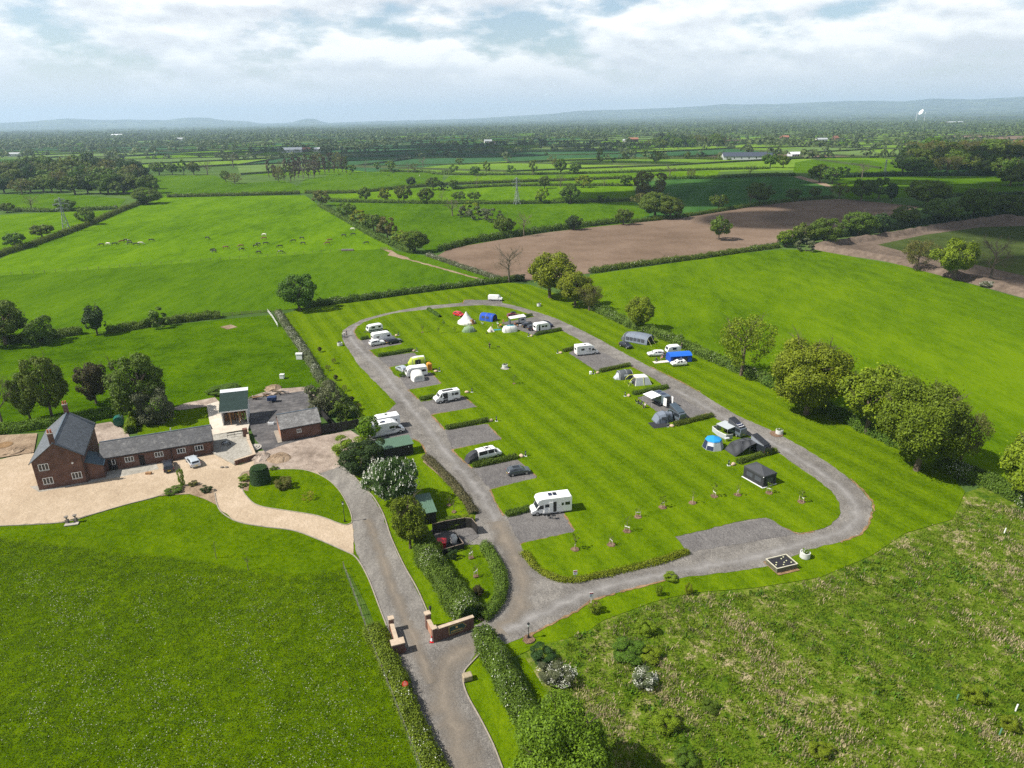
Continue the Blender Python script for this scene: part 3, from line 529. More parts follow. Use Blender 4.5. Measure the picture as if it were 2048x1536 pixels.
def proto(kind, lod):
    """(crown mesh or None, trunk mesh) for a unit tree: height 10, crown radius 5"""
    key = (kind, lod)
    if key in PROTO: return PROTO[key]
    n, ls = {0: (52000, .24), 1: (11000, .40), 2: (2200, .72), 3: (400, 1.5)}[lod]; nl = {0: 7, 1: 7, 2: 5, 3: 3}[lod]; lv = {0: 2, 1: 2, 2: 1, 3: 0}[lod]; sd = hash(kind) % 97 if False else sum(map(ord, kind)) + lod
    cm = None; br = branch_mb(10, 5, .8, sd, lv, nl=nl)
    if kind in ('oak', 'oakb', 'oakc'): c, nn = crown_pts(n, 10, 5, sd, {0: 46, 1: 24, 2: 15, 3: 9}[lod], .17); cm = leaf_mesh('crown', c, ls, nn, .7)
    elif kind == 'sparse':
        br = branch_mb(9, 4.4, .8, sd, lv + (1 if lod < 2 else 0), nl=nl + 2); c, nn = crown_pts(int(n * .42), 10, 5, sd, {0: 40, 1: 26, 2: 16, 3: 10}[lod], .2, .7); cm = leaf_mesh('crown', c, ls * .85, None)
    elif kind == 'bare':
        br = branch_mb(10, 4.4, .92, sd, {0: 3, 1: 3, 2: 2, 3: 1}[lod], nl=nl + 3); c, nn = crown_pts(int(n * .22), 10, 4.8, sd, 20, .25, .8); cm = leaf_mesh('crown', c, ls * .9, None, asp=.12)
    elif kind == 'bush': c, nn = crown_pts(int(n * .8), 10, 5, sd, {0: 26, 1: 18, 2: 12, 3: 7}[lod], -.12, .3); c[:, 2] = np.abs(c[:, 2]); cm = leaf_mesh('crown', c, ls * 1.05, nn, .8); br = branch_mb(6, 4, .6, sd, 0, crown0=.1, nl=4)
    elif kind == 'tall':
        c, nn = crown_pts(int(n * .6), 10, 2.1, sd, 16, .12, .5); cm = leaf_mesh('crown', c, ls * .8, None); br = branch_mb(10, 2, .9, sd, min(lv, 1), crown0=.35, nl=nl)
    elif kind == 'round': c, nn = crown_pts(n, 10, 4.6, sd, {0: 60, 1: 40, 2: 22, 3: 10}[lod], .14, .22); cm = leaf_mesh('crown', c, ls, nn, .6)
    PROTO[key] = (cm, br.mesh('trunk')); return PROTO[key]
KIND = {'o': ('oak', L_MID), 'y': ('oakb', L_YG), 'g': ('oakc', L_BG), 'd': ('round', L_DK), 'b': ('oakb', L_BR), 'v': ('oak', L_OL), 's': ('sparse', L_YG), 'S': ('sparse', L_BR), 'x': ('bare', L_TW), 'u': ('bush', L_MID), 'U': ('bush', L_DK), 'G': ('bush', L_GY), 'V': ('bush', L_OL),
        't': ('tall', L_TW), 'T': ('tall', L_OL), 'c': ('round', L_CU), 'B': ('bush', L_BR), 'Y': ('bush', L_YG), 'p': ('round', L_GY)}
def plant(p, h, r, k, label, cat, name, group=None, lod=None, seed=0, trunk=True):
    kind, lm = KIND[k]; sz = ppm(p) * 2 * r / 2   # width in render pixels
    if lod is None: lod = 0 if sz > 75 else 1 if sz > 26 else 2 if sz > 10 else 3
    cm, tm = proto(kind, lod); rr = random.Random(int(p[0] * 13 + p[1] * 7) + seed)
    t = thing(name, label, cat, (p[0], p[1], p[2] if len(p) > 2 else 0), rr.uniform(0, 6.28), group); t.scale = (r / 5 * rr.uniform(.94, 1.06), r / 5 * rr.uniform(.94, 1.06), h / 10)
    mobj('crown', cm, lm, t)
    if trunk: mobj('trunk', tm, BARKG if kind == 'bare' else BARK, t)
    return t
def tree(bx, by, ty, wpx, k, label, group=None, cat='tree', name=None, lod=None, z=.1):
    p = at(bx, by); h = height_to(p, ty); r = wpx / 2 / ppm((p.x, p.y, h / 2)); p.z = z
    nm = name or {'u': 'bush', 'U': 'bush', 'G': 'bush', 'V': 'bush', 'B': 'bush', 'Y': 'bush'}.get(k, 'tree')
    return plant(p, h, r, k, label, 'bush' if nm == 'bush' else cat, nm, group, lod)
for a in [
 (1130, 1600, 1432, 205, 'g', 'large fresh green tree at the bottom of the picture beside the rough grass'),
 (821, 1098, 1000, 80, 'g', 'bright yellow-green tree overhanging the red bin enclosure'),
 (1482, 752, 630, 112, 's', 'thinly leafed golden oak in the hedge just beyond the blue camping tent'),
 (1612, 830, 688, 158, 'y', 'wide bronze-yellow oak in the right-hand hedge between the golden oak and the big pair'),
 (1733, 868, 738, 140, 'y', 'yellow-green oak touching the big fresh green oak on its left side'),
 (1832, 942, 770, 180, 'g', 'biggest fresh green oak in the right-hand hedge beside the loop road'),
 (1918, 940, 815, 80, 'S', 'thin brownish tree leaning out behind the biggest hedge oak'),
 (2052, 1015, 872, 130, 'y', 'yellow oak cut off by the right edge above the blossoming hedge'),
 (1275, 660, 595, 64, 'y', 'small yellow tree in the hedge behind the large grey tunnel tent'),
 (1100, 596, 507, 104, 'y', 'broad yellow-green oak at the far corner of the campsite'),
 (1150, 612, 544, 76, 'y', 'smaller yellow-green oak tucked against the corner oak'),
 (1178, 622, 572, 54, 'S', 'low greyish brown tree at the right foot of the corner oaks'),
 (1018, 565, 502, 66, 'x', 'bare branched tree beside the ploughed field at the campsite corner'),
 (600, 621, 551, 80, 'o', 'single round oak at the left end of the far campsite hedge'),
 (195, 670, 611, 50, 'd', 'narrow dark tree standing in the paddock hedge'),
 (315, 655, 616, 48, 'V', 'olive bush growing out of the paddock hedge'),
 (12, 690, 604, 95, 'v', 'oak at the left edge above the paddock'),
 (80, 688, 630, 66, 'u', 'dark scrubby bush right of the left edge oak'),
 (8, 858, 730, 72, 'x', 'gaunt brownish pine at the left edge behind the house'),
 (62, 842, 748, 64, 'v', 'lower of the two olive trees behind the farmhouse'),
 (105, 840, 714, 80, 'v', 'taller of the two olive trees behind the farmhouse'),
 (193, 808, 726, 62, 'c', 'compact dark copper tree behind the farmhouse'),
 (285, 838, 712, 112, 'o', 'large round oak behind the long brick range'),
 (312, 846, 772, 84, 'G', 'grey-green shrub at the foot of the oak behind the brick range'),
 (650, 826, 764, 80, 'G', 'willowy grey-green bush beyond the brick outbuilding'),
 (682, 842, 798, 46, 'u', 'small green bush beside the willowy bush and the black fence'),
 (738, 888, 832, 52, 'g', 'young leafy tree by the rear of the parked white motorhomes'),
 (697, 914, 874, 66, 'Y', 'fresh green shrub at the edge of the pink dirt yard'),
 (722, 938, 888, 80, 'U', 'dark wide shrub in front of the green roofed shed'),
 (748, 925, 878, 60, 'U', 'dark shrub against the left wall of the green roofed shed'),
 (645, 412, 380, 38, 'b', 'furthest tree of the row beside the cow pasture'),
 (695, 438, 404, 42, 'v', 'second tree of the row beside the cow pasture, counted from its far end'),
 (720, 452, 420, 40, 'y', 'third tree of the row beside the cow pasture, counted from its far end'),
 (748, 464, 426, 46, 'v', 'dark tree in the middle of the row beside the cow pasture'),
 (775, 480, 433, 44, 'b', 'bronze tree, third from the near end of the cow pasture row'),
 (803, 492, 461, 40, 'y', 'second tree from the near end of the cow pasture row'),
 (830, 505, 462, 56, 'v', 'nearest broad tree of the row beside the cow pasture'),
 (731, 404, 372, 29, 'v', 'first tree from the left along the long field hedge below the cattle slope'),
 (770, 404, 377, 28, 'y', 'second tree from the left along the long field hedge, bright green'),
 (808, 405, 371, 36, 'v', 'third tree from the left along the long field hedge, olive'),
 (853, 407, 374, 38, 'o', 'fourth tree from the left along the long field hedge, dark green'),
 (884, 407, 381, 20, 'x', 'bare small tree in the long field hedge, left of the bush clump'),
 (918, 402, 382, 33, 'v', 'left of two trees just behind the grey bush clump'),
 (949, 402, 383, 30, 'o', 'right of two trees just behind the grey bush clump'),
 (1083, 407, 376, 29, 'y', 'bright tree right of the pylon on the long field hedge'),
 (1140, 407, 369, 45, 'o', 'big dark round tree on the long field hedge, right of the pylon'),
 (1205, 406, 390, 29, 'U', 'low dark bush on the long field hedge near the brown oak clump'),
 (823, 373, 354, 24, 'd', 'small dark tree at the end of the sunny cattle slope'),
 (866, 380, 353, 34, 'o', 'dark tree in the cross hedge, left of a low bush'),
 (886, 381, 363, 22, 'U', 'dark bush at the foot of the tree in the cross hedge'),
 (907, 379, 358, 22, 'v', 'thin tree between the two cross hedges'),
 (954, 376, 353, 19, 'x', 'leafless tree between the two cross hedges'),
 (1089, 377, 351, 27, 'o', 'dark tree in the narrow strip fields, left of a bare one'),
 (1121, 375, 349, 24, 'x', 'bare tree in the narrow strip fields'),
 (1167, 375, 350, 36, 'y', 'yellow broad tree in the narrow strip fields'),
 (1208, 373, 356, 18, 'x', 'pale bare tree right of the yellow strip field tree'),
 (1251, 372, 348, 30, 'o', 'dark tree touching the huge brown oak on its left'),
 (1295, 394, 340, 66, 'B', 'huge dark brown oak standing over the dark green crop field'),
 (1284, 415, 385, 42, 'S', 'brown tree below the huge dark oak'),
 (1310, 436, 386, 76, 'v', 'wide olive oak at the corner of the ploughed field'),
 (1340, 438, 395, 56, 'v', 'olive oak at the right of the ploughed field corner'),
 (1247, 450, 416, 40, 'v', 'oak at the left of the ploughed field corner'),
 (1007, 472, 431, 52, 'o', 'dark round oak in the hedge above the ploughed field'),
 (1048, 473, 426, 40, 'x', 'leafless grey tree beside the dark oak above the ploughed field'),
 (1148, 460, 431, 40, 'd', 'small dark tree on the hedge above the ploughed field'),
 (905, 432, 398, 40, 'x', 'brownish left end of the bush clump in the pasture'),
 (942, 430, 403, 42, 'Y', 'yellowish bush at the back of the clump in the pasture'),
 (958, 440, 414, 46, 'G', 'pale grey bush in the middle of the clump in the pasture'),
 (985, 444, 416, 40, 'G', 'grey bush at the right end of the clump in the pasture'),
 (928, 434, 412, 34, 'G', 'grey-green bush at the front left of the clump in the pasture'),
 (1437, 420, 388, 38, 'o', 'first shaded tree along the top of the ploughed field'),
 (1518, 409, 366, 58, 'o', 'large shaded oak along the top of the ploughed field'),
 (1500, 411, 386, 24, 'x', 'bare tree leaning on the shaded oak above the ploughed field'),
 (1585, 401, 376, 38, 'o', 'left of a shaded pair at the upper end of the ploughed field'),
 (1628, 397, 373, 27, 'v', 'right of a shaded pair at the upper end of the ploughed field'),
 (1437, 480, 431, 50, 'o', 'lone oak standing in the ploughed field'),
 (1571, 494, 460, 48, 'g', 'bright end tree of the dark row beside the earth bank'),
 (1601, 488, 445, 46, 'v', 'second tree of the dark row beside the earth bank'),
 (1648, 488, 438, 68, 'o', 'third tree of the dark row beside the earth bank, wide'),
 (1715, 474, 424, 66, 'o', 'fourth tree of the dark row beside the earth bank, tallest'),
 (1757, 466, 426, 44, 'd', 'fifth tree of the dark row beside the earth bank'),
 (1808, 452, 414, 64, 'o', 'sixth tree of the dark row beside the earth bank'),
 (1879, 444, 399, 78, 'v', 'seventh tree of the dark row beside the earth bank, olive'),
 (1946, 437, 377, 68, 'o', 'eighth tree of the dark row beside the earth bank'),
 (2010, 432, 390, 70, 'o', 'ninth tree of the dark row beside the earth bank'),
 (2055, 426, 384, 50, 'd', 'last tree of the dark row at the right edge'),
 (1611, 503, 478, 42, 'G', 'grey bush at the corner where the earth bank starts'),
 (1678, 396, 366, 38, 'S', 'brown tree at the top corner of the ploughed field'),
 (1722, 402, 356, 48, 'o', 'dark oak in the clump above the ploughed field corner'),
 (1757, 398, 353, 44, 'o', 'round oak in the clump above the ploughed field corner'),
 (1782, 404, 366, 26, 'd', 'dark ivy-clad tree at the right of the clump above the ploughed field'),
 (1851, 414, 361, 84, 'o', 'big spreading oak in the shaded field on the right'),
 (1981, 392, 362, 14, 'x', 'tiny bare tree in the shaded field on the right'),
 (1832, 541, 478, 62, 'S', 'bronze bare-limbed tree on the earth bank'),
 (1907, 561, 480, 86, 'y', 'yellow-green tree between two brown ones on the earth bank'),
 (1980, 561, 484, 76, 'x', 'brown leafless tree furthest right on the earth bank'),
 (32, 497, 464, 45, 'o', 'dark tree low on the left field hedge'),
 (85, 476, 448, 48, 'v', 'round tree in the middle of the left field hedge'),
 (174, 450, 416, 40, 'v', 'tree above the middle of the left field hedge beside the pylon'),
 (294, 408, 376, 62, 'v', 'wide tree at the top end of the left field hedge'),
 (65, 422, 391, 38, 'x', 'dark leafless tree left of the left-hand pylon'),
 (133, 422, 398, 42, 'o', 'dark tree behind the left-hand pylon'),
 (15, 425, 405, 32, 'v', 'small tree at the left edge above the light pasture'),
 (319, 350, 322, 34, 'v', 'first tree of a row behind the left wood'), (345, 350, 324, 26, 'o', 'second tree of a row behind the left wood'), (368, 350, 319, 18, 'o', 'third, slim tree of a row behind the left wood'), (388, 350, 322, 30, 'v', 'fourth tree of a row behind the left wood'), (415, 350, 322, 36, 'x', 'fifth, leafless tree of a row behind the left wood'),
 (452, 364, 340, 22, 'v', 'small tree left of the brown bush below the far wood'), (470, 367, 346, 36, 'S', 'brown bushy tree below the far wood'), (467, 335, 306, 32, 'x', 'pinkish leafless tree by the far wood'),
 (235, 390, 362, 30, 'v', 'small tree at the right end of the left wood'), (250, 388, 368, 24, 'S', 'brown small tree at the right end of the left wood'),
 (704, 346, 328, 20, 'g', 'bright small tree at the end of the brown wood'), (731, 344, 322, 18, 'x', 'bare tree right of the brown wood'), (755, 342, 325, 16, 'o', 'small tree on the teal crop edge'), (782, 344, 321, 20, 'g', 'bright tree on the teal crop edge'),
 (817, 345, 324, 20, 'x', 'left of two brown trees by the bright strip field'), (829, 345, 325, 18, 'S', 'right of two brown trees by the bright strip field'), (846, 334, 314, 22, 'x', 'bare tree on the teal crop'), (919, 330, 316, 18, 'g', 'bright bush-like tree on the teal crop'),
 (1066, 350, 320, 19, 'v', 'tall tree on the bright strip hedge, left'), (1121, 348, 316, 28, 'o', 'dark tall tree on the bright strip hedge'), (1150, 348, 325, 26, 'o', 'round tree on the bright strip hedge'), (1105, 331, 309, 20, 'S', 'brown tree in the bright strip'), (1199, 329, 297, 20, 'v', 'tall tree on the sunny hump'), (1227, 328, 315, 12, 'o', 'tiny tree on the sunny hump'), (1241, 344, 331, 13, 'x', 'tiny bare tree on the bright strip hedge'), (1312, 329, 299, 22, 'v', 'tall olive tree by the far lane'), (1288, 316, 298, 17, 'v', 'small tree by the far lane'), (1374, 318, 304, 12, 'o', 'small round tree by the far lane'), (1429, 323, 309, 15, 'x', 'bare tree left of the dark barn'),
 (1382, 358, 338, 24, 'S', 'brown tree on the hedge above the dark crop'), (1340, 352, 332, 36, 'x', 'row-end leafless tree on the hedge above the dark crop'), (1540, 335, 306, 34, 'o', 'dark tree right of the dark barn'), (1566, 336, 309, 26, 'o', 'second dark tree right of the dark barn'), (1500, 352, 330, 36, 'x', 'leafless tree on the hedge below the dark barn'),
 (895, 347, 340, 26, 'o', 'first round oak along the hedge across the bright strip'), (908, 348, 330, 20, 'v', 'tall oak along the hedge across the bright strip'), (950, 352, 331, 24, 'o', 'dark oak along the hedge across the bright strip'), (973, 346, 322, 16, 'v', 'tall thin oak along the hedge across the bright strip'), (1021, 349, 330, 20, 'o', 'round oak at the end of the hedge across the bright strip'),
 (1638, 366, 326, 46, 'o', 'shaded tree at the bend of the farm track'), (1664, 368, 332, 48, 'o', 'second shaded tree at the bend of the farm track'), (1724, 356, 324, 30, 'x', 'leafless tree on the shaded far hedge'), (1690, 354, 334, 22, 'U', 'dark bush on the shaded far hedge'),
]:
    tree(*a)
def wood(poly, n, hpx, wpx, kinds, label, group, seed=8):
    """individual trees crowded inside a traced footprint, back row first"""
    rr = random.Random(seed); xs = [p[0] for p in poly]; ys = [p[1] for p in poly]; pts = []; tries = 0
    def inside(x, y):
        c = False
        for (x0, y0), (x1, y1) in zip(poly, poly[1:] + poly[:1]):
            if (y0 > y) != (y1 > y) and x < (x1 - x0) * (y - y0) / (y1 - y0) + x0: c = not c
        return c
    while len(pts) < n and tries < 4000:
        tries += 1; x, y = rr.uniform(min(xs), max(xs)), rr.uniform(min(ys), max(ys))
        if inside(x, y) and all(abs(x - a) > wpx * .33 or abs(y - b) > hpx * .16 for a, b in pts): pts.append((x, y))
    for x, y in sorted(pts, key=lambda p: p[1]):
        s = rr.uniform(.8, 1.2); tree(x, y, y - hpx * s, wpx * rr.uniform(.8, 1.2), rr.choice(kinds), label, group)
wood([(-30, 375), (20, 352), (120, 345), (220, 350), (300, 372), (300, 388), (150, 390), (0, 388)], 62, 38, 46, 'oovvovSdd', 'tree crowded in the dark mixed wood at the left edge', 'trees of the left wood')
wood([(538, 355), (600, 340), (690, 335), (695, 346), (610, 358), (560, 366)], 40, 32, 22, 'ttttTxS', 'slender brown tree in the leafless plantation beyond the cow pasture', 'trees of the brown plantation')
wood([(1770, 345), (1860, 318), (2060, 318), (2090, 372), (2010, 372), (1960, 352), (1800, 350)], 44, 40, 52, 'oovvvxSd', 'tree crowded in the dark wood at the right edge', 'trees of the right wood')
wood([(1290, 296), (1330, 284), (1440, 284), (1452, 294), (1400, 299), (1310, 300)], 26, 20, 20, 'oovSvd', 'tree crowded in the far wood beyond the sunny lane', 'trees of the far middle wood')
# ---- hedges
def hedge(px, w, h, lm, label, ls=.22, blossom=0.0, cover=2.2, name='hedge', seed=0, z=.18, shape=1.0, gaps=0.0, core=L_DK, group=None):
    pts = resample(smooth_line(gpts(px), k=3), .5); n0 = len(pts); rg = np.random.default_rng(seed + int(abs(px[0][0])))
    L = sum((pts[i + 1] - pts[i]).length for i in range(n0 - 1)); per = 2 * h + w
    n = int(min(32000, max(150, L * per * cover / (ls * ls * .31)))); ii = rg.random(n) * (n0 - 1.001); i0 = ii.astype(int); fr_ = ii - i0
    P = np.array([(p.x, p.y) for p in pts]); D = np.gradient(P, axis=0); D /= np.linalg.norm(D, axis=1)[:, None] + 1e-9; N = np.stack([-D[:, 1], D[:, 0]], 1)
    c2 = P[i0] * (1 - fr_[:, None]) + P[i0 + 1] * fr_[:, None]; nn = N[i0]
    u = rg.random(n) * per
    kn = max(4, n0 // 3); lump = rg.normal(size=(kn + 2, 8)); a_, b_ = ii / n0 * kn, u / per * 7; ai, bi = a_.astype(int), b_.astype(int); fa, fb = a_ - ai, b_ - bi
    wob = 1 + (.34 if h < .7 else .15 if ls < .3 else .28) * ((lump[ai, bi] * (1 - fa) + lump[ai + 1, bi] * fa) * (1 - fb) + (lump[ai, bi + 1] * (1 - fa) + lump[ai + 1, bi + 1] * fa) * fb)
    off = np.where(u < h, -w / 2, np.where(u < h + w, u - h - w / 2, w / 2)); zz_ = np.where(u < h, u, np.where(u < h + w, h, per - u))
    rnd = np.clip((zz_ / h - .55) / .45, 0, 1); off = off * (1 - .28 * rnd * shape) * wob; zz_ = zz_ * wob - np.abs(off / w) * .35 * h * shape * rnd
    off += rg.normal(size=n) * ls * .8; zz_ += rg.normal(size=n) * ls * .75
    C = np.column_stack([c2 + nn * off[:, None], np.maximum(zz_, .03) + z]); nr = np.column_stack([nn * np.sign(off)[:, None] * (np.abs(off) > w * .3)[:, None], np.where(zz_ > h * .7, 1.0, .25)])
    base = Vector((C[0, 0], C[0, 1], 0)); org = np.array([P[0, 0], P[0, 1], z])
    t = thing(name, label, 'hedge', tuple(org), 0, group)
    mobj('foliage', leaf_mesh('foliage', C - org, ls, nr, .8), lm, t)
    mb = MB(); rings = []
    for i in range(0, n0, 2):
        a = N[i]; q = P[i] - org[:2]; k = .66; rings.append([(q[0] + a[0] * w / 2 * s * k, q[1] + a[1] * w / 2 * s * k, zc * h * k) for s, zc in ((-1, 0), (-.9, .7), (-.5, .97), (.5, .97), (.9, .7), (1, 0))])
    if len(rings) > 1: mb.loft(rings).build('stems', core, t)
    if blossom:
        k = int(n * blossom * .8); pz = rg.random(n0); sel = rg.choice(n, min(n, k * 4)); m_ = pz[np.clip(i0[sel] // 6, 0, n0 - 1)] > .55
        sel = sel[m_][:k]
        if len(sel) > 8: mobj('blossom', leaf_mesh('blossom', C[sel] - org + np.array([0, 0, .08]), ls * .75, nr[sel], .8), BLOS, t)
    return t
HT = [
 ([(745, 1262), (765, 1300), (790, 1355), (812, 1410), (838, 1475), (870, 1545), (910, 1650)], 2.0, 1.25, L_BG, 'long roadside hedge with white blossom left of the entrance lane', .20, .02),
 ([(968, 1278), (985, 1310), (1010, 1360), (1035, 1412), (1062, 1470)], 2.6, 1.9, L_MID, 'thick hedge with a little blossom right of the entrance lane', .20, .03),
 ([(850, 1105), (868, 1140), (893, 1178), (918, 1212), (945, 1245)], 3.4, 2.4, L_MID, 'dense hedge with white blossom between the drive and the shrub bed', .20, .035),
 ([(838, 1066), (843, 1088), (852, 1112)], 2.2, 1.8, L_MID, 'short leafy hedge beside the red bin', .22, 0),
 ([(851, 917), (870, 935), (893, 956), (918, 984), (936, 1008), (948, 1032)], 1.3, .6, L_HEA, 'low brown heather border along the gravel road', .18, 0),
 ([(968, 1096), (985, 1120), (998, 1148), (1003, 1175), (1000, 1198), (985, 1222), (963, 1243)], 1.5, 1.0, L_OL, 'curved low shrub border with stone edging by the entrance', .18, 0),
 ([(605, 614), (700, 604), (800, 590), (908, 576), (1012, 564), (1045, 560)], 2.2, 1.7, L_MID, 'long far hedge closing the campsite', .34, .05),
 ([(1175, 615), (1225, 637), (1262, 655), (1325, 677), (1375, 698), (1440, 728), (1500, 752), (1535, 768)], 2.6, 2.0, L_OL, 'far half of the hedge right of the loop road, behind the tents', .32, .015),
 ([(1535, 768), (1600, 800), (1656, 826), (1740, 866), (1826, 906)], 2.8, 1.8, L_MID, 'middle of the right-hand hedge under the big oaks', .30, 0),
 ([(1880, 930), (1930, 956), (1985, 975), (2060, 1015), (2150, 1060)], 3.0, 2.0, L_MID, 'hedge full of white blossom at the right edge', .26, .10),
 ([(556, 628), (580, 665), (605, 700), (628, 738), (645, 768)], 1.7, 1.3, L_GY, 'hawthorn hedge white with blossom between paddock and campsite', .28, .14),
 ([(650, 772), (668, 790), (690, 815), (705, 838)], 2.6, 1.7, L_OL, 'leafy hedge running on from the blossom hedge to the motorhomes', .26, .02),
 ([(0, 686), (60, 679), (165, 668)], 2.6, 1.8, L_OL, 'brown-green paddock hedge at the left edge', .34, 0),
 ([(215, 668), (330, 648), (442, 635)], 2.4, 1.8, L_OL, 'paddock hedge right of the narrow dark tree', .32, 0),
 ([(-60, 872), (60, 858), (160, 842), (256, 826)], 2.6, 1.6, L_BG, 'clipped bright hedge behind the farmhouse', .22, 0),
 ([(262, 868), (266, 850), (272, 832)], 1.8, 1.8, L_YG, 'yellow-green hedge beside the back lawn', .2, 0),
 ([(-40, 523), (30, 503), (100, 480), (180, 450), (250, 420), (322, 394)], 3.0, 2.2, L_OL, 'long dark hedge left of the cow pasture', .55, 0),
 ([(335, 395), (430, 393), (520, 391), (600, 388)], 3.2, 2.2, L_MID, 'bushy hedge along the far end of the cow pasture', .6, .02),
 ([(640, 412), (700, 446), (760, 480), (830, 508)], 3.0, 1.8, L_MID, 'undergrowth below the tree row of the cow pasture', .5, 0),
 ([(855, 512), (900, 528), (950, 545), (1003, 562)], 1.8, 1.2, L_GY, 'low blossoming hedge beside the bare track', .34, .10),
 ([(880, 502), (940, 487), (1000, 477), (1100, 462), (1200, 450), (1260, 444)], 3.4, 2.4, L_MID, 'hedge along the near side of the clump pasture above the ploughed field', .55, .02),
 ([(1260, 446), (1370, 434), (1477, 417), (1575, 404), (1665, 396)], 2.6, 1.5, L_MID, 'shaded hedge between dark crop and ploughed field', .55, 0),
 ([(1180, 546), (1300, 529), (1400, 517), (1480, 505), (1555, 495)], 2.8, 1.5, L_OL, 'straight hedge between ploughed field and yellow-green crop', .42, .02),
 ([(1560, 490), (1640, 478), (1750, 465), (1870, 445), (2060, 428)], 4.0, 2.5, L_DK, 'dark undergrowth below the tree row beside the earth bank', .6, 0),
 ([(661, 403), (737, 405.5), (890, 408), (1044, 408), (1140, 406), (1266, 402)], 2.8, 1.8, L_MID, 'long field hedge passing under the middle pylon', .7, 0),
 ([(610, 387), (713, 386), (805, 377), (880, 371), (918, 369), (1113, 362), (1249, 357)], 2.8, 1.8, L_MID, 'hedge below the sunny cattle slope', .8, 0),
 ([(905, 379), (1024, 372.5), (1266, 372)], 2.6, 1.6, L_MID, 'lower hedge of the narrow strip fields', .8, 0),
 ([(760, 343), (850, 345), (887, 349.5), (1024, 350), (1199, 347), (1349, 342), (1474, 339), (1540, 338)], 2.8, 1.7, L_MID, 'hedge along the bright strip field', .9, 0),
 ([(1330, 359), (1430, 357), (1516, 353), (1590, 352)], 3.5, 2.2, L_MID, 'dark hedge above the dark crop', .8, 0),
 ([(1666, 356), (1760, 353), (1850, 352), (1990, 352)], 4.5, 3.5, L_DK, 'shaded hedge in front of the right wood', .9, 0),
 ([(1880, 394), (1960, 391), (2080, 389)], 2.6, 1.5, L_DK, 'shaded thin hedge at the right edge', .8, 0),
 ([(0, 421), (100, 424), (236, 418)], 2.8, 1.8, L_MID, 'hedge behind the left-hand pylon', .7, .02),
 ([(1299, 316), (1400, 318.5), (1461, 320)], 3, 1.6, L_MID, 'hedge of the far lane left of the dark barn', 1.0, 0),
 ([(1500, 498), (1555, 492)], 1.5, 1.0, L_GY, 'bit of pale scrub at the end of the straight hedge', .4, .08),
]
for i, (px, w_, h_, lm, lab, ls, bl) in enumerate(HT): hedge(px, w_, h_, lm, lab, ls, bl, seed=i)
LOWH = [([(840, 802), (870, 797)], 'bay hedge below the white van with the black roof stripe'), ([(892, 860), (935, 852), (976, 844)], 'bay hedge above the empty bay'), ([(946, 936), (990, 927), (1033, 917)], 'bay hedge in front of the white tailgate camper'), ([(1012, 1033), (1036, 1028), (1060, 1022)], 'bay hedge left of the nearest motorhome'),
 ([(757, 715), (792, 709), (826, 703)], 'bay hedge above the lime green tent'), ([(722, 681), (737, 678)], 'stub of bay hedge at the nose of the left caravan'), ([(800, 755), (809, 753)], 'stub of bay hedge at the towbar of the awning caravan'), ([(857, 620), (880, 636)], 'thin line of young hedge plants near the far road'),
 ([(1071, 672), (1096, 667), (1122, 662)], 'bay hedge in front of the far right white caravan'), ([(1047, 636), (1064, 633)], 'stub of bay hedge behind the white canopy'), ([(1127, 705), (1152, 699)], 'bay hedge behind the white motorhome on the right'), ([(1200, 746), (1230, 739), (1260, 733)], 'bay hedge behind the grey pod tent'),
 ([(1266, 791), (1300, 784), (1335, 777)], 'bay hedge behind the van with the white awning'), ([(1348, 853), (1385, 844), (1425, 834)], 'bay hedge below the blue-grey camper'), ([(1475, 929), (1512, 917), (1550, 905)], 'bay hedge above the black gazebo'),
 ([(1048, 1108), (1064, 1130), (1083, 1147), (1113, 1160), (1150, 1163), (1225, 1148), (1281, 1135), (1337, 1120), (1374, 1106)], 'long low hedge round the near corner of the island')]
for i, (px, lab) in enumerate(LOWH): hedge(px, .9, .75 if i < 15 else .4, L_YG if i == 15 else L_OL if i > 9 else L_MID, lab, .17, 0, 2.4, seed=40 + i, z=.2, name='bay_hedge', group='clipped hedges between pitches')
# ---- horse chestnut with white candles
p = at(788, 1012); ch = plant(Vector((p.x, p.y, .2)), 8.2, 4.7, 'd', 'round horse chestnut covered in white flower candles beside the drive', 'tree', 'horse_chestnut', lod=0)
ch.children[0].material_slots[0].link = 'OBJECT'; ch.children[0].material_slots[0].material = leaf_mat('leaf_chestnut', (.050, .092, .014))
c, nn = crown_pts(900, 10, 4.7, sum(map(ord, 'round')), 60, .14, .03); cc = np.repeat(c, 5, 0); cc[:, 2] += np.tile(np.linspace(0, .55, 5), 900)
mobj('flower_candles', leaf_mesh('flower_candles', cc, np.tile(np.linspace(.36, .14, 5), 900)), leaf_mat('candle_white', (.72, .72, .64), var=.15, trans=.1), ch)
# ---- blossoming and garden shrubs
def shrub(px, py, h, r, k, label, name='shrub', blossom=0, lod=1, group=None):
    t = plant(at(px, py, 0) + Vector((0, 0, .18)), h, r, k, label, 'shrub', name, group, lod)
    if blossom:
        c, nn = crown_pts(blossom, 10, 5.2, int(px), 22, -.05, .12); mobj('blossom', leaf_mesh('blossom', c, .5, nn, .8), BLOS, t)
    return t
shrub(1098, 1362, 2.0, 1.5, 'G', 'left of the two white flowering hawthorn bushes near the gate', 'hawthorn_bush', 260)
shrub(1122, 1368, 2.2, 1.5, 'G', 'right of the two white flowering hawthorn bushes near the gate, more blossom', 'hawthorn_bush', 620)
shrub(1286, 1372, 1.9, 1.35, 'G', 'small white hawthorn bush alone in the rough grass', 'hawthorn_bush', 800)
shrub(1974, 574, 2.0, 2.6, 'G', 'white hawthorn at the foot of the earth bank', 'hawthorn_bush', 900)
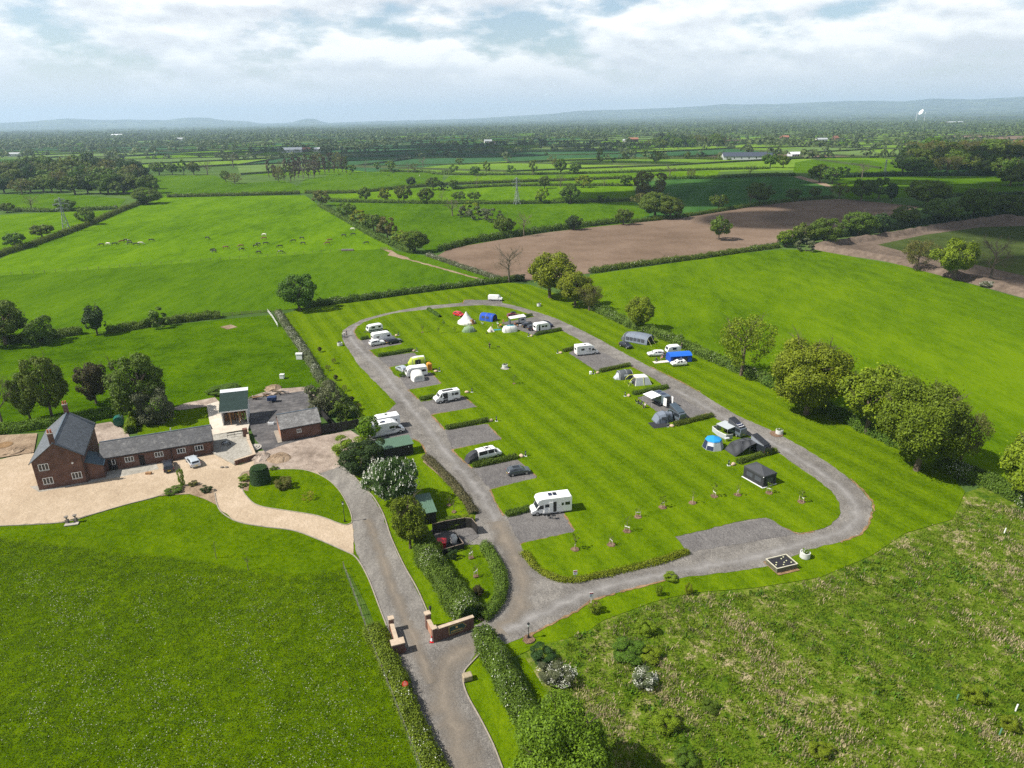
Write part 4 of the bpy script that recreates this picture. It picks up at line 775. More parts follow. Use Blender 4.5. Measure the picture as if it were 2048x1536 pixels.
for x, y, h, r, k, lab in [(1085, 1322, 1.6, 1.6, 'U', 'dark bush above the pair of hawthorn bushes'), (1190, 1225, 1.6, .9, 'Y', 'thin yellow-green sapling bush on the verge below the direction signs'), (1292, 1268, 1.6, 1.2, 'Y', 'leafy green bush at the upper edge of the rough grass'), (1258, 1312, 1.5, 2.0, 'u', 'wide green bush in the rough grass'), (1300, 1318, 1.2, 1.4, 'Y', 'low green bush beside the wide green bush'),
     (1332, 1458, 1.8, 1.4, 'Y', 'bright green bush right of the big bottom tree'), (1370, 1530, 1.2, 1.2, 'u', 'dark leafy bush at the bottom edge'), (1945, 1400, 1.6, 1.2, 'Y', 'young tree bush with a plastic tube in the rough grass'), (2015, 1460, 1.5, 1.0, 'Y', 'young tree bush near the bottom right corner'), (1376, 1190, 1.7, .6, 'Y', 'slim young tree on the verge right of the signs'), (1318, 1192, 1.6, .5, 'Y', 'slim young tree on the verge left of the other slim one'),
     (1340, 1160, .7, 1.1, 'Y', 'short clipped shrub strip at the road edge'), (1640, 1512, 1.3, 1.1, 'Y', 'green bush at the bottom centre-right edge'), (1420, 1420, .9, 1.0, 'u', 'low dark dock clump near the middle of the rough grass'),
     (570, 977, 2.0, 1.6, 'B', 'bronze mounded shrub on the lens-shaped lawn'), (366, 973, 3.6, .6, 'Y', 'slim bright yellow column shrub in the drive bed'), (413, 985, 1.1, 1.0, 'U', 'dark round shrub at the tip of the drive bed'), (350, 985, .8, 1.5, 'u', 'low spreading shrub in the drive bed'), (388, 972, .8, .9, 'B', 'reddish low shrub in the drive bed'),
     (489, 962, .9, 1.1, 'Y', 'ground cover plants at the left tip of the lens lawn'), (485, 975, .6, .8, 'u', 'pale low plants at the left tip of the lens lawn'), (548, 940, .5, .8, 'u', 'low plants behind the dark topiary'), (905, 1118, 1.5, .8, 'U', 'dark upright shrub behind the bin enclosure fence'), (957, 1193, 1.5, .8, 'c', 'dark purple shrub in the shrub bed lawn'), (902, 1052, 1.0, 2.0, 'u', 'green weeds growing inside the black bin fence'), (935, 1045, 1.0, 1.4, 'Y', 'fresh green weeds in the corner of the black bin fence'),
     (450, 785, 1.4, 4.0, 'u', 'nettles and weeds behind the open barn'), (1040, 562, 2.6, 2.6, 'U', 'dark round shrub between the bare tree and the corner oak')]:
    shrub(x, y, h, r, k, lab, lod=1 if r < 3 else 0)
SM = [(656, 742), (672, 762), (690, 783), (704, 806), (668, 728), (640, 705), (718, 820)]
for i, (x, y) in enumerate(SM): shrub(x, y, 1.5, .75, 'c' if i % 2 else 'S', ('%s of the dark orchard saplings along the blossom hedge, counted from the road curve' % ['fourth', 'fifth', 'sixth', 'seventh', 'third', 'second', 'last'][i]), 'orchard_sapling', lod=2, group='orchard saplings')
p = at(617, 1001); t = thing('golden_shrub', 'sprawling golden shrub on a mulch patch on the lens lawn', 'shrub', (p.x, p.y, .25)); c, nn = crown_pts(420, 10, 5, 5, 14, 0, .7); mobj('crown', leaf_mesh('crown', c * np.array([.24, .24, .15]), .16), L_GOLD, t)
mobj('trunk', branch_mb(1.3, 1.1, .9, 3, 1, .1).mesh('trunk'), BARK, t)
# topiary
p = at(522, 966); t = thing('topiary', 'big clipped dark yew drum beside the forecourt', 'topiary', (p.x, p.y, .2)); n = 9000; th = RNG.random(n) * 2 * PI; u = RNG.random(n)
side = u < .72; zz_ = np.where(side, u / .72 * 2.9, 2.9); rr_ = np.where(side, 1.75 - .18 * zz_ / 2.9 - np.clip(zz_ - 2.4, 0, 1) ** 2 * 1.4, 1.4 * np.sqrt(RNG.random(n))); zz_ = np.where(side, zz_, 2.95 + .15 * (1 - rr_ / 1.4))
mobj('crown', leaf_mesh('crown', np.column_stack([rr_ * np.cos(th), rr_ * np.sin(th), zz_]), .17, np.column_stack([np.cos(th) * side, np.sin(th) * side, (~side) + .3]), .5), L_YEW, t)
MB().lathe([(1.6, 0), (1.6, 1.2), (1.45, 2.3), (1.2, 2.85)], 16).build('stems', L_YEW, t)
# ---- grass, tussocks, docks and wild flowers (countless: one mass each)
def in_poly(P, px):
    q = np.array([(v.x, v.y) for v in gpts(px)]); c = np.zeros(len(P), bool)
    for (x0, y0), (x1, y1) in zip(q, np.roll(q, -1, 0)):
        m_ = (y0 > P[:, 1]) != (y1 > P[:, 1]); c ^= m_ & (P[:, 0] < (x1 - x0) * (P[:, 1] - y0) / (y1 - y0 + 1e-12) + x0)
    return c
def scatter(px, n, seed=0, clump=0):
    q = np.array([(v.x, v.y) for v in gpts(px)]); rg = np.random.default_rng(seed); lo, hi = q.min(0), q.max(0); P = rg.uniform(lo, hi, (n * 3, 2))
    P = P[in_poly(P, px)][:n]
    if clump:
        k = rg.uniform(lo, hi, (clump, 2)); df = P[:, None] - k[None]; ax = np.array([.52, -.85]); ua = df @ ax; va = df @ np.array([.85, .52]); d = np.min((ua / 4.6) ** 2 + (va / 1.5) ** 2, 1); P = P[rg.random(len(P)) < np.exp(-d) + .05]
    return P
def blades(name, P, h, w_, spread, nb, lm, label, cat, z=.15, lean=.6):
    n = len(P) * nb; b = np.repeat(P, nb, 0) + RNG.normal(size=(n, 2)) * spread; a = RNG.random(n) * 2 * PI; hh = np.repeat(RNG.uniform(.6, 1.4, len(P)), nb) * RNG.uniform(.6, 1.2, n) * h
    dx = np.stack([np.cos(a), np.sin(a)], 1); sd = np.stack([-dx[:, 1], dx[:, 0]], 1) * w_ / 2; ln = (RNG.random(n) * lean)[:, None] * hh[:, None]
    z0 = np.full(n, z); v = np.stack([np.column_stack([b - sd, z0]), np.column_stack([b + sd, z0]), np.column_stack([b + sd * .7 + dx * ln * .5, z0 + hh * .7]), np.column_stack([b - sd * .2 + dx * ln, z0 + hh])], 1).reshape(-1, 3)
    me = bpy.data.meshes.new(name); me.vertices.add(4 * n); me.vertices.foreach_set('co', v.astype(np.float32).ravel()); me.loops.add(4 * n); me.loops.foreach_set('vertex_index', np.arange(4 * n, dtype=np.int32))
    me.polygons.add(n); me.polygons.foreach_set('loop_start', np.arange(0, 4 * n, 4, dtype=np.int32)); me.update(calc_edges=True)
    return stuff(mobj(name, me, lm), label, cat)
RPX = [(1080, 1310), (1205, 1250), (1307, 1210), (1384, 1192), (1512, 1182), (1640, 1162), (1742, 1118), (1809, 1074), (1905, 1046), (1940, 1000), (2048, 1020), (2250, 1100), (2350, 1650), (1230, 1650), (1110, 1420)]
blades('rough_grass', scatter(RPX, 8000, 1), .30, .10, .30, 8, GRASSD, 'rank green tussock grass covering the rough field', 'grass')
blades('dry_grass', scatter(RPX, 8500, 2, 34), .34, .09, .34, 11, STRAW, 'pale dead grass tufts scattered through the rough field', 'grass')
blades('dock_plants', scatter(RPX, 3000, 3, 30), .36, .22, .22, 9, L_DOCK, 'broad-leaved dock plants in patches of the rough field', 'plants', lean=1.0)
blades('dead_stems', scatter(RPX, 2200, 13, 60), .40, .07, .30, 10, L_HEA, 'greyish brown withered stems in the rough field', 'plants', lean=.9)
MPX = [(-30, 1075), (273, 1112), (400, 1124), (513, 1150), (610, 1153), (682, 1142), (720, 1235), (750, 1320), (788, 1414), (832, 1540), (850, 1590), (-30, 1590)]
blades('long_grass', scatter(MPX, 15000, 4), .13, .09, .28, 6, GRASSB, 'long uncut meadow grass in the bottom left field', 'grass', lean=.9)
fl = scatter([(-30, 1140), (300, 1150), (640, 1170), (700, 1230), (740, 1330), (800, 1480), (830, 1590), (-30, 1590)], 9500, 5, 60); c = np.column_stack([fl, RNG.uniform(.32, .48, len(fl))])
stuff(mobj('wild_flowers', leaf_mesh('wild_flowers', c, .10, np.tile([0, 0, 1.0], (len(c), 1)), .5, 1.0), leaf_mat('pale_flower_heads', (.38, .40, .30), var=.25)), 'pale wild flower heads speckling the bottom left meadow', 'flowers')
# ---- beyond 1.3 km: hedgerows and trees nobody could count
er = random.Random(9); mb = MB(); TC = []; TS = []
for a, b in FEDGES:
    if er.random() < .12: continue
    m_ = (a + b) / 2; x, y = proj((m_.x, m_.y, 0))
    dens = er.choice((.15, .4, .8, 1.6))
    if y > 345 or m_.y < 900: continue
    hh = er.uniform(1.6, 3.0); d = (b - a).normalized(); nn = Vector((-d.y, d.x)) * 1.4; k = 3
    pts = [a.lerp(b, i / k) + nn * er.uniform(-1.5, 1.5) for i in range(k + 1)]
    for p, q in zip(pts[:-1], pts[1:]): mb.hexa([(*(p - nn), 0), (*(q - nn), 0), (*(q + nn), 0), (*(p + nn), 0), (*(p - nn * .7), hh), (*(q - nn * .7), hh * er.uniform(.8, 1.2)), (*(q + nn * .7), hh), (*(p + nn * .7), hh)])
    L = (b - a).length; s = 0
    while s < L:
        s += er.expovariate(dens / (26 if m_.y < 2600 else 44)); p = a + d * s
        if p.y > 950 and proj((p.x, p.y, 0))[1] < 322: TC.append((p.x, p.y, 0.0)); TS.append(er.uniform(6, 14.5))
stuff(mb.build('distant_hedgerows', L_FAR), 'thin dark hedgerows dividing the distant fields', 'hedgerows')
for _ in range(120):   # copses
    d = er.uniform(1500, 5200); px = er.uniform(-150, 2200); r_ = ray(px, 240); hd = math.hypot(r_.x, r_.y); cx, cy = r_.x / hd * d, r_.y / hd * d
    if cy < 1300: continue
    for _ in range(int(er.uniform(6, 26) * min(1.5, d / 2500))):
        TC.append((cx + er.gauss(0, 45), cy + er.gauss(0, 22), 0.0)); TS.append(er.uniform(8, 14))
for (cx, cy, n_, sx, sy) in [(1725, 252, 130, 78, 4), (730, 272, 130, 66, 4), (1360, 262, 60, 60, 2), (120, 285, 120, 120, 8), (1960, 300, 40, 80, 6), (1560, 288, 60, 60, 6), (420, 290, 70, 80, 6), (1150, 275, 70, 100, 5)]:
    for _ in range(n_):
        p = at(cx + er.gauss(0, sx * .5), max(246 - (cx - 1024) * .014 + 3, cy + er.gauss(0, sy * .5)))
        if 900 < p.length < 6000: TC.append((p.x, p.y, 0.0)); TS.append(er.uniform(10, 15))
for _ in range(300):   # the far plain: tree lines and copses between open fields
    d = 2700 + 8000 * er.random() ** 1.15; px = er.uniform(-120, 2170); r_ = ray(px, 240); hd = math.hypot(r_.x, r_.y); x, y = r_.x / hd * d, r_.y / hd * d
    u_ = (fu if er.random() < .72 else fv); L = er.uniform(80, 520); st = er.uniform(9, 26); wd = er.choice((3, 6, 6, 25, 60)); s_ = 0.0; big = er.uniform(.7, 1.35)
    while s_ < L:
        q_ = u_ * s_ + Vector((er.gauss(0, wd), er.gauss(0, wd))); s_ += er.expovariate(1 / st); TC.append((x + q_.x, y + q_.y, terrain_z(x + q_.x, y + q_.y))); TS.append(er.uniform(7, 17) * big)
TC = np.array(TC); TS = np.array(TS); k = 16; n = len(TC); d = unit(n * k); d[:, 2] = np.abs(d[:, 2])
C = np.repeat(TC, k, 0) + d * np.repeat(TS, k)[:, None] * np.array([.55, .55, .62]) + np.array([0, 0, 1.0]) * np.repeat(TS, k)[:, None] * .25
near = np.linalg.norm(TC[:, :2], axis=1) < 2600; nk = np.repeat(near, k)
stuff(mobj('distant_trees', leaf_mesh('distant_trees', C[nk], np.repeat(TS, k)[nk] * .42, d[nk], .6, .9), L_FAR), 'countless hedgerow trees on the distant plain', 'trees')
stuff(mobj('distant_woodland', leaf_mesh('distant_woodland', C[~nk], np.repeat(TS, k)[~nk] * .5, d[~nk], .6, .9), L_FAR), 'hazy woodland merging towards the horizon hills', 'woodland')
# ================================================================ VEHICLES
ZG = .19
PWHITE = mat('white_paint', (.80, .80, .79), .35, var=.02, coat=.3); GLASS = mat('dark_glass', (.018, .022, .026), .08, var=.2, spec=.7); TYRE = mat('tyre_rubber', (.022, .022, .023), .85); RIM = mat('alloy_rim', (.50, .51, .52), .35, metal=.7)
BLACKP = mat('black_plastic', (.025, .025, .027), .5); CHAS = mat('grey_chassis', (.10, .10, .105), .7); LAMPW = mat('headlamp', (.75, .77, .78), .15, var=.05); LAMPR = mat('tail_lamp', (.45, .02, .015), .2); PLATEY = mat('yellow_plate', (.75, .55, .05), .5); PLATEW = mat('white_plate', (.8, .8, .78), .5)
SOLAR = mat('solar_cell', (.02, .025, .06), .12, var=.3, vs=6, spec=.7); ROOFL = mat('roof_light_plastic', (.62, .64, .66), .3, var=.1); STRIPE = mat('grey_graphic', (.16, .17, .19), .4); TRIMG = mat('pale_grey_trim', (.50, .51, .52), .5)
PAINT = dict(white=PWHITE, silver=mat('silver_paint', (.48, .53, .58), .3, metal=.35, coat=.5, var=.04), grey=mat('grey_paint', (.085, .10, .115), .3, metal=.3, coat=.6, var=.05), dark=mat('dark_paint', (.018, .020, .028), .3, coat=.6, var=.1), navy=mat('navy_paint', (.012, .018, .045), .3, coat=.6, var=.1),
             red=mat('red_paint', (.52, .018, .025), .3, coat=.5, var=.05), maroon=mat('maroon_paint', (.16, .008, .016), .3, coat=.5, var=.05), slate=mat('slate_paint', (.13, .16, .19), .3, metal=.3, coat=.4, var=.05), pale=mat('pale_silver_paint', (.55, .60, .64), .3, metal=.3, coat=.5, var=.04), cream=mat('cream_panel', (.72, .71, .66), .5, var=.04))
_w = {}
def wheel(t, x, y, r, wd, rimm=RIM):
    k = (round(r, 3), round(wd, 3))
    if k not in _w:
        a = MB().loft([[(rr_ * math.cos(2 * PI * i / 16), yy, rr_ * math.sin(2 * PI * i / 16)) for i in range(16)] for rr_, yy in ((r * .86, -wd / 2), (r, -wd * .32), (r, wd * .32), (r * .86, wd / 2))]).mesh('wheel')
        b = MB(); b.loft([[(rr_ * math.cos(2 * PI * i / 14), yy, rr_ * math.sin(2 * PI * i / 14)) for i in range(14)] for rr_, yy in ((r * .62, -wd * .53), (r * .62, wd * .53))]); _w[k] = (a, b.mesh('rim'))
    a, b = _w[k]; o = mobj('wheel', a, TYRE, t); o.location = (x, y, r); q = mobj('rim', b, rimm, o)
    return o
def panel(mb, a, b, c, d, u0, u1, v0, v1, off=.012, m=0):
    """a glazed pane inset into the shell quad a-b-c-d, set a little proud"""
    a, b, c, d = (Vector(p) for p in (a, b, c, d)); f = lambda u, v: (a * (1 - u) + b * u) * (1 - v) + (d * (1 - u) + c * u) * v
    p = [f(u0, v0), f(u1, v0), f(u1, v1), f(u0, v1)]; n = (p[1] - p[0]).cross(p[3] - p[0]).normalized()
    mb.hexa([q - n * .01 for q in p] + [q + n * off for q in p], m)
SHAPES = {   # (x/L, zbottom, zshoulder, ztop, half width, top half width); rear -> front; glazing spans
 'hatch': ([(-.50, .22, .52, .60, .90, .80), (-.475, .17, .60, .66, .98, .80), (-.40, .16, .63, .92, 1, .74), (-.30, .16, .63, .99, 1, .74), (-.02, .15, .62, 1.0, 1, .75), (.10, .15, .61, .97, 1, .74), (.27, .15, .60, .64, 1, .86), (.44, .16, .53, .56, .97, .82), (.50, .24, .42, .46, .86, .74)], (1, 2), (5, 6), [(2, 4, .05, .93), (4, 6, .06, .62)]),
 'estate': ([(-.50, .22, .52, .60, .90, .80), (-.485, .17, .60, .66, .98, .80), (-.44, .16, .63, .93, 1, .76), (-.36, .16, .63, .98, 1, .76), (-.06, .15, .62, 1.0, 1, .77), (.08, .15, .61, .97, 1, .76), (.25, .15, .60, .64, 1, .86), (.44, .16, .53, .56, .97, .82), (.50, .24, .42, .46, .86, .74)], (1, 2), (5, 6), [(2, 4, .06, .95), (4, 6, .06, .62)]),
 'suv': ([(-.50, .25, .54, .62, .92, .82), (-.48, .19, .60, .66, .98, .82), (-.43, .18, .62, .93, 1, .78), (-.34, .18, .63, .99, 1, .78), (-.02, .17, .62, 1.0, 1, .79), (.10, .17, .62, .97, 1, .78), (.25, .17, .61, .65, 1, .88), (.44, .18, .56, .60, .97, .85), (.50, .27, .46, .50, .88, .78)], (1, 2), (5, 6), [(2, 4, .05, .95), (4, 6, .06, .62)]),
 'van': ([(-.50, .15, .52, .93, .97, .86), (-.485, .14, .53, .98, 1, .88), (-.1, .14, .53, 1.0, 1, .89), (.18, .14, .53, .99, 1, .88), (.24, .14, .53, .96, 1, .86), (.37, .14, .52, .56, .99, .90), (.47, .16, .44, .48, .95, .82), (.50, .22, .34, .40, .85, .74)], None, (4, 5), [(3, 5, .25, .62)]),
 'bus': ([(-.50, .15, .52, .90, .97, .84), (-.485, .14, .53, .98, 1, .86), (-.1, .14, .53, 1.0, 1, .87), (.18, .14, .53, .99, 1, .86), (.24, .14, .53, .96, 1, .84), (.37, .14, .52, .56, .99, .90), (.47, .16, .44, .48, .95, .82), (.50, .22, .34, .40, .85, .74)], (0, 1), (4, 5), [(1, 2, .08, .94), (2, 3, .06, .9), (3, 5, .06, .62)])}
def car(name, label, cat, frame, shape, paint, L=4.25, W=1.78, H=1.48, group=None, roof=None, rr=.32, plate=True, scale_len=None):
    c, a, ln = frame; t = thing(name, label, cat, (c.x, c.y, ZG), a, group); st, rearg, frontg, sides = SHAPES[shape]; h = W / 2; rings = []
    for xf, zb, zs, zt, ws, wt in st:
        x = xf * L; R_ = [(x, -h * ws * .86, zb * H), (x, -h * ws, (zb * .55 + zs * .45) * H), (x, -h * ws * .97, zs * H), (x, -h * wt, zt * H - .03 * (zt > zs + .1)), (x, -h * wt * .72, zt * H)]
        rings.append(R_ + [(x, -y, z) for x, y, z in R_[::-1]])
    b = MB().loft(rings).build('body', PAINT[paint], t, smooth=False, bevel=.02)
    g_ = MB()
    def pt(i, k): return Vector(rings[i][k])
    if frontg: i, j = frontg; ws_ = MB(); panel(ws_, pt(i, 3), pt(i, 6), pt(j, 6), pt(j, 3), .06, .94, .06, .92); ws_.build('windscreen', GLASS, t)
    if rearg: i, j = rearg; ws_ = MB(); panel(ws_, pt(i, 6), pt(i, 3), pt(j, 3), pt(j, 6), .08, .92, .10, .92); ws_.build('rear_window', GLASS, t)
    for s in (0, 1):
        for i, j, u0, u1 in sides:
            lo, hi = (2, 3) if s == 0 else (7, 6); sg = MB()
            if s == 0: panel(sg, pt(i, lo), pt(j, lo), pt(j, hi), pt(i, hi), u0, u1, .12, .90)
            else: panel(sg, pt(j, lo), pt(i, lo), pt(i, hi), pt(j, hi), 1 - u1, 1 - u0, .12, .90)
            sg.build('side_window', GLASS, t)
    for sx, fx in ((-1, -.31), (1, .31)):
        for s in (-1, 1): wheel(t, fx * L, s * (h - .10), rr, .22)
    for s in (-1, 1):
        f_ = st[-2]; z = f_[2] * H * .92; MB().hexa([(L * .455, s * h * .55, z - .09), (L * .492, s * h * .52, z - .12), (L * .465, s * h * .93, z - .10), (L * .42, s * h * .96, z - .07), (L * .45, s * h * .55, z + .04), (L * .485, s * h * .52, z), (L * .462, s * h * .93, z + .01), (L * .415, s * h * .985, z + .04)]).build('headlight', LAMPW, t)
        zt = st[1][2] * H; MB().box(-L * .497, -L * .465, min(s * h * .68, s * h * .96), max(s * h * .68, s * h * .96), zt * .82, zt * 1.02).build('tail_light', LAMPR, t)
        MB().obox((L * .19, s * (h + .09)), .12, .2, st[4][2] * H, st[4][2] * H + .14).build('mirror', PAINT[paint], t)
    if plate: MB().box(-L * .503, -L * .49, -.26, .26, .30 * H, .30 * H + .11).build('number_plate', PLATEY, t)
    MB().box(L * .46, L * .503, -h * .6, h * .6, .20 * H, .32 * H).build('grille', BLACKP, t)
    if roof == 'rails':
        for s in (-1, 1): MB().box(-L * .36, L * .06, s * h * .66 - .02, s * h * .66 + .02, H * .985, H + .06).build('roof_rail', BLACKP, t)
    if roof == 'glass': MB().hexa([(-L * .25, -h * .5, H - .02), (L * .04, -h * .5, H - .02), (L * .04, h * .5, H - .02), (-L * .25, h * .5, H - .02), (-L * .25, -h * .5, H + .015), (L * .04, -h * .5, H + .015), (L * .04, h * .5, H + .015), (-L * .25, h * .5, H + .015)]).build('sunroof', GLASS, t)
    if roof == 'box': MB().loft([[(x, y * w_, H + .12 + z * hh) for y, z in ((-1, 0), (-1, .6), (-.7, 1), (.7, 1), (1, .6), (1, 0))] for x, w_, hh in ((-1.1, .30, .15), (-.8, .38, .36), (.3, .38, .36), (.8, .25, .12))]).build('roof_box', BLACKP, t)
    return t
def side(pr, pf, w=1.78, z=0.0):
    """vehicle frame from the visible lower edge of its near side: rear point, front point"""
    c, a, ln = frag(pr, pf); n = Vector((-math.sin(a), math.cos(a), 0))
    if n.dot(Vector((c.x, c.y, 0))) < 0: n = -n
    return c + n * w / 2, a, ln
def ang(px, py, deg): p = at(px, py); return p, R(deg), 0
car('parked_car', 'grey hatchback alone on the gravel bay', 'car', side((1017, 957), (1062, 950)), 'hatch', 'grey', 4.25, roof='glass')
car('parked_car', 'white SUV parked in front of the far left white caravan', 'car', side((742, 695), (771, 690)), 'suv', 'white', 4.4, 1.84, 1.62, rr=.36)
car('parked_car', 'black estate car nose to tail with the white SUV', 'car', side((778, 691), (804, 686)), 'estate', 'dark', 4.6)
car('parked_car', 'silver hatchback beside the lime green tent', 'car', (at(804, 743.5), R(128), 0), 'hatch', 'silver', 4.2)
car('parked_car', 'bright red car beside the white bell tent', 'car', (at(917.5, 633), R(-42), 0), 'hatch', 'red', 4.0)
car('parked_car', 'dark red estate car with a black roof box behind the white canopy', 'car', (at(1028, 636), R(15), 0), 'estate', 'maroon', 4.6, roof='box')
car('parked_car', 'dark car right beside the white canopy camper', 'car', (at(1058, 655), R(20), 0), 'estate', 'dark', 4.4)
car('parked_car', 'dark car half hidden behind the far right white caravan', 'car', (at(1068, 660.5), R(22), 0), 'suv', 'dark', 4.3, 1.8, 1.6)
car('parked_car', 'dark navy car closest to the road by the far right caravan', 'car', (at(1093, 653), R(-48), 0), 'hatch', 'navy', 4.3)
car('parked_car', 'black hatchback beside the large grey tunnel tent', 'car', side((1239, 694), (1254, 699.5)), 'hatch', 'dark', 4.1)
car('parked_car', 'white estate car behind the picnic rug by the blue tent', 'car', side((1328, 714), (1298, 715)), 'estate', 'white', 4.5)
car('parked_car', 'white hatchback in front of the big blue tent', 'car', side((1374.5, 733), (1344, 735)), 'hatch', 'white', 4.0, roof='glass')
car('parked_car', 'black estate car parked by the long brick range', 'car', (at(338, 938), R(118), 0), 'estate', 'dark', 4.6, 1.8)
car('parked_car', 'silver blue estate car parked by the long brick range', 'car', (at(387, 929), R(128), 0), 'estate', 'pale', 4.6, 1.8)
v = car('delivery_van', 'white windowless van alone on the far bay', 'van', side((976, 602.6), (1004, 603.6), 1.95), 'van', 'white', 5.0, 1.95, 1.97, rr=.34)
# ---- campers built on vans
def poptop(t, L, W, H, x0, x1, rise, canvas, lid, hinge_front=False, solar=False):
    """lifting roof: canvas bellows under a tilted lid"""
    w_ = W * .42; za, zb = (H + rise, H + .06) if not hinge_front else (H + .06, H + rise)
    MB().hexa([(x0, -w_, H - .02), (x1, -w_, H - .02), (x1, w_, H - .02), (x0, w_, H - .02), (x0, -w_, za), (x1, -w_, zb), (x1, w_, zb), (x0, w_, za)]).build('canvas_bellows', canvas, t)
    r_ = MB().hexa([(x0 - .06, -w_ - .05, za), (x1 + .06, -w_ - .05, zb), (x1 + .06, w_ + .05, zb), (x0 - .06, w_ + .05, za), (x0 - .04, -w_ - .02, za + .10), (x1 + .04, -w_ - .02, zb + .10), (x1 + .04, w_ + .02, zb + .10), (x0 - .04, w_ + .02, za + .10)]).build('lifting_roof', lid, t, bevel=.03)
    if solar:
        for k in (0, 1):
            f0 = .62 + k * .18 if not hinge_front else .08 + k * .18; f1 = f0 + .15; q = lambda f: (x0 + (x1 - x0) * f, za + (zb - za) * f + .105); (xa, z_a), (xb, z_b) = q(f0), q(f1)
            for e, zz_, m_, nm in ((.05, .004, PWHITE, 'solar_frame'), (0, .014, SOLAR, 'solar_panel')):
                MB().hexa([(xa - e, -w_ * .75 - e, z_a), (xb + e, -w_ * .75 - e, z_b), (xb + e, w_ * .75 + e, z_b), (xa - e, w_ * .75 + e, z_a), (xa - e, -w_ * .75 - e, z_a + zz_), (xb + e, -w_ * .75 - e, z_b + zz_), (xb + e, w_ * .75 + e, z_b + zz_), (xa - e, w_ * .75 + e, z_a + zz_)]).build(nm, m_, t)
t = car('campervan', 'white van camper with a dark tailgate tent behind a bay hedge', 'campervan', side((959, 925), (1004, 914), 1.9), 'bus', 'white', 4.95, 1.9, 1.97, rr=.33)
for x in (-.9, .1): MB().box(x - .04, x + .04, -.78, .78, 1.975, 2.05).build('roof_bar', BLACKP, t)
MB().box(-.65, -.1, -.3, .3, 1.965, 2.03).build('roof_vent', BLACKP, t)
tb = MB(); tb.loft([[(x, y * w_, z * hh) for y, z in ((-1, 0), (-.95, .55), (-.62, .95), (0, 1.05), (.62, .95), (.95, .55), (1, 0))] for x, w_, hh in ((-2.5, .92, 2.0), (-3.3, 1.0, 1.9), (-4.3, 1.05, 1.25), (-4.7, .9, .1))]).build('tailgate_tent', mat('charcoal_canvas', (.035, .037, .042), .8, var=.2), t)
CANVD = mat('dark_canvas', (.045, .050, .058), .85, var=.15); CANVG = mat('grey_canvas', (.20, .22, .25), .85, var=.12); LIDB = mat('black_roof_lid', (.028, .030, .035), .35, var=.1)
AX = R(-52)
c0 = (at(1352, 842) + at(1338, 836)) / 2
t = car('campervan', 'blue-grey van camper with raised roof and attached drive-away tent', 'campervan', (at(1350, 838), R(116), 0), 'bus', 'slate', 4.9, 1.9, 1.97); poptop(t, 4.9, 1.9, 1.97, -1.9, 1.1, 1.0, CANVD, mat('blue_grey_lid', (.06, .085, .11), .4), True)
t = car('campervan', 'slate grey camper with raised black roof carrying framed solar panels', 'campervan', (at(1468, 868), R(118), 0), 'bus', 'slate', 4.9, 1.9, 1.97); poptop(t, 4.9, 1.9, 1.97, -2.0, 1.1, 1.05, CANVD, LIDB, True, solar=True)
t = car('campervan', 'dark camper with raised roof joined to a charcoal sun canopy', 'campervan', (at(1514, 903), R(120), 0), 'bus', 'dark', 4.9, 1.9, 1.97); poptop(t, 4.9, 1.9, 1.97, -2.0, 1.1, 1.05, CANVG, LIDB, True)
# ---- panel van conversion with black roof stripe
def win(t, x0, x1, z0, z1, y, s, nm='window', m=GLASS, d=.02, frame=None):
    y0, y1 = (y - .01, y + d) if s > 0 else (-y - d, -y + .01)
    if frame: MB().box(x0 - .04, x1 + .04, y0 if s > 0 else y0 + .006, y1 - .006 if s > 0 else y1, z0 - .04, z1 + .04).build('window_frame', frame, t)
    return MB().box(x0, x1, y0, y1, z0, z1).build(nm, m, t, bevel=.0)
t = car('campervan', 'tall white panel van camper with open side door and black roof stripe', 'campervan', side((923, 801), (870, 811), 2.05), 'van', 'white', 6.0, 2.05, 2.55, rr=.36)
MB().box(-1.6, 1.0, -.5, .5, 2.53, 2.56).build('roof_stripe', BLACKP, t); MB().box(-2.4, -1.8, -.35, .35, 2.52, 2.62).build('roof_vent', ROOFL, t)
for x0, x1 in ((-2.55, -1.65), (-1.45, -.55)): win(t, x0, x1, 1.45, 2.0, 1.005, 1)
win(t, .05, 1.15, .45, 2.25, 1.0, 1, 'doorway_shade', BLACKP); MB().box(-.95, .02, 1.03, 1.10, .45, 2.25).build('sliding_door', PWHITE, t)  # doorway is a black sheet painted for the shade inside the van
MB().obox((.5, 1.25), .8, .35, .22, .30).build('step', CHAS, t)
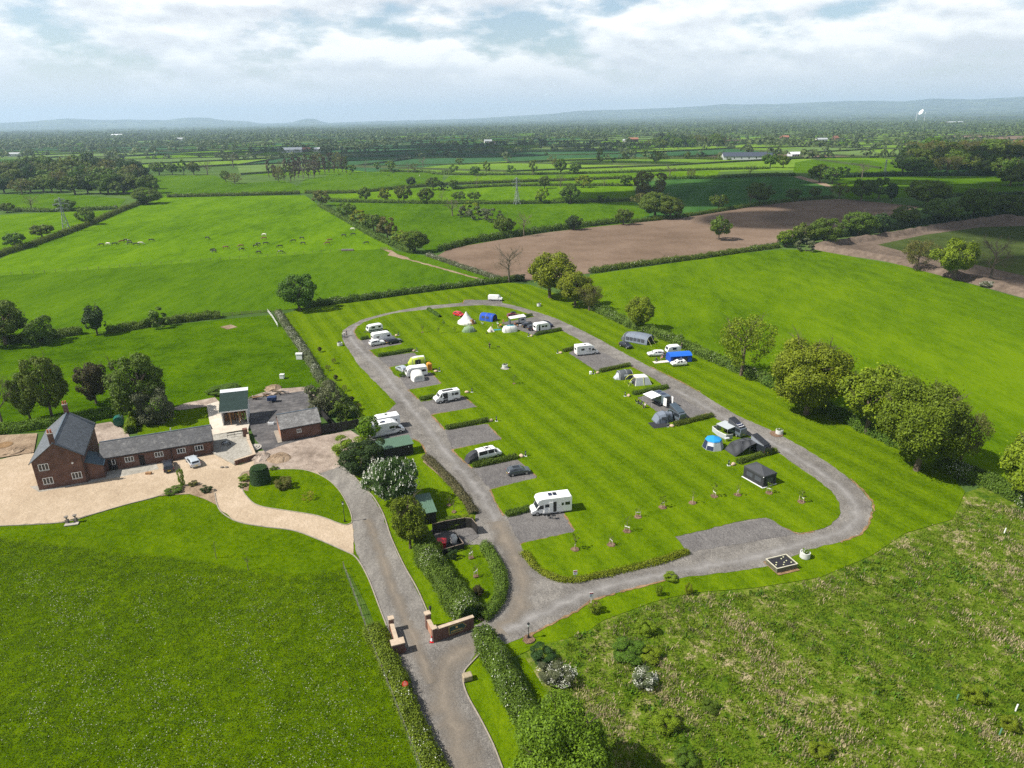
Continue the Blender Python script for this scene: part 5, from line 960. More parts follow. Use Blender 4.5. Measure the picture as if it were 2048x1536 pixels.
# ---- coachbuilt motorhomes
def motorhome(label, frame, L=6.8, W=2.3, H=2.9, style='low', wins=(), near=1, stripe=True, solar=0, door=None, name='motorhome'):
    c, a, ln = frame; t = thing(name, label, 'motorhome', (c.x, c.y, ZG), a); h = W / 2; X = L / 2
    xh = X - 2.0
    if style == 'over': prof = [(-X, .42), (xh, .42), (xh, 1.95), (X - 1.35, 1.98), (X - 1.0, 2.12), (X - .92, 2.35), (X - 1.15, H - .18), (X - 1.8, H), (-X + .12, H), (-X, H - .15)]
    else: prof = [(-X, .42), (xh, .42), (xh, 2.0), (X - 1.15, 2.03), (X - 1.3, 2.25), (X - 1.9, H - .22), (X - 2.6, H), (-X + .15, H), (-X, H - .18)]
    MB().exy(prof, -h, h).build('body', PWHITE, t, bevel=.07)
    cab = [(xh - .05, .36), (X - .1, .34), (X, .50), (X - .05, .86), (X - .72, 1.12), (X - 1.38, 1.99), (xh - .05, 1.97)]
    hc = h - .14; MB().exy(cab, -hc, hc).build('cab', PWHITE, t, bevel=.06)
    A, B = (X - .72, 1.12), (X - 1.38, 1.99); ws_ = MB(); panel(ws_, (B[0], -hc, B[1]), (B[0], hc, B[1]), (A[0], hc, A[1]), (A[0], -hc, A[1]), .06, .94, .05, .9); ws_.build('windscreen', GLASS, t)
    MB().box(X - .08, X + .02, -.55, .55, .50, .74).build('grille', BLACKP, t); MB().box(X - .25, X + .04, -hc + .03, hc - .03, .28, .44).build('bumper', CHAS, t)
    MB().box(-X + .1, X - 1.8, -h + .04, h - .04, .28, .44).build('skirt', TRIMG, t)
    for s in (-1, 1):
        MB().hexa([(X - .28, s * (hc - .42), .72), (X + .01, s * (hc - .40), .66), (X - .02, s * (hc - .02), .68), (X - .32, s * (hc + .012), .74), (X - .26, s * (hc - .42), .9), (X - .03, s * (hc - .40), .86), (X - .06, s * (hc - .02), .86), (X - .34, s * (hc + .012), .92)]).build('headlight', LAMPW, t)
        sw = MB(); p = [(X - 1.95, 1.16), (X - .95, 1.16), (X - 1.42, 1.80), (X - 1.95, 1.80)]; sw.exy(p, s * hc - .012, s * hc + .012).build('cab_window', GLASS, t)
        MB().obox((X - 1.0, s * (hc + .2)), .14, .28, 1.15, 1.5).build('mirror', BLACKP, t)
        for x in (X - .95, -X + (2.0 if L > 6 else 1.6)): wheel(t, x, s * (h - .16), .34, .22)
        MB().box(-X - .02, -X + .02, s * h * .80 - .1, s * h * .80 + .1, .6, 1.0).build('tail_light', LAMPR, t)
        for (x0, x1, z0, z1) in (wins if s == near else wins[:2]): win(t, x0, x1, z0, z1, h, s)
        if stripe:
            q = MB(); yy = s * (h + .004)
            for k, (xa, xb, za, zb, th) in enumerate([(-X + 2.6, X - 2.3, 1.05, 1.22, .05), (-X + 3.2, X - 2.1, .86, 1.10, .06), (-X + 3.8, X - 2.05, .70, .98, .05)]): q.hexa([(xa, yy - .006, za), (xb, yy - .006, zb), (xb, yy + .006, zb), (xa, yy + .006, za), (xa, yy - .006, za + .02), (xb, yy - .006, zb + th * 2), (xb, yy + .006, zb + th * 2), (xa, yy + .006, za + .02)])
            q.build('side_graphic', STRIPE, t)
    win(t, -X + .1, -X + .1, 0, 0, 0, 1) if False else MB().box(-X - .02, -X + .01, -.6, .6, 1.5, 2.05).build('rear_window', GLASS, t)
    for i, (x, y) in enumerate([(-X + 1.0, .3), (-X + 2.6, -.25), (xh - .6, .2)]): MB().box(x - .28, x + .28, y - .28, y + .28, H - .02, H + .10).build('roof_light', ROOFL if i != 1 else GLASS, t, bevel=.02)
    for i in range(solar): MB().box(xh - 2.4 + i * .75, xh - 1.78 + i * .75, -.62, .30, H + .02, H + .05).build('solar_panel', SOLAR, t)
    if door: win(t, door[0], door[1], .5, 2.3, h + .003, near, 'doorway_shade', BLACKP); y = near * (h + .06); MB().box(door[1] + .02, door[1] + .62, y - .03, y + .03, .5, 2.3).build('open_door', PWHITE, t)  # dark panel on the wall paints the shaded recess of the open door
    return t
t = motorhome('big white overcab motorhome with its side door open, alone on the nearest bay', side((1144.5, 1026), (1063, 1036.5), 2.3), 6.7, 2.3, 3.0, 'over', ((-3.0, -2.2, 1.5, 2.05), (.3, 1.15, 1.45, 2.0), (-1.95, -1.6, 1.5, 2.0)), near=1, stripe=False, solar=2, door=(-.75, -.2))
motorhome('front of two white motorhomes parked by the green roofed shed, with grey side graphics', side((741, 881), (812, 866), 2.3), 7.2, 2.3, 2.85, 'low', ((-2.6, -1.9, 1.45, 2.0), (.4, 1.5, 1.45, 2.0)), near=-1, solar=1)
motorhome('rear of two white motorhomes parked by the green roofed shed, facing the other way', (at(766, 858), R(204), 0), 7.0, 2.3, 2.85, 'low', ((-2.8, -2.0, 1.45, 2.0), (.2, 1.2, 1.4, 2.0), (-.9, -.5, 1.4, 2.0)), near=1, stripe=False)
motorhome('white motorhome with dark side graphics alone on the right-hand bay', side((1154, 714), (1197, 709.5), 2.25), 6.3, 2.25, 2.8, 'low', ((-1.9, -1.0, 1.45, 2.0), (.3, .8, 1.5, 2.0)), near=-1)
# ---- caravans
def caravan(label, frame, L=5.6, W=2.2, H=2.6, wins=((-1.9, -.9), (.5, 1.6)), band=None, near=-1, door=None, name='caravan', paint=PWHITE):
    """hitch towards +x"""
    c, a, ln = frame; t = thing(name, label, 'caravan', (c.x, c.y, ZG), a); X = L / 2; h = W / 2
    prof = [(-X + .05, .42), (X - .25, .42), (X, .75), (X - .02, 1.15), (X - .38, 2.05), (X - .8, H - .12), (X - 1.3, H), (-X + .5, H), (-X + .12, H - .15), (-X, H - .6), (-X, .7)]
    MB().exy(prof, -h, h).build('body', paint, t, bevel=.08)
    MB().tube([(X - .3, -.6, .42), (X + 1.0, 0, .42), (X - .3, .6, .42)], .05, 6).build('drawbar', CHAS, t); MB().tube([(X + .7, 0, .05), (X + .7, 0, .75)], .04, 6).build('jockey_wheel', CHAS, t)
    fw_ = MB(); panel(fw_, (X - .38, -h, 2.05), (X - .38, h, 2.05), (X - .02, h, 1.15), (X - .02, -h, 1.15), .12, .88, .08, .85); fw_.build('front_window', GLASS, t)
    MB().box(-X - .015, -X + .01, -.7, .7, 1.35, 1.95).build('rear_window', GLASS, t)
    for s in (-1, 1):
        wheel(t, -.15, s * (h - .13), .32, .2)
        for x0, x1 in wins: win(t, x0, x1, 1.35, 1.9, h, s)
        if band: MB().box(-X + .12, X - .2, s * h - .008, s * h + .008, .62, 1.0).build('side_band', band, t)
        MB().box(-X - .02, -X + .03, s * h * .85 - .09, s * h * .85 + .09, .55, .95).build('tail_light', LAMPR, t)
    for x in (-1.2, .9): MB().box(x - .25, x + .25, -.25, .25, H - .02, H + .09).build('roof_light', ROOFL, t, bevel=.02)
    if door: win(t, door[0], door[1], .5, 2.2, h + .003, near, 'doorway', GLASS)
    return t
caravan('white caravan with a white porch awning and its hitch towards the road', side((859, 753), (810, 759), 2.2), 5.4, wins=((-2.3, -1.3),), near=1)
caravan('older caravan with a dark lower band, furthest left on the island', side((769, 663), (735, 669), 2.1), 4.8, 2.1, 2.3, ((-1.7, -.9), (.2, 1.3)), mat('dark_green_band', (.03, .05, .055), .5))
caravan('white caravan standing behind the white SUV and the black estate', side((746, 688), (787, 681.5), 2.25), 5.8, 2.25, 2.65, ((-1.9, -1.0), (1.3, 2.2)))
caravan('white caravan by the bay hedge at the far right of the island', side((1071, 667), (1103, 662), 2.2), 5.0, 2.2, 2.6, ((-.6, .3), (.5, 1.3)), door=(-1.6, -1.1))
caravan('small white caravan hidden behind the big blue tent', (at(1345, 708), R(190), 0), 3.8, 2.0, 2.3, ((-.6, .5),))
# ---- dark van with wind-out awning and open rear doors
fr_ = (at(1318, 806), R(117), 0)
t = car('campervan', 'dark grey van with open rear doors and a white wind-out awning', 'campervan', fr_, 'van', 'slate', 5.6, 2.0, 2.5, rr=.35, plate=False)
MB().hexa([(-1.7, .98, 2.42), (1.5, .98, 2.42), (1.5, 3.5, 2.12), (-1.7, 3.5, 2.12), (-1.7, .98, 2.46), (1.5, .98, 2.46), (1.5, 3.5, 2.16), (-1.7, 3.5, 2.16)]).build('awning', mat('white_awning_cloth', (.78, .78, .77), .8, var=.03), t)
for x in (-1.65, 1.45): MB().tube([(x, 3.45, 0), (x, 3.45, 2.12)], .025, 5).build('awning_leg', TRIMG, t)
MB().box(-2.83, -2.78, -.85, .85, .5, 2.2).build('open_rear_shade', BLACKP, t)  # black panel paints the shaded load space between the rear doors
for s in (-1, 1): MB().obox((-3.2, s * 1.0), .85, .06, .5, 2.3, R(12 * s)).build('rear_door', PWHITE, t)
for x in (-1.2, .2): MB().box(x - .45, x + .45, -.5, .5, 2.49, 2.54).build('solar_panel', SOLAR, t)
# ================================================================ TENTS AND CAMP FURNITURE
def cloth(name, c, var=.08): return mat(name, c, .8, var=var, vs=1.2, bump=.15, bs=3, trans=.12)
CW = cloth('white_cloth', (.74, .73, .69)); CCR = cloth('cream_canvas', (.72, .66, .56)); CBL = cloth('royal_blue_cloth', (.012, .07, .42)); CGR = cloth('sage_tent_cloth', (.19, .28, .15)); CTE = cloth('teal_tent_cloth', (.03, .22, .27)); CGY = cloth('blue_grey_tent_cloth', (.17, .20, .25)); CDG = cloth('dark_grey_tent_cloth', (.075, .085, .095)); CLG = cloth('pale_grey_tent_cloth', (.42, .45, .47)); CLI = cloth('lime_tent_cloth', (.42, .52, .06)); COR = cloth('orange_cloth', (.62, .28, .04)); CSK = cloth('sky_blue_cloth', (.015, .27, .62)); CBK = cloth('black_cloth', (.028, .029, .032)); CBK2 = cloth('charcoal_cloth', (.055, .058, .064)); CNV = cloth('navy_cloth', (.02, .03, .07)); INSIDE_SHADE = mat('painted_interior_shade', (.05, .05, .055), .9); MESHW = mat('window_mesh', (.06, .065, .08), .5); POLEY = mat('lime_pole', (.60, .62, .10), .5); POLEG = mat('grey_pole', (.35, .36, .37), .5); GUY = mat('guy_rope', (.62, .60, .30), .7)  # dark interior colour paints the shade inside open tents
def arch(x, w, h, n=9, p=.8):
    return [(x, -w * math.copysign(abs(math.cos(PI * k / (n - 1))) ** p, math.cos(PI * k / (n - 1))), h * math.sin(PI * k / (n - 1)) ** p) for k in range(n)]
def tent(label, px, deg, stations, m, name='tent', n=9, p=.75, doors=(), seams=None, group=None):
    """fabric tunnel lofted through arches (x, half width, height); doors close or darken the ends"""
    q = at(*px); t = thing(name, label, 'tent', (q.x, q.y, ZG + .02), R(deg), group)
    rings = [arch(x, w, h, n, p) for x, w, h in stations]; MB().loft(rings, cap=False, closed=False).build('canopy', m, t, smooth=n > 7)
    for end, mm, sc in doors:
        x, w, h = stations[end]; a = arch(x, w * sc, h * sc, n, p); MB().add(a, [tuple(range(n))]).build('end_panel', mm, t, fix=False)
    if seams:
        for x, w, h in stations[1:-1] if seams is True else [stations[i] for i in seams[1]]: MB().tube(arch(x, w * 1.005, h * 1.005, n, p), .045, 5).build('arch_pole', POLEG if seams is True else seams[0], t)
    return t
def sidewin(t, x0, x1, y, z0, z1, m=MESHW, s=-1, lean=.0, nm='window'):
    MB().hexa([(x0, s * y, z0), (x1, s * y, z0), (x1, s * (y + .02), z0), (x0, s * (y + .02), z0), (x0, s * (y - lean), z1), (x1, s * (y - lean), z1), (x1, s * (y - lean + .02), z1), (x0, s * (y - lean + .02), z1)]).build(nm, m, t)
# bell tent
q = at(933, 647); t = thing('bell_tent', 'white bell tent with a tall point and brown doorway', 'tent', (q.x, q.y, ZG), R(-35)); N = 16
MB().loft([[(r_ * math.cos(2 * PI * k / N), r_ * math.sin(2 * PI * k / N), z) for k in range(N)] for r_, z in ((2.85, 0), (2.75, .55), (1.75, 1.35), (.85, 2.4), (.06, 3.7))]).build('canopy', CW, t)
MB().hexa([(2.2, -.7, .02), (3.0, -.7, .02), (3.0, .7, .02), (2.2, .7, .02), (1.9, -.5, 1.4), (2.5, -.45, 1.55), (2.5, .45, 1.55), (1.9, .5, 1.4)]).build('doorway', mat('brown_mat', (.30, .16, .07), .9, var=.3), t)
for k in range(8): a = 2 * PI * k / 8 + .2; MB().tube([(2.7 * math.cos(a), 2.7 * math.sin(a), .75), (3.6 * math.cos(a), 3.6 * math.sin(a), 0)], .012, 4).build('guy_line', GUY, t)
t = tent('sage green dome tent in front of the bell tent', (938, 664), 14, [(-2.1, .3, .25), (-1.3, 1.25, 1.35), (0, 1.5, 1.75), (1.2, 1.3, 1.45), (2.2, .35, .25)], CGR, 'dome_tent', doors=((0, CGR, 1), (-1, CGR, 1)), seams=True)
t = tent('royal blue tunnel tent with a dark open front', (976, 641), -30, [(-2.5, 1.3, 1.6), (-2.2, 1.6, 2.15), (0, 1.65, 2.25), (2.0, 1.65, 2.2), (2.6, 1.55, 2.05)], CBL, doors=((0, CBL, 1),), seams=True)
MB().add(arch(2.2, 1.5, 2.0), [tuple(range(9))]).build('opening_shade', INSIDE_SHADE, t, fix=False); sidewin(t, -1.4, -.4, 1.62, .9, 1.6, lean=.1); sidewin(t, .2, 1.2, 1.62, .9, 1.6, lean=.1)  # dark sheet across the front is painted interior shade
q = at(982, 664); t = thing('play_tent', 'small cream pyramid tent on the lawn between the two dome tents', 'tent', (q.x, q.y, ZG), R(20)); MB().loft([[(s * r_, u * r_, z) for s, u in ((-1, -1), (1, -1), (1, 1), (-1, 1))] for r_, z in ((.95, 0), (.05, 1.55))]).build('canopy', CCR, t); MB().hexa([(-.3, -.96, .0), (.3, -.96, .0), (.3, -.9, 0), (-.3, -.9, 0), (-.05, -.42, .9), (.05, -.42, .9), (.05, -.38, .9), (-.05, -.38, .9)]).build('doorway', INSIDE_SHADE, t)  # doorway is a dark flap of painted interior shade
t = tent('white tent with a teal roof in front of the white canopy', (1019, 664), 18, [(-2.1, .9, .9), (-1.6, 1.25, 1.75), (0, 1.35, 1.95), (1.5, 1.3, 1.85), (2.1, 1.1, 1.4)], CW, doors=((0, CW, 1), (-1, CW, 1)), seams=True); MB().loft([arch(x, w * 1.01, h * 1.012)[3:6] for x, w, h in ((-.9, 1.28, 1.82), (0, 1.35, 1.95), (1.4, 1.3, 1.86))], cap=False, closed=False).build('roof_panel', CTE, t)
# camper trailer with large white canopy
q = at(1037, 648); t = thing('camper_canopy', 'long white canopy on poles joined to a small silver camper', 'canopy', (q.x, q.y, ZG), R(17)); MB().hexa([(-3.0, -1.3, 2.0), (2.1, -1.3, 2.35), (2.1, 1.3, 2.45), (-3.0, 1.3, 2.05), (-3.0, -1.3, 2.06), (2.1, -1.3, 2.42), (2.1, 1.3, 2.52), (-3.0, 1.3, 2.12)]).build('canopy', CW, t); MB().box(.2, 2.2, -1.0, 1.1, .35, 2.1).build('camper_body', TRIMG, t, bevel=.12); win(t, .6, 1.6, 1.2, 1.7, 1.0, -1)
for x, y in ((-2.9, -1.2), (-2.9, 1.2), (-.5, -1.25)): MB().tube([(x, y, 0), (x, y, 2.05)], .03, 5).build('canopy_pole', POLEG, t)
MB().box(-3.1, -2.9, -1.2, .4, .1, 1.9).build('side_screen', CDG, t)
for s in (-1, 1): wheel(t, 1.2, s * 1.0, .3, .2)
# lime tunnel tent, orange shelter, porch awning
t = tent('lime green and white tunnel tent beside the awning caravan', (834, 729), 20, [(-2.4, .5, .5), (-1.4, 1.2, 1.9), (.2, 1.3, 2.1), (1.9, 1.25, 2.05), (2.1, 1.2, 1.9)], CLI, doors=((-1, CLI, 1),), seams=True); MB().loft([arch(x, w * 1.01, h * 1.012)[2:7] for x, w, h in ((-1.2, 1.22, 1.92), (.2, 1.3, 2.1), (1.9, 1.25, 2.05))], cap=False, closed=False).build('roof_panel', CW, t); sidewin(t, -.7, .8, 1.28, .2, 1.5, INSIDE_SHADE, lean=.1, nm='open_side_shade')  # open side is a dark sheet painting the shade within
q = at(859, 741); t = thing('utility_tent', 'small upright orange shelter behind the awning caravan', 'tent', (q.x, q.y, ZG), R(20)); MB().loft([[(s * r_, u * r_, z) for s, u in ((-1, -1), (1, -1), (1, 1), (-1, 1))] for r_, z in ((.62, 0), (.6, 1.7), (.2, 2.1))]).build('canopy', COR, t); MB().box(-.35, .35, -.635, -.6, .1, 1.5).build('door_panel', cloth('dark_orange_cloth', (.50, .20, .03)), t)
t = tent('white porch awning standing against the caravan side', (836, 761), -69, [(-1.2, 1.55, 2.3), (.1, 1.55, 2.2), (1.0, 1.45, 1.9), (1.35, 1.3, 1.5)], CW, 'porch_awning', p=.6, doors=((-1, CW, 1),)); MB().hexa([(1.37, -.85, .5), (1.37, .85, .5), (1.40, .85, .5), (1.40, -.85, .5), (1.30, -.7, 1.3), (1.30, .7, 1.3), (1.33, .7, 1.3), (1.33, -.7, 1.3)]).build('window', mat('clear_plastic', (.45, .47, .49), .25), t)
# large grey tunnel tent with guyed front
t = tent('very large grey tunnel tent with yellow guy lines near the hedge', (1275, 683), -37, [(-4.6, 1.3, .6), (-3.6, 2.1, 2.0), (-1.9, 2.3, 2.3), (-.2, 2.35, 2.4), (1.6, 2.35, 2.4), (3.4, 2.3, 2.3), (4.0, 2.25, 2.15)], CGY, p=.62, seams=True, doors=((0, CDG, 1),)); MB().loft([arch(x, w * 1.006, h * 1.006, 9, .62) for x, w, h in ((-4.62, 1.3, .6), (-3.6, 2.1, 2.0), (-2.9, 2.19, 2.13))], cap=False, closed=False).build('dark_rear', CDG, t)
MB().add(arch(3.5, 2.15, 2.15, 9, .62), [tuple(range(9))]).build('opening_shade', INSIDE_SHADE, t, fix=False)  # dark sheet in the mouth paints the shade of the tunnel
for k in range(5): sidewin(t, -2.6 + k * 1.2, -1.7 + k * 1.2, 2.36, .6, 1.5, MESHW, -1, .03)
for y in (-2.0, 0, 2.0): MB().tube([(4.0, y, 1.9 if y else 2.2), (5.6, y * 1.25, 0)], .03, 4).build('guy_line', GUY, t)
# big blue frame tent
q = at(1357, 722); t = thing('frame_tent', 'big bright blue frame tent between two white cars', 'tent', (q.x, q.y, ZG), R(9)); MB().loft([[(x, y * w, z) for y, z in ((-1, 0), (-.95, 1.7), (-.35, 2.25), (.35, 2.25), (.95, 1.7), (1, 0))] for x, w in ((-2.9, 1.75), (-.2, 1.7), (.0, 1.7), (2.9, 1.75))]).build('canopy', CBL, t)
MB().loft([[(x, y * w, z + .02) for y, z in ((-.97, 1.7), (-.35, 2.26), (.35, 2.26), (.97, 1.7))] for x, w in ((-3.05, 1.8), (3.0, 1.8))], cap=False, closed=False).build('roof_sheet', cloth('bright_blue_roof', (.01, .13, .60)), t)
sidewin(t, -2.2, -.6, 1.72, .5, 1.4, CNV, -1, .03); sidewin(t, .4, 1.7, 1.72, .05, 1.5, INSIDE_SHADE, -1, .05, 'doorway_shade'); MB().tube([(-.1, -1.78, 0), (-.1, -1.7, 1.7)], .03, 5).build('pole', CW, t)  # open doorway is a dark sheet painted as inner shade
# grey pod tent and white inflatable tent
t = tent('dark grey tunnel tent with a pale rounded end', (1248, 757), 14, [(-1.9, 1.0, .9), (-1.5, 1.45, 1.9), (.2, 1.5, 2.05), (1.7, 1.4, 1.9), (2.2, .9, 1.0)], CDG, 'pod_tent', doors=((-1, CDG, 1),), seams=True); MB().loft([arch(x, w * 1.01, h * 1.01) for x, w, h in ((-2.6, .7, .35), (-1.9, 1.02, 1.0), (-1.45, 1.46, 1.92))], closed=False).build('pale_end', CLG, t); sidewin(t, -.6, .5, 1.48, .9, 1.35, CLG, -1, .12)
q = at(1281, 768); t = thing('inflatable_tent', 'white and grey square tent with lime green poles at its open side', 'tent', (q.x, q.y, ZG), R(10)); b0 = [(-1.9, -1.7), (2.3, -1.6), (2.2, 1.6), (-1.8, 1.6)]; t0 = [(-1.6, -1.1), (1.4, -1.0), (1.3, 1.1), (-1.5, 1.1)]
MB().loft([[(x, y, 0) for x, y in b0], [(x, y, 1.95) for x, y in t0], [(x * .6, y * .4, 2.2) for x, y in t0]]).build('canopy', CW, t); MB().hexa([(-1.75, -1.70, .05), (2.15, -1.62, .05), (2.15, -1.58, .05), (-1.75, -1.66, .05), (-1.52, -1.16, 1.75), (1.4, -1.09, 1.75), (1.4, -1.05, 1.75), (-1.52, -1.12, 1.75)]).build('grey_wall', CLG, t); MB().hexa([(-1.93, -1.4, .02), (-1.93, 1.4, .02), (-1.88, 1.4, .02), (-1.88, -1.4, .02), (-1.66, -1.0, 1.7), (-1.66, 1.0, 1.7), (-1.6, 1.0, 1.7), (-1.6, -1.0, 1.7)]).build('doorway_shade', INSIDE_SHADE, t)  # doorway sheet has the shade of the interior painted in
for y in (-1.5, 1.4): MB().tube([(-1.6, y * .7, 2.0), (-2.6, y * .8, 1.9), (-3.3, y * .95, 1.1), (-3.5, y, 0)], .07, 6).build('air_pole', POLEY, t)
MB().tube([(.3, -1.70, 0), (.25, -1.12, 1.95)], .05, 6).build('seam', POLEY, t)
# drive-away tent of the blue-grey camper
t = tent('blue-grey dome awning joined to the blue-grey camper', (1324, 843), 14, [(-1.9, 1.15, .3), (-1.25, 1.4, 1.75), (.3, 1.45, 2.15), (1.3, 1.1, 1.9), (2.0, .9, 1.85)], CGY, 'drive_away_awning', n=7, doors=((0, CGY, 1),), seams=(CDG, (1, 2, 3))); sidewin(t, -.8, .3, 1.45, .8, 1.4, MESHW, -1, .12); sidewin(t, .6, 1.2, 1.28, .1, 1.6, MESHW, -1, .15)
# awning and windbreak of the silver camper
q = at(1453, 868); t = thing('awning', 'pale wind-out awning with a grey and white windbreak beside the camper with solar panels', 'awning', (q.x, q.y, ZG), R(118)); MB().hexa([(-1.6, -.9, 2.0), (1.6, -.9, 2.0), (1.6, 1.5, 1.75), (-1.6, 1.5, 1.75), (-1.6, -.9, 2.04), (1.6, -.9, 2.04), (1.6, 1.5, 1.79), (-1.6, 1.5, 1.79)]).build('roof_cloth', CLG, t)
for x in (-1.55, 1.55): MB().tube([(x, 1.45, 0), (x, 1.45, 1.76)], .025, 5).build('pole', POLEG, t)
wb = MB(); wbp = [(1.9, -.4), (2.1, 1.9), (-.2, 2.5), (-2.2, 2.4), (-2.6, 1.0)]
for a, b in zip(wbp[:-1], wbp[1:]): wb.slab((*a, .05), (*b, .05), (*b, 1.1), (*a, 1.1), .03)
wb.build('windbreak', CLG, t); wb = MB()
for a, b in zip(wbp[:-1], wbp[1:]): wb.slab((*a, .98), (*b, .98), (*b, 1.14), (*a, 1.14), .045)
wb.build('windbreak_hem', CW, t)
# octagonal tent
q = at(1425.5, 896); t = thing('octagon_tent', 'eight-sided tent with bright blue roof and pale grey walls', 'tent', (q.x, q.y, ZG), R(12)); O = lambda r_, z: [(r_ * math.cos(2 * PI * (k + .5) / 8), r_ * math.sin(2 * PI * (k + .5) / 8), z) for k in range(8)]
MB().loft([O(2.05, 0), O(1.55, 1.75)]).build('walls', CLG, t); MB().loft([O(1.62, 1.66), O(1.5, 1.85), O(.08, 2.35)]).build('roof', CSK, t)
lo, hi = O(2.07, 0), O(1.57, 1.75); dn = MB(); panel(dn, lo[3], lo[4], hi[4], hi[3], .06, .94, .05, .95, .02); panel(dn, lo[4], lo[5], hi[5], hi[4], .06, .94, .05, .5, .02); dn.build('dark_wall', CNV, t); dn = MB(); panel(dn, lo[4], lo[5], hi[5], hi[4], .2, .8, .52, .8, .02); dn.build('window', PWHITE, t)
# charcoal sun canopy
q = at(1484, 904); t = thing('sun_canopy', 'charcoal swept sun canopy in front of the dark camper', 'canopy', (q.x, q.y, ZG), R(14)); G_ = [[(-2.6, -1.9, .05), (-1.9, -.2, 1.3), (-1.4, 1.9, 1.2)], [(-1.0, -1.75, .9), (-.4, 0, 2.15), (-.3, 1.8, 1.6)], [(.6, -1.5, 1.75), (.9, 0, 2.25), (1.0, 1.6, 1.9)], [(2.2, -1.2, 1.95), (2.3, 0, 2.05), (2.3, 1.4, 1.95)]]
cm_ = MB()
for i in range(3):
    for j in range(2): cm_.slab(G_[i][j], G_[i + 1][j], G_[i + 1][j + 1], G_[i][j + 1], .02)
cm_.slab(G_[0][0], G_[0][1], G_[0][2], (-2.9, 1.6, .05), .02); cm_.build('canopy', CBK2, t, smooth=True)
for p in ((.6, -1.5, 1.75), (-1.4, 1.9, 1.2), (2.2, -1.2, 1.95)): MB().tube([(p[0], p[1], 0), p], .025, 5).build('pole', POLEG, t)
MB().box(-.4, .2, -.3, .3, .35, .42).build('camp_table', TRIMG, t)
# black gazebo
ga, gb, gc = at(1485, 958), at(1521, 976), at(1551, 966); e1 = gb - ga; e2 = gc - gb; q = (ga + gc) / 2; an = math.atan2(e2.y, e2.x); LX, LY = 3.0, 4.6
t = thing('gazebo', 'black peaked gazebo with closed walls and a white ground strip', 'gazebo', (q.x, q.y, ZG + .02), an); lx, ly = LX / 2, LY / 2
MB().loft([[(-lx, -ly, .02), (lx, -ly, .02), (lx, ly, .02), (-lx, ly, .02)], [(-lx, -ly, 2.05), (lx, -ly, 2.05), (lx, ly, 2.05), (-lx, ly, 2.05)]]).build('walls', CBK, t)
MB().loft([[(s * (lx + e), u * (ly + e), z) for s, u in ((-1, -1), (1, -1), (1, 1), (-1, 1))] for e, z in ((.03, 1.85), (.04, 2.15))] + [[(s * .1, u * .25, 3.0) for s, u in ((-1, -1), (1, -1), (1, 1), (-1, 1))]]).build('roof', CBK2, t)
MB().box(-lx - .25, lx + .1, -ly - .22, -ly - .04, .0, .05).build('ground_strip', PWHITE, t); MB().box(-lx - .28, -lx - .04, -ly - .2, ly + .1, .0, .05).build('ground_strip', PWHITE, t)
for y in (-1, .9): MB().box(-lx - .015, -lx + .01, y - .7, y + .7, .7, 1.5).build('window', MESHW, t)
MB().box(-.8, .8, -ly - .015, -ly + .01, .7, 1.5).build('window', MESHW, t); MB().box(-lx - .05, -lx - .02, -ly + .02, -ly + .18, 1.9, 2.02).build('corner_patch', PWHITE, t)
# ---- camp furniture
def chair(px, py, deg, m, label, group='folding camp chairs'):
    q = at(px, py); t = thing('camp_chair', label, 'camp chair', (q.x, q.y, ZG), R(deg), group); MB().slab((-.25, -.25, .42), (.25, -.25, .45), (.25, .25, .45), (-.25, .25, .42), .03).build('seat', m, t); MB().slab((-.25, -.25, .42), (-.25, .25, .42), (-.42, .25, .95), (-.42, -.25, .95), .03).build('backrest', m, t)
    for s in (-1, 1): MB().tube([(-.3, s * .27, 0), (.25, s * .27, .45)], .015, 4).build('leg', POLEG, t); MB().tube([(.3, s * .27, 0), (-.3, s * .27, .5)], .015, 4).build('leg', POLEG, t)
    return t
def table(px, py, deg, m, label, L=1.0, W=.6):
    q = at(px, py); t = thing('camp_table', label, 'camp table', (q.x, q.y, ZG), R(deg)); MB().box(-L / 2, L / 2, -W / 2, W / 2, .66, .70).build('tabletop', m, t)
    for s in (-1, 1): MB().tube([(s * L * .42, -W * .45, 0), (s * L * .42, W * .45, .66)], .018, 4).build('leg', POLEG, t); MB().tube([(s * L * .42, W * .45, 0), (s * L * .42, -W * .45, .66)], .018, 4).build('leg', POLEG, t)
chair(1274, 809, -30, CBK, 'left black camp chair near the white wind-out awning'); chair(1289, 817, -10, CW, 'white camp chair near the white wind-out awning'); chair(1281, 812, 200, CBK, 'middle dark camp chair near the white wind-out awning')
chair(1097, 1038, 100, CBK, 'black folding chair by the motorhome door'); table(1107, 1040, 10, BLACKP, 'small black folding table by the motorhome door', .7, .5)
chair(996, 651, -60, CW, 'white camp chair in front of the royal blue tent'); chair(1000, 655, 200, COR, 'tan camp chair in the far camp group'); chair(1004, 658, 90, CDG, 'dark round camp chair behind the teal roofed tent'); chair(965, 650, 20, CW, 'white camp chair between the bell tent and the royal blue tent'); table(1042, 655, 15, TRIMG, 'pale camp table under the end of the white canopy'); chair(1034, 654, 0, COR, 'brown camp chair under the white canopy')
chair(1322, 716, 190, CDG, 'dark camp chair beside the white estate car'); chair(1311, 725, 10, CDG, 'dark camp chair at the left end of the picnic rug'); chair(1258, 772, 0, CNV, 'navy camp chair outside the white tent with lime poles'); chair(1263, 769, 120, CLG, 'pale camp chair outside the white tent with lime poles')
chair(1440, 873, -60, CW, 'pale camp chair under the pale awning with the windbreak'); chair(1447, 877, 120, CW, 'white camp chair by the grey and white windbreak'); table(1453, 884, 20, TRIMG, 'small camp table outside the windbreak')
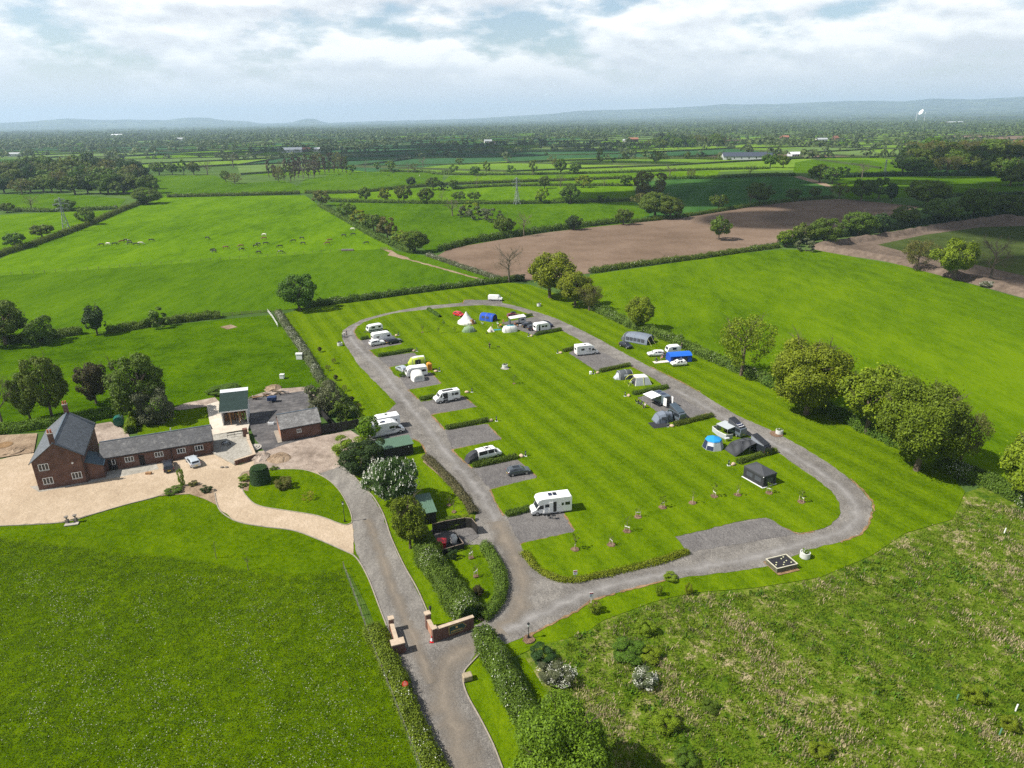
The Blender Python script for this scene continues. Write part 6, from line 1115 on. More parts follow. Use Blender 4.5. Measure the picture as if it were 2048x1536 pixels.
def rug(px, py, deg, L, W, m, label):
    q = at(px, py); t = MB().box(-L / 2, L / 2, -W / 2, W / 2, 0, .03).build('picnic_rug', m); t.location = (q.x, q.y, ZG + .035); t.rotation_euler = (0, 0, R(deg)); tag(t, label, 'rug')
rug(1325, 725, 12, 5.0, 1.6, CCR, 'long pale picnic rug in front of the white estate car'); rug(993, 661, 15, 2.6, 1.2, CTE, 'teal blanket spread near the cream pyramid tent'); rug(1320, 851, 14, 4.2, 3.0, CBK, 'dark groundsheet under the blue-grey awning')
# ================================================================ BUILDINGS
def brick_mat(name, c, c2, mortar):
    m, q = newmat(name); v = q.n('ShaderNodeTexCoord').outputs['Object']; s = q.n('ShaderNodeSeparateXYZ', {0: v})
    uv = q.n('ShaderNodeCombineXYZ', {0: q.math('ADD', s.outputs[0], s.outputs[1]), 1: s.outputs[2], 2: 0.0}).outputs[0]
    b = q.n('ShaderNodeTexBrick', {'Vector': uv, 'Color1': (*c, 1), 'Color2': (*c2, 1), 'Mortar': (*mortar, 1), 'Scale': 1.0, 'Mortar Size': .012, 'Brick Width': .24, 'Row Height': .085})
    st = q.ramp(q.noise(v, .7, 5), [(.3, (.55, .5, .48)), (.6, (1, 1, 1)), (.8, (1.25, 1.2, 1.1))])
    mx = q.n('ShaderNodeMix', data_type='RGBA', blend_type='MULTIPLY'); mx.inputs[0].default_value = 1; q.nt.links.new(b.outputs[0], mx.inputs[6]); q.nt.links.new(st, mx.inputs[7])
    p_ = q.n('ShaderNodeBsdfPrincipled', {'Base Color': mx.outputs[2], 'Roughness': .9}); q.n('ShaderNodeOutputMaterial', {0: p_.outputs[0]}); return m
def slate_mat(name, c, lich, amt):
    m, q = newmat(name); v = q.n('ShaderNodeTexCoord').outputs['Object']; s = q.n('ShaderNodeSeparateXYZ', {0: v})
    uv = q.n('ShaderNodeCombineXYZ', {0: s.outputs[0], 1: q.math('ADD', s.outputs[1], q.math('MULTIPLY', s.outputs[2], .9)), 2: 0.0}).outputs[0]
    b = q.n('ShaderNodeTexBrick', {'Vector': uv, 'Color1': (*[x * .75 for x in c], 1), 'Color2': (*[x * 1.3 for x in c], 1), 'Mortar': (*[x * .4 for x in c], 1), 'Scale': 1.0, 'Mortar Size': .02, 'Brick Width': .35, 'Row Height': .28})
    f = q.ramp(q.math('ADD', q.math('MULTIPLY', q.noise(v, .9, 6, .7), .7), q.math('MULTIPLY', q.noise(v, 5, 3), .3)), [(.5 - amt, (0, 0, 0)), (.5 - amt + .14, (1, 1, 1))])
    p_ = q.n('ShaderNodeBsdfPrincipled', {'Base Color': q.mix(q.math('MULTIPLY', f, .75), b.outputs[0], lich), 'Roughness': .55, 'Specular IOR Level': .4}); q.n('ShaderNodeOutputMaterial', {0: p_.outputs[0]}); return m
BRICK = brick_mat('red_brick', (.125, .048, .032), (.165, .068, .045), (.15, .12, .10)); BRICKO = brick_mat('orange_brick', (.42, .17, .09), (.50, .22, .12), (.34, .27, .20))
SLATE = slate_mat('blue_slate', (.105, .115, .13), (.14, .15, .16), -.05); SLATEL = slate_mat('lichened_slate', (.085, .085, .088), (.22, .215, .205), -.02); TILEG = slate_mat('pale_grey_tiles', (.16, .155, .15), (.30, .295, .285), .02); FELT = mat('green_mineral_felt', (.028, .044, .040), .95, var=.12, vs=1.0, spec=.05); GREENT = mat('green_sheet_roof', (.085, .15, .10), .5, var=.1)
FRAMEW = mat('white_window_frame', (.78, .77, .74), .5, var=.03); SILL = mat('stone_sill', (.34, .31, .27), .85); POTS = mat('terracotta', (.42, .12, .06), .8, var=.2); BWOOD = mat('black_stained_timber', (.018, .016, .015), .8, var=.3, vs=4); OAK = mat('oak_timber', (.30, .17, .08), .75, var=.3, vs=3); LEAD = mat('lead_flashing', (.10, .13, .16), .5, var=.2); FELTB = mat('dark_blue_slate', (.035, .065, .09), .45, var=.2, vs=3); GUT = mat('black_gutter', (.02, .02, .022), .4)
def bwin(t, x0, x1, z0, z1, panes=3, y=0.0):
    f = MB(); fw = .09; n = panes; f.box(x0, x1, y - .05, y + .03, z0, z0 + fw); f.box(x0, x1, y - .05, y + .03, z1 - fw, z1)
    for k in range(n + 1): xx = x0 + (x1 - x0 - fw) * k / n; f.box(xx, xx + fw, y - .052, y + .03, z0 + fw, z1 - fw)
    w_ = f.build('window', FRAMEW, t); MB().box(x0 + .03, x1 - .03, y - .02, y + .02, z0 + .03, z1 - .03).build('pane', GLASS, w_); MB().box(x0 - .08, x1 + .08, y - .12, y + .02, z0 - .10, z0 - .005).build('sill', SILL, w_); return w_
def gable(t, x0, x1, y0, y1, ze, zr, wall, roof, along='x', oh=.25, th=.12, back=True):
    """walls and a two-slope roof; ridge along x or y"""
    if along == 'x':
        ym = (y0 + y1) / 2; MB().loft([[(x, y0, -.1), (x, y0, ze), (x, ym, zr), (x, y1, ze), (x, y1, -.1)] for x in (x0, x1)]).build('wall', wall, t)
        sl = (zr - ze) / (ym - y0); a, b = x0 - oh, x1 + oh; r_ = MB()
        r_.loft([[(x, y0 - oh, ze - sl * oh + .02), (x, ym, zr + .02), (x, y1 + oh, ze - sl * oh + .02), (x, y1 + oh, ze - sl * oh + .02 + th), (x, ym, zr + .02 + th), (x, y0 - oh, ze - sl * oh + .02 + th)] for x in (a, b)])
        rf = r_.build('roof', roof, t); MB().box(a, b, ym - .11, ym + .11, zr + th - .03, zr + th + .07).build('ridge_tiles', LEAD, rf); MB().box(a, b, y0 - oh - .1, y0 - oh, ze - sl * oh - .06, ze - sl * oh + .06).build('gutter', GUT, rf)
    else:
        xm = (x0 + x1) / 2; MB().loft([[(x0, y, -.1), (x0, y, ze), (xm, y, zr), (x1, y, ze), (x1, y, -.1)] for y in (y0, y1)]).build('wall', wall, t)
        sl = (zr - ze) / (xm - x0); a, b = y0 - oh * .5, y1 + oh * .5
        rf = MB().loft([[(x0 - oh, y, ze - sl * oh + .02), (xm, y, zr + .02), (x1 + oh, y, ze - sl * oh + .02), (x1 + oh, y, ze - sl * oh + .02 + th), (xm, y, zr + .02 + th), (x0 - oh, y, ze - sl * oh + .02 + th)] for y in (a, b)]).build('roof', roof, t)
        MB().box(xm - .11, xm + .11, a, b, zr + th - .03, zr + th + .07).build('ridge_tiles', LEAD, rf)
        for x in (x0 - oh - .1, x1 + oh): MB().box(x, x + .1, a, b, ze - sl * oh - .06, ze - sl * oh + .06).build('gutter', GUT, rf)
    return rf
def chimney(rf, x, y, z0, z1, sx=.75, sy=.6, pots=2):
    c = MB().box(x - sx / 2, x + sx / 2, y - sy / 2, y + sy / 2, z0, z1).build('chimney', BRICK, rf.parent); MB().box(x - sx / 2 - .07, x + sx / 2 + .07, y - sy / 2 - .07, y + sy / 2 + .07, z1, z1 + .14).build('cap', SILL, c)
    for k in range(pots): MB().lathe([(.17, z1 + .14), (.13, z1 + .7), (.16, z1 + .75)], 10, (x + (k - .5) * .42, y)).build('chimney_pot', POTS, c)
# farmhouse
c, a, W_ = frag((79, 982.5), (178, 965)); t = thing('farmhouse', 'two-storey brick farmhouse with slate roof and two chimneys', 'house', (c.x, c.y, ZG), a); h = W_ / 2
rf = gable(t, -h, h, 0, 15.2, 5.4, 8.3, BRICK, SLATE, 'y', .35); chimney(rf, -.1, .32, 7.2, 10.1); chimney(rf, 0, 14.85, 7.2, 10.0)
bwin(t, -h + .8, -h + 2.35, 3.6, 4.85); bwin(t, -h + .9, -h + 2.45, .9, 2.15); bwin(t, h - 2.3, h - .75, 1.0, 2.25); pq = MB().lathe([(.17, 0), (.17, .05)], 12).build('wall_plaque', FRAMEW, t); pq.location = (h - 1.7, .0, 4.1); pq.rotation_euler = (PI / 2, 0, 0)
for x in (h - .12,): MB().tube([(x, -.07, 0), (x, -.07, 5.2)], .05, 6).build('drainpipe', GUT, t)
MB().hexa([(h, .6, -.1), (h + 2.6, .6, -.1), (h + 2.6, 5.2, -.1), (h, 5.2, -.1), (h, .6, 3.6), (h + 2.6, .6, 2.5), (h + 2.6, 5.2, 2.5), (h, 5.2, 3.6)]).build('porch_wall', BRICK, t)
MB().hexa([(h + .01, .3, 3.65), (h + 2.85, .3, 2.45), (h + 2.85, 5.3, 2.45), (h + .01, 5.3, 3.65), (h + .01, .3, 3.78), (h + 2.85, .3, 2.57), (h + 2.85, 5.3, 2.57), (h + .01, 5.3, 3.78)]).build('porch_roof', FELTB, t)
# long range
c, a, L_ = frag((209, 945), (428, 908)); t = thing('brick_range', 'long single-storey brick range with a lichened slate roof', 'building', (c.x, c.y, ZG), a); h = L_ / 2
rf = gable(t, -h, h, 0, 5.6, 2.75, 4.7, BRICK, SLATEL, 'x', .22)
for px_, w_ in ((905, .6), (1030, 1.5), (1270, 1.5), (1455, 1.5), (1605, 1.5)):
    x = -h + L_ * ((px_ / 4 - 209) / (428 - 209)) * .97 + .4; bwin(t, x - w_ / 2, x + w_ / 2, 1.15, 2.15, 3 if w_ > 1 else 1)
x = -h + L_ * ((1137 / 4 - 209) / 219); MB().box(x - .45, x + .45, -.04, .02, 0, 2.05).build('door', BWOOD, t); x = -h + 1.6; MB().box(x - .7, x + .7, -.05, .02, 0, 2.2).build('door', BWOOD, t)
for f_ in (.33, .62, .83, .995): MB().tube([(-h + L_ * f_ - .1, -.07, 0), (-h + L_ * f_ - .1, -.07, 2.6)], .045, 6).build('drainpipe', GUT, t)
MB().tube([(h * .25, 4.2, 3.4), (h * .25, 4.2, 4.9)], .11, 8).build('flue', TRIMG, t)
# outbuilding
c, a, L_ = frag((565, 885), (644, 870)); t = thing('brick_outbuilding', 'small brick outbuilding with pale grey tiled roof in the yard', 'building', (c.x, c.y, ZG), a); h = L_ / 2
gable(t, -h, h, 0, 6.2, 2.7, 4.6, BRICK, TILEG, 'x', .15); bwin(t, -.9, .0, 1.35, 2.1, 2); MB().box(-h - .02, -h + .01, 1.0, 5.2, .1, 2.3).build('sunlit_gable_panel', BRICKO, t); MB().box(-h - .9, -h - .02, -.4, 6, 0, .1).build('plinth', KERB, t); MB().tube([(-h - .05, -.06, 0), (-h - .05, -.06, 2.6)], .05, 6).build('drainpipe', GUT, t)  # brighter brick panel paints the sunlight on the left gable
# open timber barn
a0, a1 = at(450, 854), at(494.5, 849); c, a, L_ = frag((450, 855), (495, 849.5)); a = R(16); L_ = 5.0; t = thing('open_barn', 'tall open-fronted timber barn with dark green felt roof', 'barn', (c.x, c.y, .45), a); h = L_ / 2; D_ = 6.0
MB().box(-h, -h + .12, .1, D_, 0, 3.3).build('side_wall', FRAMEW, t); MB().box(h - .12, h, .1, D_, 0, 3.3).build('side_wall', FRAMEW, t); MB().box(-h + .12, h - .12, D_ - .12, D_ - .002, 0, 4.6).build('rear_wall', OAK, t)
for x in (-h + .06, -h * .35, h * .35, h - .06): MB().box(x - .1, x + .1, -.1, .1, 0, 3.2).build('post', OAK if abs(x) < h * .5 else FRAMEW, t)
for k in range(9): MB().box(-h + .3 + k * .5, -h + .66 + k * .5, 2.2 + (k % 3) * .4, 2.4 + (k % 3) * .4, 0, 1.4 + (k % 4) * .4).build('stacked_board', OAK, t)
rf = MB().hexa([(-h - .35, -.7, 3.2), (h + .35, -.7, 3.2), (h + .35, D_ + .3, 5.6), (-h - .35, D_ + .3, 5.6), (-h - .35, -.7, 3.36), (h + .35, -.7, 3.36), (h + .35, D_ + .3, 5.76), (-h - .35, D_ + .3, 5.76)]).build('roof', FELT, t); sl = 2.4 / (D_ + 1.0); y0 = D_ - .75; z0 = 3.36 + sl * (y0 + .7); MB().hexa([(-h - .34, y0, z0 + .004), (h + .34, y0, z0 + .004), (h + .34, D_ + .28, z0 + sl * (D_ + .28 - y0) + .004), (-h - .34, D_ + .28, z0 + sl * (D_ + .28 - y0) + .004), (-h - .34, y0, z0 + .05), (h + .34, y0, z0 + .05), (h + .34, D_ + .28, z0 + sl * (D_ + .28 - y0) + .05), (-h - .34, D_ + .28, z0 + sl * (D_ + .28 - y0) + .05)]).build('roof_lights', ROOFL, rf)
MB().box(-h - .35, h + .35, -.73, -.7, 3.14, 3.38).build('fascia', FRAMEW, rf)
# green-roofed sheds
def shed(pl, pr, D_, z0, z1, label):
    c, a, L_ = frag(pl, pr); t = thing('shed', label, 'shed', (c.x, c.y, ZG), a, None); h = L_ / 2
    MB().hexa([(-h, 0, 0), (h, 0, 0), (h, D_, 0), (-h, D_, 0), (-h, 0, z0), (h, 0, z0), (h, D_, z1), (-h, D_, z1)]).build('wall', BWOOD, t); e = .18
    MB().hexa([(-h - e, -e, z0), (h + e, -e, z0), (h + e, D_ + e, z1), (-h - e, D_ + e, z1), (-h - e, -e, z0 + .09), (h + e, -e, z0 + .09), (h + e, D_ + e, z1 + .09), (-h - e, D_ + e, z1 + .09)]).build('roof', GREENT, t)
    rb = MB()
    for k in range(int(L_ / .35)): x = -h + .17 + k * .35; rb.hexa([(x - .03, -e, z0 + .08), (x + .03, -e, z0 + .08), (x + .03, D_ + e, z1 + .08), (x - .03, D_ + e, z1 + .08), (x - .03, -e, z0 + .12), (x + .03, -e, z0 + .12), (x + .03, D_ + e, z1 + .12), (x - .03, D_ + e, z1 + .12)])
    rb.build('roof_ribs', GREENT, t); return t
t = shed((763, 922), (827, 909), 3.0, 2.1, 2.6, 'black shed with a green ribbed roof beside the parked motorhomes'); MB().box(t.children[0].dimensions.x / 2 - .35 if False else 2.2, 2.35, -.12, -.01, 1.6, 1.75).build('lamp', FRAMEW, t)
t = shed((846, 1052), (873, 1047), 5.2, 2.0, 2.4, 'second green-roofed shed half covered by the bright yellow-green tree')
# ================================================================ WALLS, FENCES, GATES
def wall_run(t, pts, w, z0, z1, m, nm, cap=None):
    for p, q in zip(pts[:-1], pts[1:]):
        d = (Vector(q) - Vector(p)); an = math.atan2(d.y, d.x); mid = (Vector(p) + Vector(q)) / 2; L = d.length
        o = MB().obox(mid, L, w, z0, z1, an).build(nm, m, t)
        if cap: MB().obox(mid, L + .1, w + .12, z1, z1 + .08, an).build('coping', cap, o)
def loc(t, px):   # photo ground point -> local coordinates of an unrotated thing
    v = at(*px); return (v.x - t.location.x, v.y - t.location.y)
def base(name, label, cat, px, z=ZG, group=None): v = at(*px); return thing(name, label, cat, (v.x, v.y, z), 0, group)
PCOP = mat('sandstone_coping', (.42, .33, .24), .9, var=.2, vs=2); SIGNG = mat('dark_green_sign_board', (.012, .05, .045), .4, var=.1); GOLD = mat('gold_lettering', (.55, .40, .12), .4)
t = base('gateway_wall', 'brick entrance wall with stone coping and a dark green arrow sign', 'wall', (869.6, 1284)); P0, P1, P2 = loc(t, (870, 1284)), loc(t, (947, 1258)), loc(t, (857, 1258))
wall_run(t, [P0, P1], .4, 0, 1.75, BRICK, 'wall', PCOP); wall_run(t, [P0, P2], .38, 0, 1.5, BRICKO, 'side_wall', PCOP); d = Vector(P1) - Vector(P0); an = math.atan2(d.y, d.x); u = d.normalized(); nrm = Vector((u.y, -u.x)); L = d.length
MB().obox(P0, .55, .55, 0, 1.95, an).build('pillar', BRICK, t); MB().obox(P2, .6, .6, 0, 2.2, an).build('pillar', BRICK, t); MB().obox(P2, .75, .75, 2.2, 2.36, an).build('pillar_cap', PCOP, t); MB().obox(P0, .66, .66, 1.95, 2.06, an).build('pillar_cap', PCOP, t)
def onwall(s, z, off): q = Vector(P0) + u * s + nrm * (.2 + off); return (q.x, q.y, z)
s0, s1, s2 = L * .36, L * .70, L * .79
def signpoly(e, o1, o2): pl = [(s0 - e, .45 - e), (s1, .45 - e), (s2 + e * 1.3, .98), (s1, 1.52 + e), (s0 - e, 1.52 + e)]; return MB().loft([[onwall(s, z, o) for s, z in pl] for o in (o1, o2)])
sg = signpoly(.07, .002, .03).build('sign_border', GOLD, t); signpoly(0, .02, .05).build('sign_board', SIGNG, sg)
em = MB(); em.loft([[onwall(L * .55 + .16 * math.cos(2 * PI * k / 10), 1.22 + .17 * math.sin(2 * PI * k / 10), o) for k in range(10)] for o in (.05, .07)]); em.build('emblem', GOLD, sg)
lt = MB(); rr = random.Random(2)
for k in range(8):
    s = s0 + .22 + k * (s1 - s0 - .2) / 8
    for dx, w_ in ((0, .05), (.09, .04)): lt.loft([[onwall(s + dx, .62 + (k % 3 == 1) * .05, o), onwall(s + dx + w_, .62, o), onwall(s + dx + w_, .86, o), onwall(s + dx, .86 - (k % 2) * .06, o)] if False else [onwall(s + dx, .62 + (k % 3 == 1) * .05, o), onwall(s + dx + w_, .62, o), onwall(s + dx + w_, .86, o), onwall(s + dx, .86 - (k % 2) * .06, o)] for o in (.05, .065)])
    lt.loft([[onwall(s, .72 + (k % 2) * .1, o), onwall(s + .12, .72 + (k % 2) * .1, o), onwall(s + .12, .76 + (k % 2) * .1, o), onwall(s, .76 + (k % 2) * .1, o)] for o in (.05, .064)])
lt.build('lettering', GOLD, sg)
v = Vector(P2); t2 = thing('gate_lantern', 'black lantern on a short post behind the entrance wall pillar', 'lantern', (t.location.x + v.x + .3, t.location.y + v.y + .5, ZG)); MB().tube([(0, 0, 0), (0, 0, 2.3)], .05, 8).build('post', GUT, t2); MB().lathe([(.10, 2.3), (.19, 2.75), (.21, 2.78), (.05, 3.0)], 8).build('lamp_head', GUT, t2); MB().lathe([(.10, 2.36), (.17, 2.7)], 8).build('glass', LAMPW, t2)
t = base('gate_pillars', 'pair of low brick gate pillars joined by a dwarf wall, left of the drive', 'wall', (795, 1310)); P0, P1 = loc(t, (797, 1306)), loc(t, (784, 1262)); d = Vector(P1) - Vector(P0); an = math.atan2(d.y, d.x); wall_run(t, [P0, P1], .38, 0, 1.15, BRICKO, 'wall', PCOP)
MB().obox(P0, .95, 1.5, 0, 1.45, an).build('pillar', BRICK, t); MB().obox(P0, 1.1, 1.65, 1.45, 1.58, an).build('pillar_cap', PCOP, t); MB().obox(P1, .6, .6, 0, 1.75, an).build('pillar', BRICK, t); MB().obox(P1, .74, .74, 1.75, 1.9, an).build('pillar_cap', PCOP, t)
t = base('terrace_wall', 'low brick and stone wall round the paved terrace', 'wall', (471, 932)); wall_run(t, [loc(t, p) for p in ((471, 932), (511, 919))], .35, 0, .95, BRICK, 'wall', PCOP); wall_run(t, [loc(t, p) for p in ((427, 909), (471, 931))], .3, 0, .4, STONEP, 'wall'); wall_run(t, [loc(t, p) for p in ((511, 919), (498, 888), (495, 868))], .4, 0, .75, SILL, 'wall', PCOP); MB().obox(loc(t, (492, 876)), .9, .9, 0, 1.9, R(20)).build('pillar', BRICK, t)
t = base('round_steps', 'semicircular stone steps beside the terrace', 'steps', (508, 897)); [MB().lathe([(r_, 0), (r_, z)], 18).build('step', SILL, t) for r_, z in ((1.5, .12), (1.05, .24), (.6, .36))]
def board_fence(label, px, h, m=BWOOD, rail=None, post=2.0):
    t = base('board_fence', label, 'fence', px[0]); pts = [Vector(loc(t, p)) for p in px]
    for a, b in zip(pts[:-1], pts[1:]):
        d = b - a; an = math.atan2(d.y, d.x); n = max(1, int(d.length / .16)); mb = MB()
        for k in range(n): mb.obox(a + d * (k + .5) / n, d.length / n * .93, .03 + .006 * (k % 2), .04, h - .02 * (k % 2), an)
        mb.build('boards', m, t); MB().obox((a + b) / 2, d.length + .08, .10, h, h + .05, an).build('top_rail', rail or m, t)
        for k in range(int(d.length / post) + 1): MB().obox(a + d * min(1, k * post / d.length), .1, .1, 0, h + .12, an).build('post', m, t)
    return t
FTOP = mat('weathered_rail', (.22, .17, .13), .85, var=.2)
board_fence('black board fence hiding the bin yard from the road', [(866, 1070), (889, 1064), (930, 1057), (944, 1058), (955, 1071)], 1.75, BWOOD, FTOP); board_fence('short black board fence in front of the red bin', [(884, 1113), (928, 1100), (910, 1076)], .95, BWOOD, FTOP)
board_fence('black board fence beside the brick outbuilding', [(644.5, 871), (695, 862), (722, 857)], 2.0); board_fence('dark fence behind the brick outbuilding', [(640, 830), (660, 852), (672, 866)], 1.6)
def wire_fence(label, px, h=1.15, step=3.0, wires=(.45, .8, 1.1), pm=FTOP, name='post_fence', rails=False, pr=.06, z=ZG):
    t = base(name, label, 'fence', px[0], z); pts = [Vector(loc(t, p)) for p in px]; p = resample(pts, step)
    o0 = MB().tube([(0, 0, 0), (0, 0, h)], pr, 5).build('post', pm, t); o0.location = (*p[0], 0)
    for q in p[1:95]: o = o0.copy(); COL.objects.link(o); o.location = (*q, 0)
    w_ = MB()
    for z_ in wires:
        for a, b in zip(p[:-1], p[1:]):
            if rails: d = b - a; w_.obox((a + b) / 2, d.length, .04, z_, z_ + .11, math.atan2(d.y, d.x))
            else: w_.tube([(*a, z_), (*b, z_)], .012, 3, cap=False)
    w_.build('rails' if rails else 'wires', pm if rails else CHAS, t); return t
wire_fence('wire stock fence along the left of the entrance lane', [(688, 1140), (700, 1170), (722, 1231), (752, 1316), (790, 1411), (836, 1530), (880, 1660)], 1.2, 2.2)
wire_fence('long post and wire fence across the cow pasture', [(0, 552), (180, 540), (350, 527), (520, 515), (700, 502)], 1.2, 4.2, pr=.09); wire_fence('wooden rail fence at the top right of the paddock', [(446, 634), (500, 630), (542, 627)], 1.2, 3.0, (.3, .65, 1.0), name='rail_fence', rails=True, pr=.08)
wire_fence('white rail fence pieces beside the blossom hedge', [(536, 626), (545, 637), (556, 655)], 1.2, 2.5, (.3, .65, 1.0), FRAMEW, 'rail_fence', True, .08); wire_fence('metal rail fence under the biggest hedge oak', [(1826, 906), (1850, 918), (1880, 930)], 1.2, 2.6, (.5, 1.0), TRIMG, 'rail_fence', True)
wire_fence('white three-rail gate set in the hedge right of the entrance', [(1001, 1318), (1009, 1333), (1018, 1350)], 1.35, 1.8, (.35, .75, 1.15), FRAMEW, 'rail_gate', True, .07); wire_fence('brown field gate in the corner of the cow pasture', [(761, 500), (776, 500)], 1.3, 3.5, (.2, .5, .8, 1.1), FTOP, 'field_gate', True, .08)
wire_fence('low iron railing in front of the terrace', [(456, 880), (486, 875)], 1.0, 1.4, (.5, .95), GUT, 'railing', True, .03, .45)
t = base('water_trough', 'dark cattle trough on the cow pasture fence line', 'trough', (695, 502)); MB().box(-3.0, 3.0, -.7, .7, 0, .7).build('tank', mat('old_concrete', (.20, .16, .13), .9), t); MB().box(-2.8, 2.8, -.5, .5, .7, .72).build('water', GLASS, t)
# ================================================================ LAMPS, SIGNS, SMALL THINGS
def lamp(px, h, label, m=GUT):
    t = base('lamp_post', label, 'lamp post', px); MB().lathe([(.16, 0), (.14, .35), (.08, .5), (.05, .6), (.045, h - .6), (.07, h - .55)], 10).build('post', m, t); MB().lathe([(.08, h - .5), (.17, h - .12)], 8).build('lantern_glass', LAMPW, t); MB().lathe([(.20, h - .12), (.10, h + .04), (.02, h + .14)], 8).build('lantern_cap', m, t); MB().tube([(-.25, 0, h - .75), (.25, 0, h - .75)], .02, 5).build('ladder_bar', m, t); return t
def mulch(px, r, h=.05, m=MULCH): v = at(*px); rr_ = random.Random(int(px[0])); return structure(MB().prism([(v.x + r * rr_.uniform(.85, 1.15) * math.cos(2 * PI * k / 16), v.y + r * rr_.uniform(.85, 1.15) * math.sin(2 * PI * k / 16)) for k in range(16)], .19, .225 + h).build('mulch_ring', m))
lamp((690, 1046), 3.7, 'black Victorian style lamp post at the tip of the lens lawn'); lamp((1057, 1279), 2.3, 'short black lamp post on a soil ring by the entrance road'); mulch((1057, 1281), .75)
def direction_sign(px, label, post, m2):
    t = base('direction_sign', label, 'sign', px); MB().tube([(0, 0, 0), (0, 0, 1.5)], .04, 6).build('post', post, t); b = MB().box(-.28, .28, -.05, -.01, 1.05, 1.75).build('board', PWHITE, t); b.rotation_euler = (0, 0, R(12)); MB().box(-.26, .26, -.056, -.05, 1.55, 1.72).build('red_band', LAMPR, b); q = MB()
    for k in range(3): q.box(-.2, .2 - .08 * k, -.055, -.05, 1.42 - k * .13, 1.46 - k * .13)
    q.build('lettering', m2, b); return t
direction_sign((1150, 1164), 'white and red sign on a grey post at the island corner', POLEG, BLACKP); direction_sign((1182, 1209), 'white and red sign with blue marks on a soil patch by the road', PWHITE, CBL); mulch((1185, 1209), .7)
def cone(px, label): t = base('traffic_cone', label, 'traffic cone', px, .195, 'gate traffic cones'); MB().lathe([(.2, .04), (.17, .2)], 12).build('lower_band', PAINT['red'], t); MB().lathe([(.17, .2), (.10, .62)], 12).build('white_sleeve', PWHITE, t); MB().lathe([(.10, .62), (.05, .85)], 12).build('tip', PAINT['red'], t); MB().box(-.25, .25, -.25, .25, 0, .05).build('foot', PAINT['red'], t)
cone((864, 1286), 'red and white cone at the entrance wall corner'); cone((807, 1303), 'red and white cone in the shade of the left gate pillars')
t = base('round_sign', 'round red speed sign facing the lane from the roadside hedge', 'sign', (812, 1392)); MB().tube([(0, 0, 0), (0, 0, 1.9)], .035, 6).build('post', POLEG, t); dsc = MB().lathe([(.34, -.015), (.34, .015)], 20).build('disc', mat('red_sign_face', (.70, .05, .03), .4), t); dsc.location = (.02, -.05, 1.6); dsc.rotation_euler = (R(75), 0, R(14)); MB().lathe([(.22, .016), (.22, .022)], 16).build('white_face', mat('pale_red_face', (.75, .22, .16), .4), dsc)
t = base('stone_block', 'weathered sandstone block on the verge corner', 'stone', (935, 1361)); MB().box(-.55, .55, -.42, .42, 0, .72).build('block', mat('mossy_sandstone', (.30, .245, .16), .95, var=.3, vs=3, bump=.6), t, bevel=.1).rotation_euler = (0, 0, R(20))
PLC = mat('concrete_ring', (.52, .53, .50), .85, var=.15, vs=2)
def planter(px, label, green=L_BG):
    t = base('planter', label, 'planter', px, ZG, 'concrete ring planters'); MB().loft([[(r_ * math.cos(2 * PI * k / 24), r_ * math.sin(2 * PI * k / 24), z) for k in range(24)] for r_, z in ((.72, 0), (.72, .85), (.60, .85), (.60, .7))]).build('ring', PLC, t); c, nn = crown_pts(260, 10, 5, int(px[0]), 9, .0, .5); mobj('foliage', leaf_mesh('foliage', c * np.array([.125, .125, .06]) + np.array([0, 0, .7]), .16), green, t); return t
planter((1609, 1116), 'concrete ring planter with green leaves beside the slatted raised bed'); planter((1558, 869), 'concrete ring planter with herbs on the right verge'); planter((1078, 613), 'concrete ring planter near the corner oaks', L_DK); planter((1010, 737), 'concrete ring planter in the middle of the island lawn', L_DK); planter((680, 692), 'concrete ring planter outside the road curve on the left', L_DK)
mulch((1552, 870), 1.3); mulch((1010, 738), 1.1, .02, STONEP)
qa, qb, qc = at(1531, 1129), at(1552, 1149), at(1593, 1139); an = math.atan2((qc - qb).y, (qc - qb).x); cc = (qa + qc) / 2; t = thing('raised_bed', 'slatted timber raised bed with dark soil and small pale plants', 'raised bed', (cc.x, cc.y, ZG), an); lx, ly = (qc - qb).length / 2, (qa - qb).length / 2
MB().box(-lx + .1, lx - .1, -ly + .1, ly - .1, 0, .62).build('soil', mat('black_soil', (.018, .017, .022), .95, var=.4, vs=5), t); sl_ = MB(); TIMB = mat('grey_timber', (.20, .19, .13), .85, var=.3, vs=4)
for k in range(22): x = -lx + .05 + (2 * lx - .1) * k / 21; sl_.box(x - .035, x + .035, -ly, -ly + .05, .05, .74); sl_.box(x - .035, x + .035, ly - .05, ly, .05, .74)
for k in range(16): y = -ly + .1 + (2 * ly - .2) * k / 15; sl_.box(-lx, -lx + .05, y - .035, y + .035, .05, .74); sl_.box(lx - .05, lx, y - .035, y + .035, .05, .74)
sl_.build('slats', TIMB, t); rl = MB()
for a_ in ((-lx - .04, lx + .04, -ly - .05, -ly + .09), (-lx - .04, lx + .04, ly - .09, ly + .05), (-lx - .05, -lx + .09, -ly + .09, ly - .09), (lx - .09, lx + .05, -ly + .09, ly - .09)): rl.box(*a_, .74, .80)
rl.build('top_rail', mat('pale_rail', (.50, .47, .36), .8), t)
for k, (x, y) in enumerate(((-.5, .1), (-.1, -.5), (.2, -.15), (.3, .55), (.55, .05), (.8, -.4), (-.75, -.25), (.65, .75))): MB().blob((x * lx * .9, y * ly, .66), (.12, .12, .07), k, 1).build('seedling', mat('pale_seedling', (.55, .55, .33), .8), t)
structure(ribbon([cc.to_2d() + Vector((math.cos(an), math.sin(an))) * -1.8, cc.to_2d() + Vector((math.cos(an), math.sin(an))) * 1.8], 2 * ly + 1.0, .222, .05, 3).build('soil_patch', SOIL, fix=False))
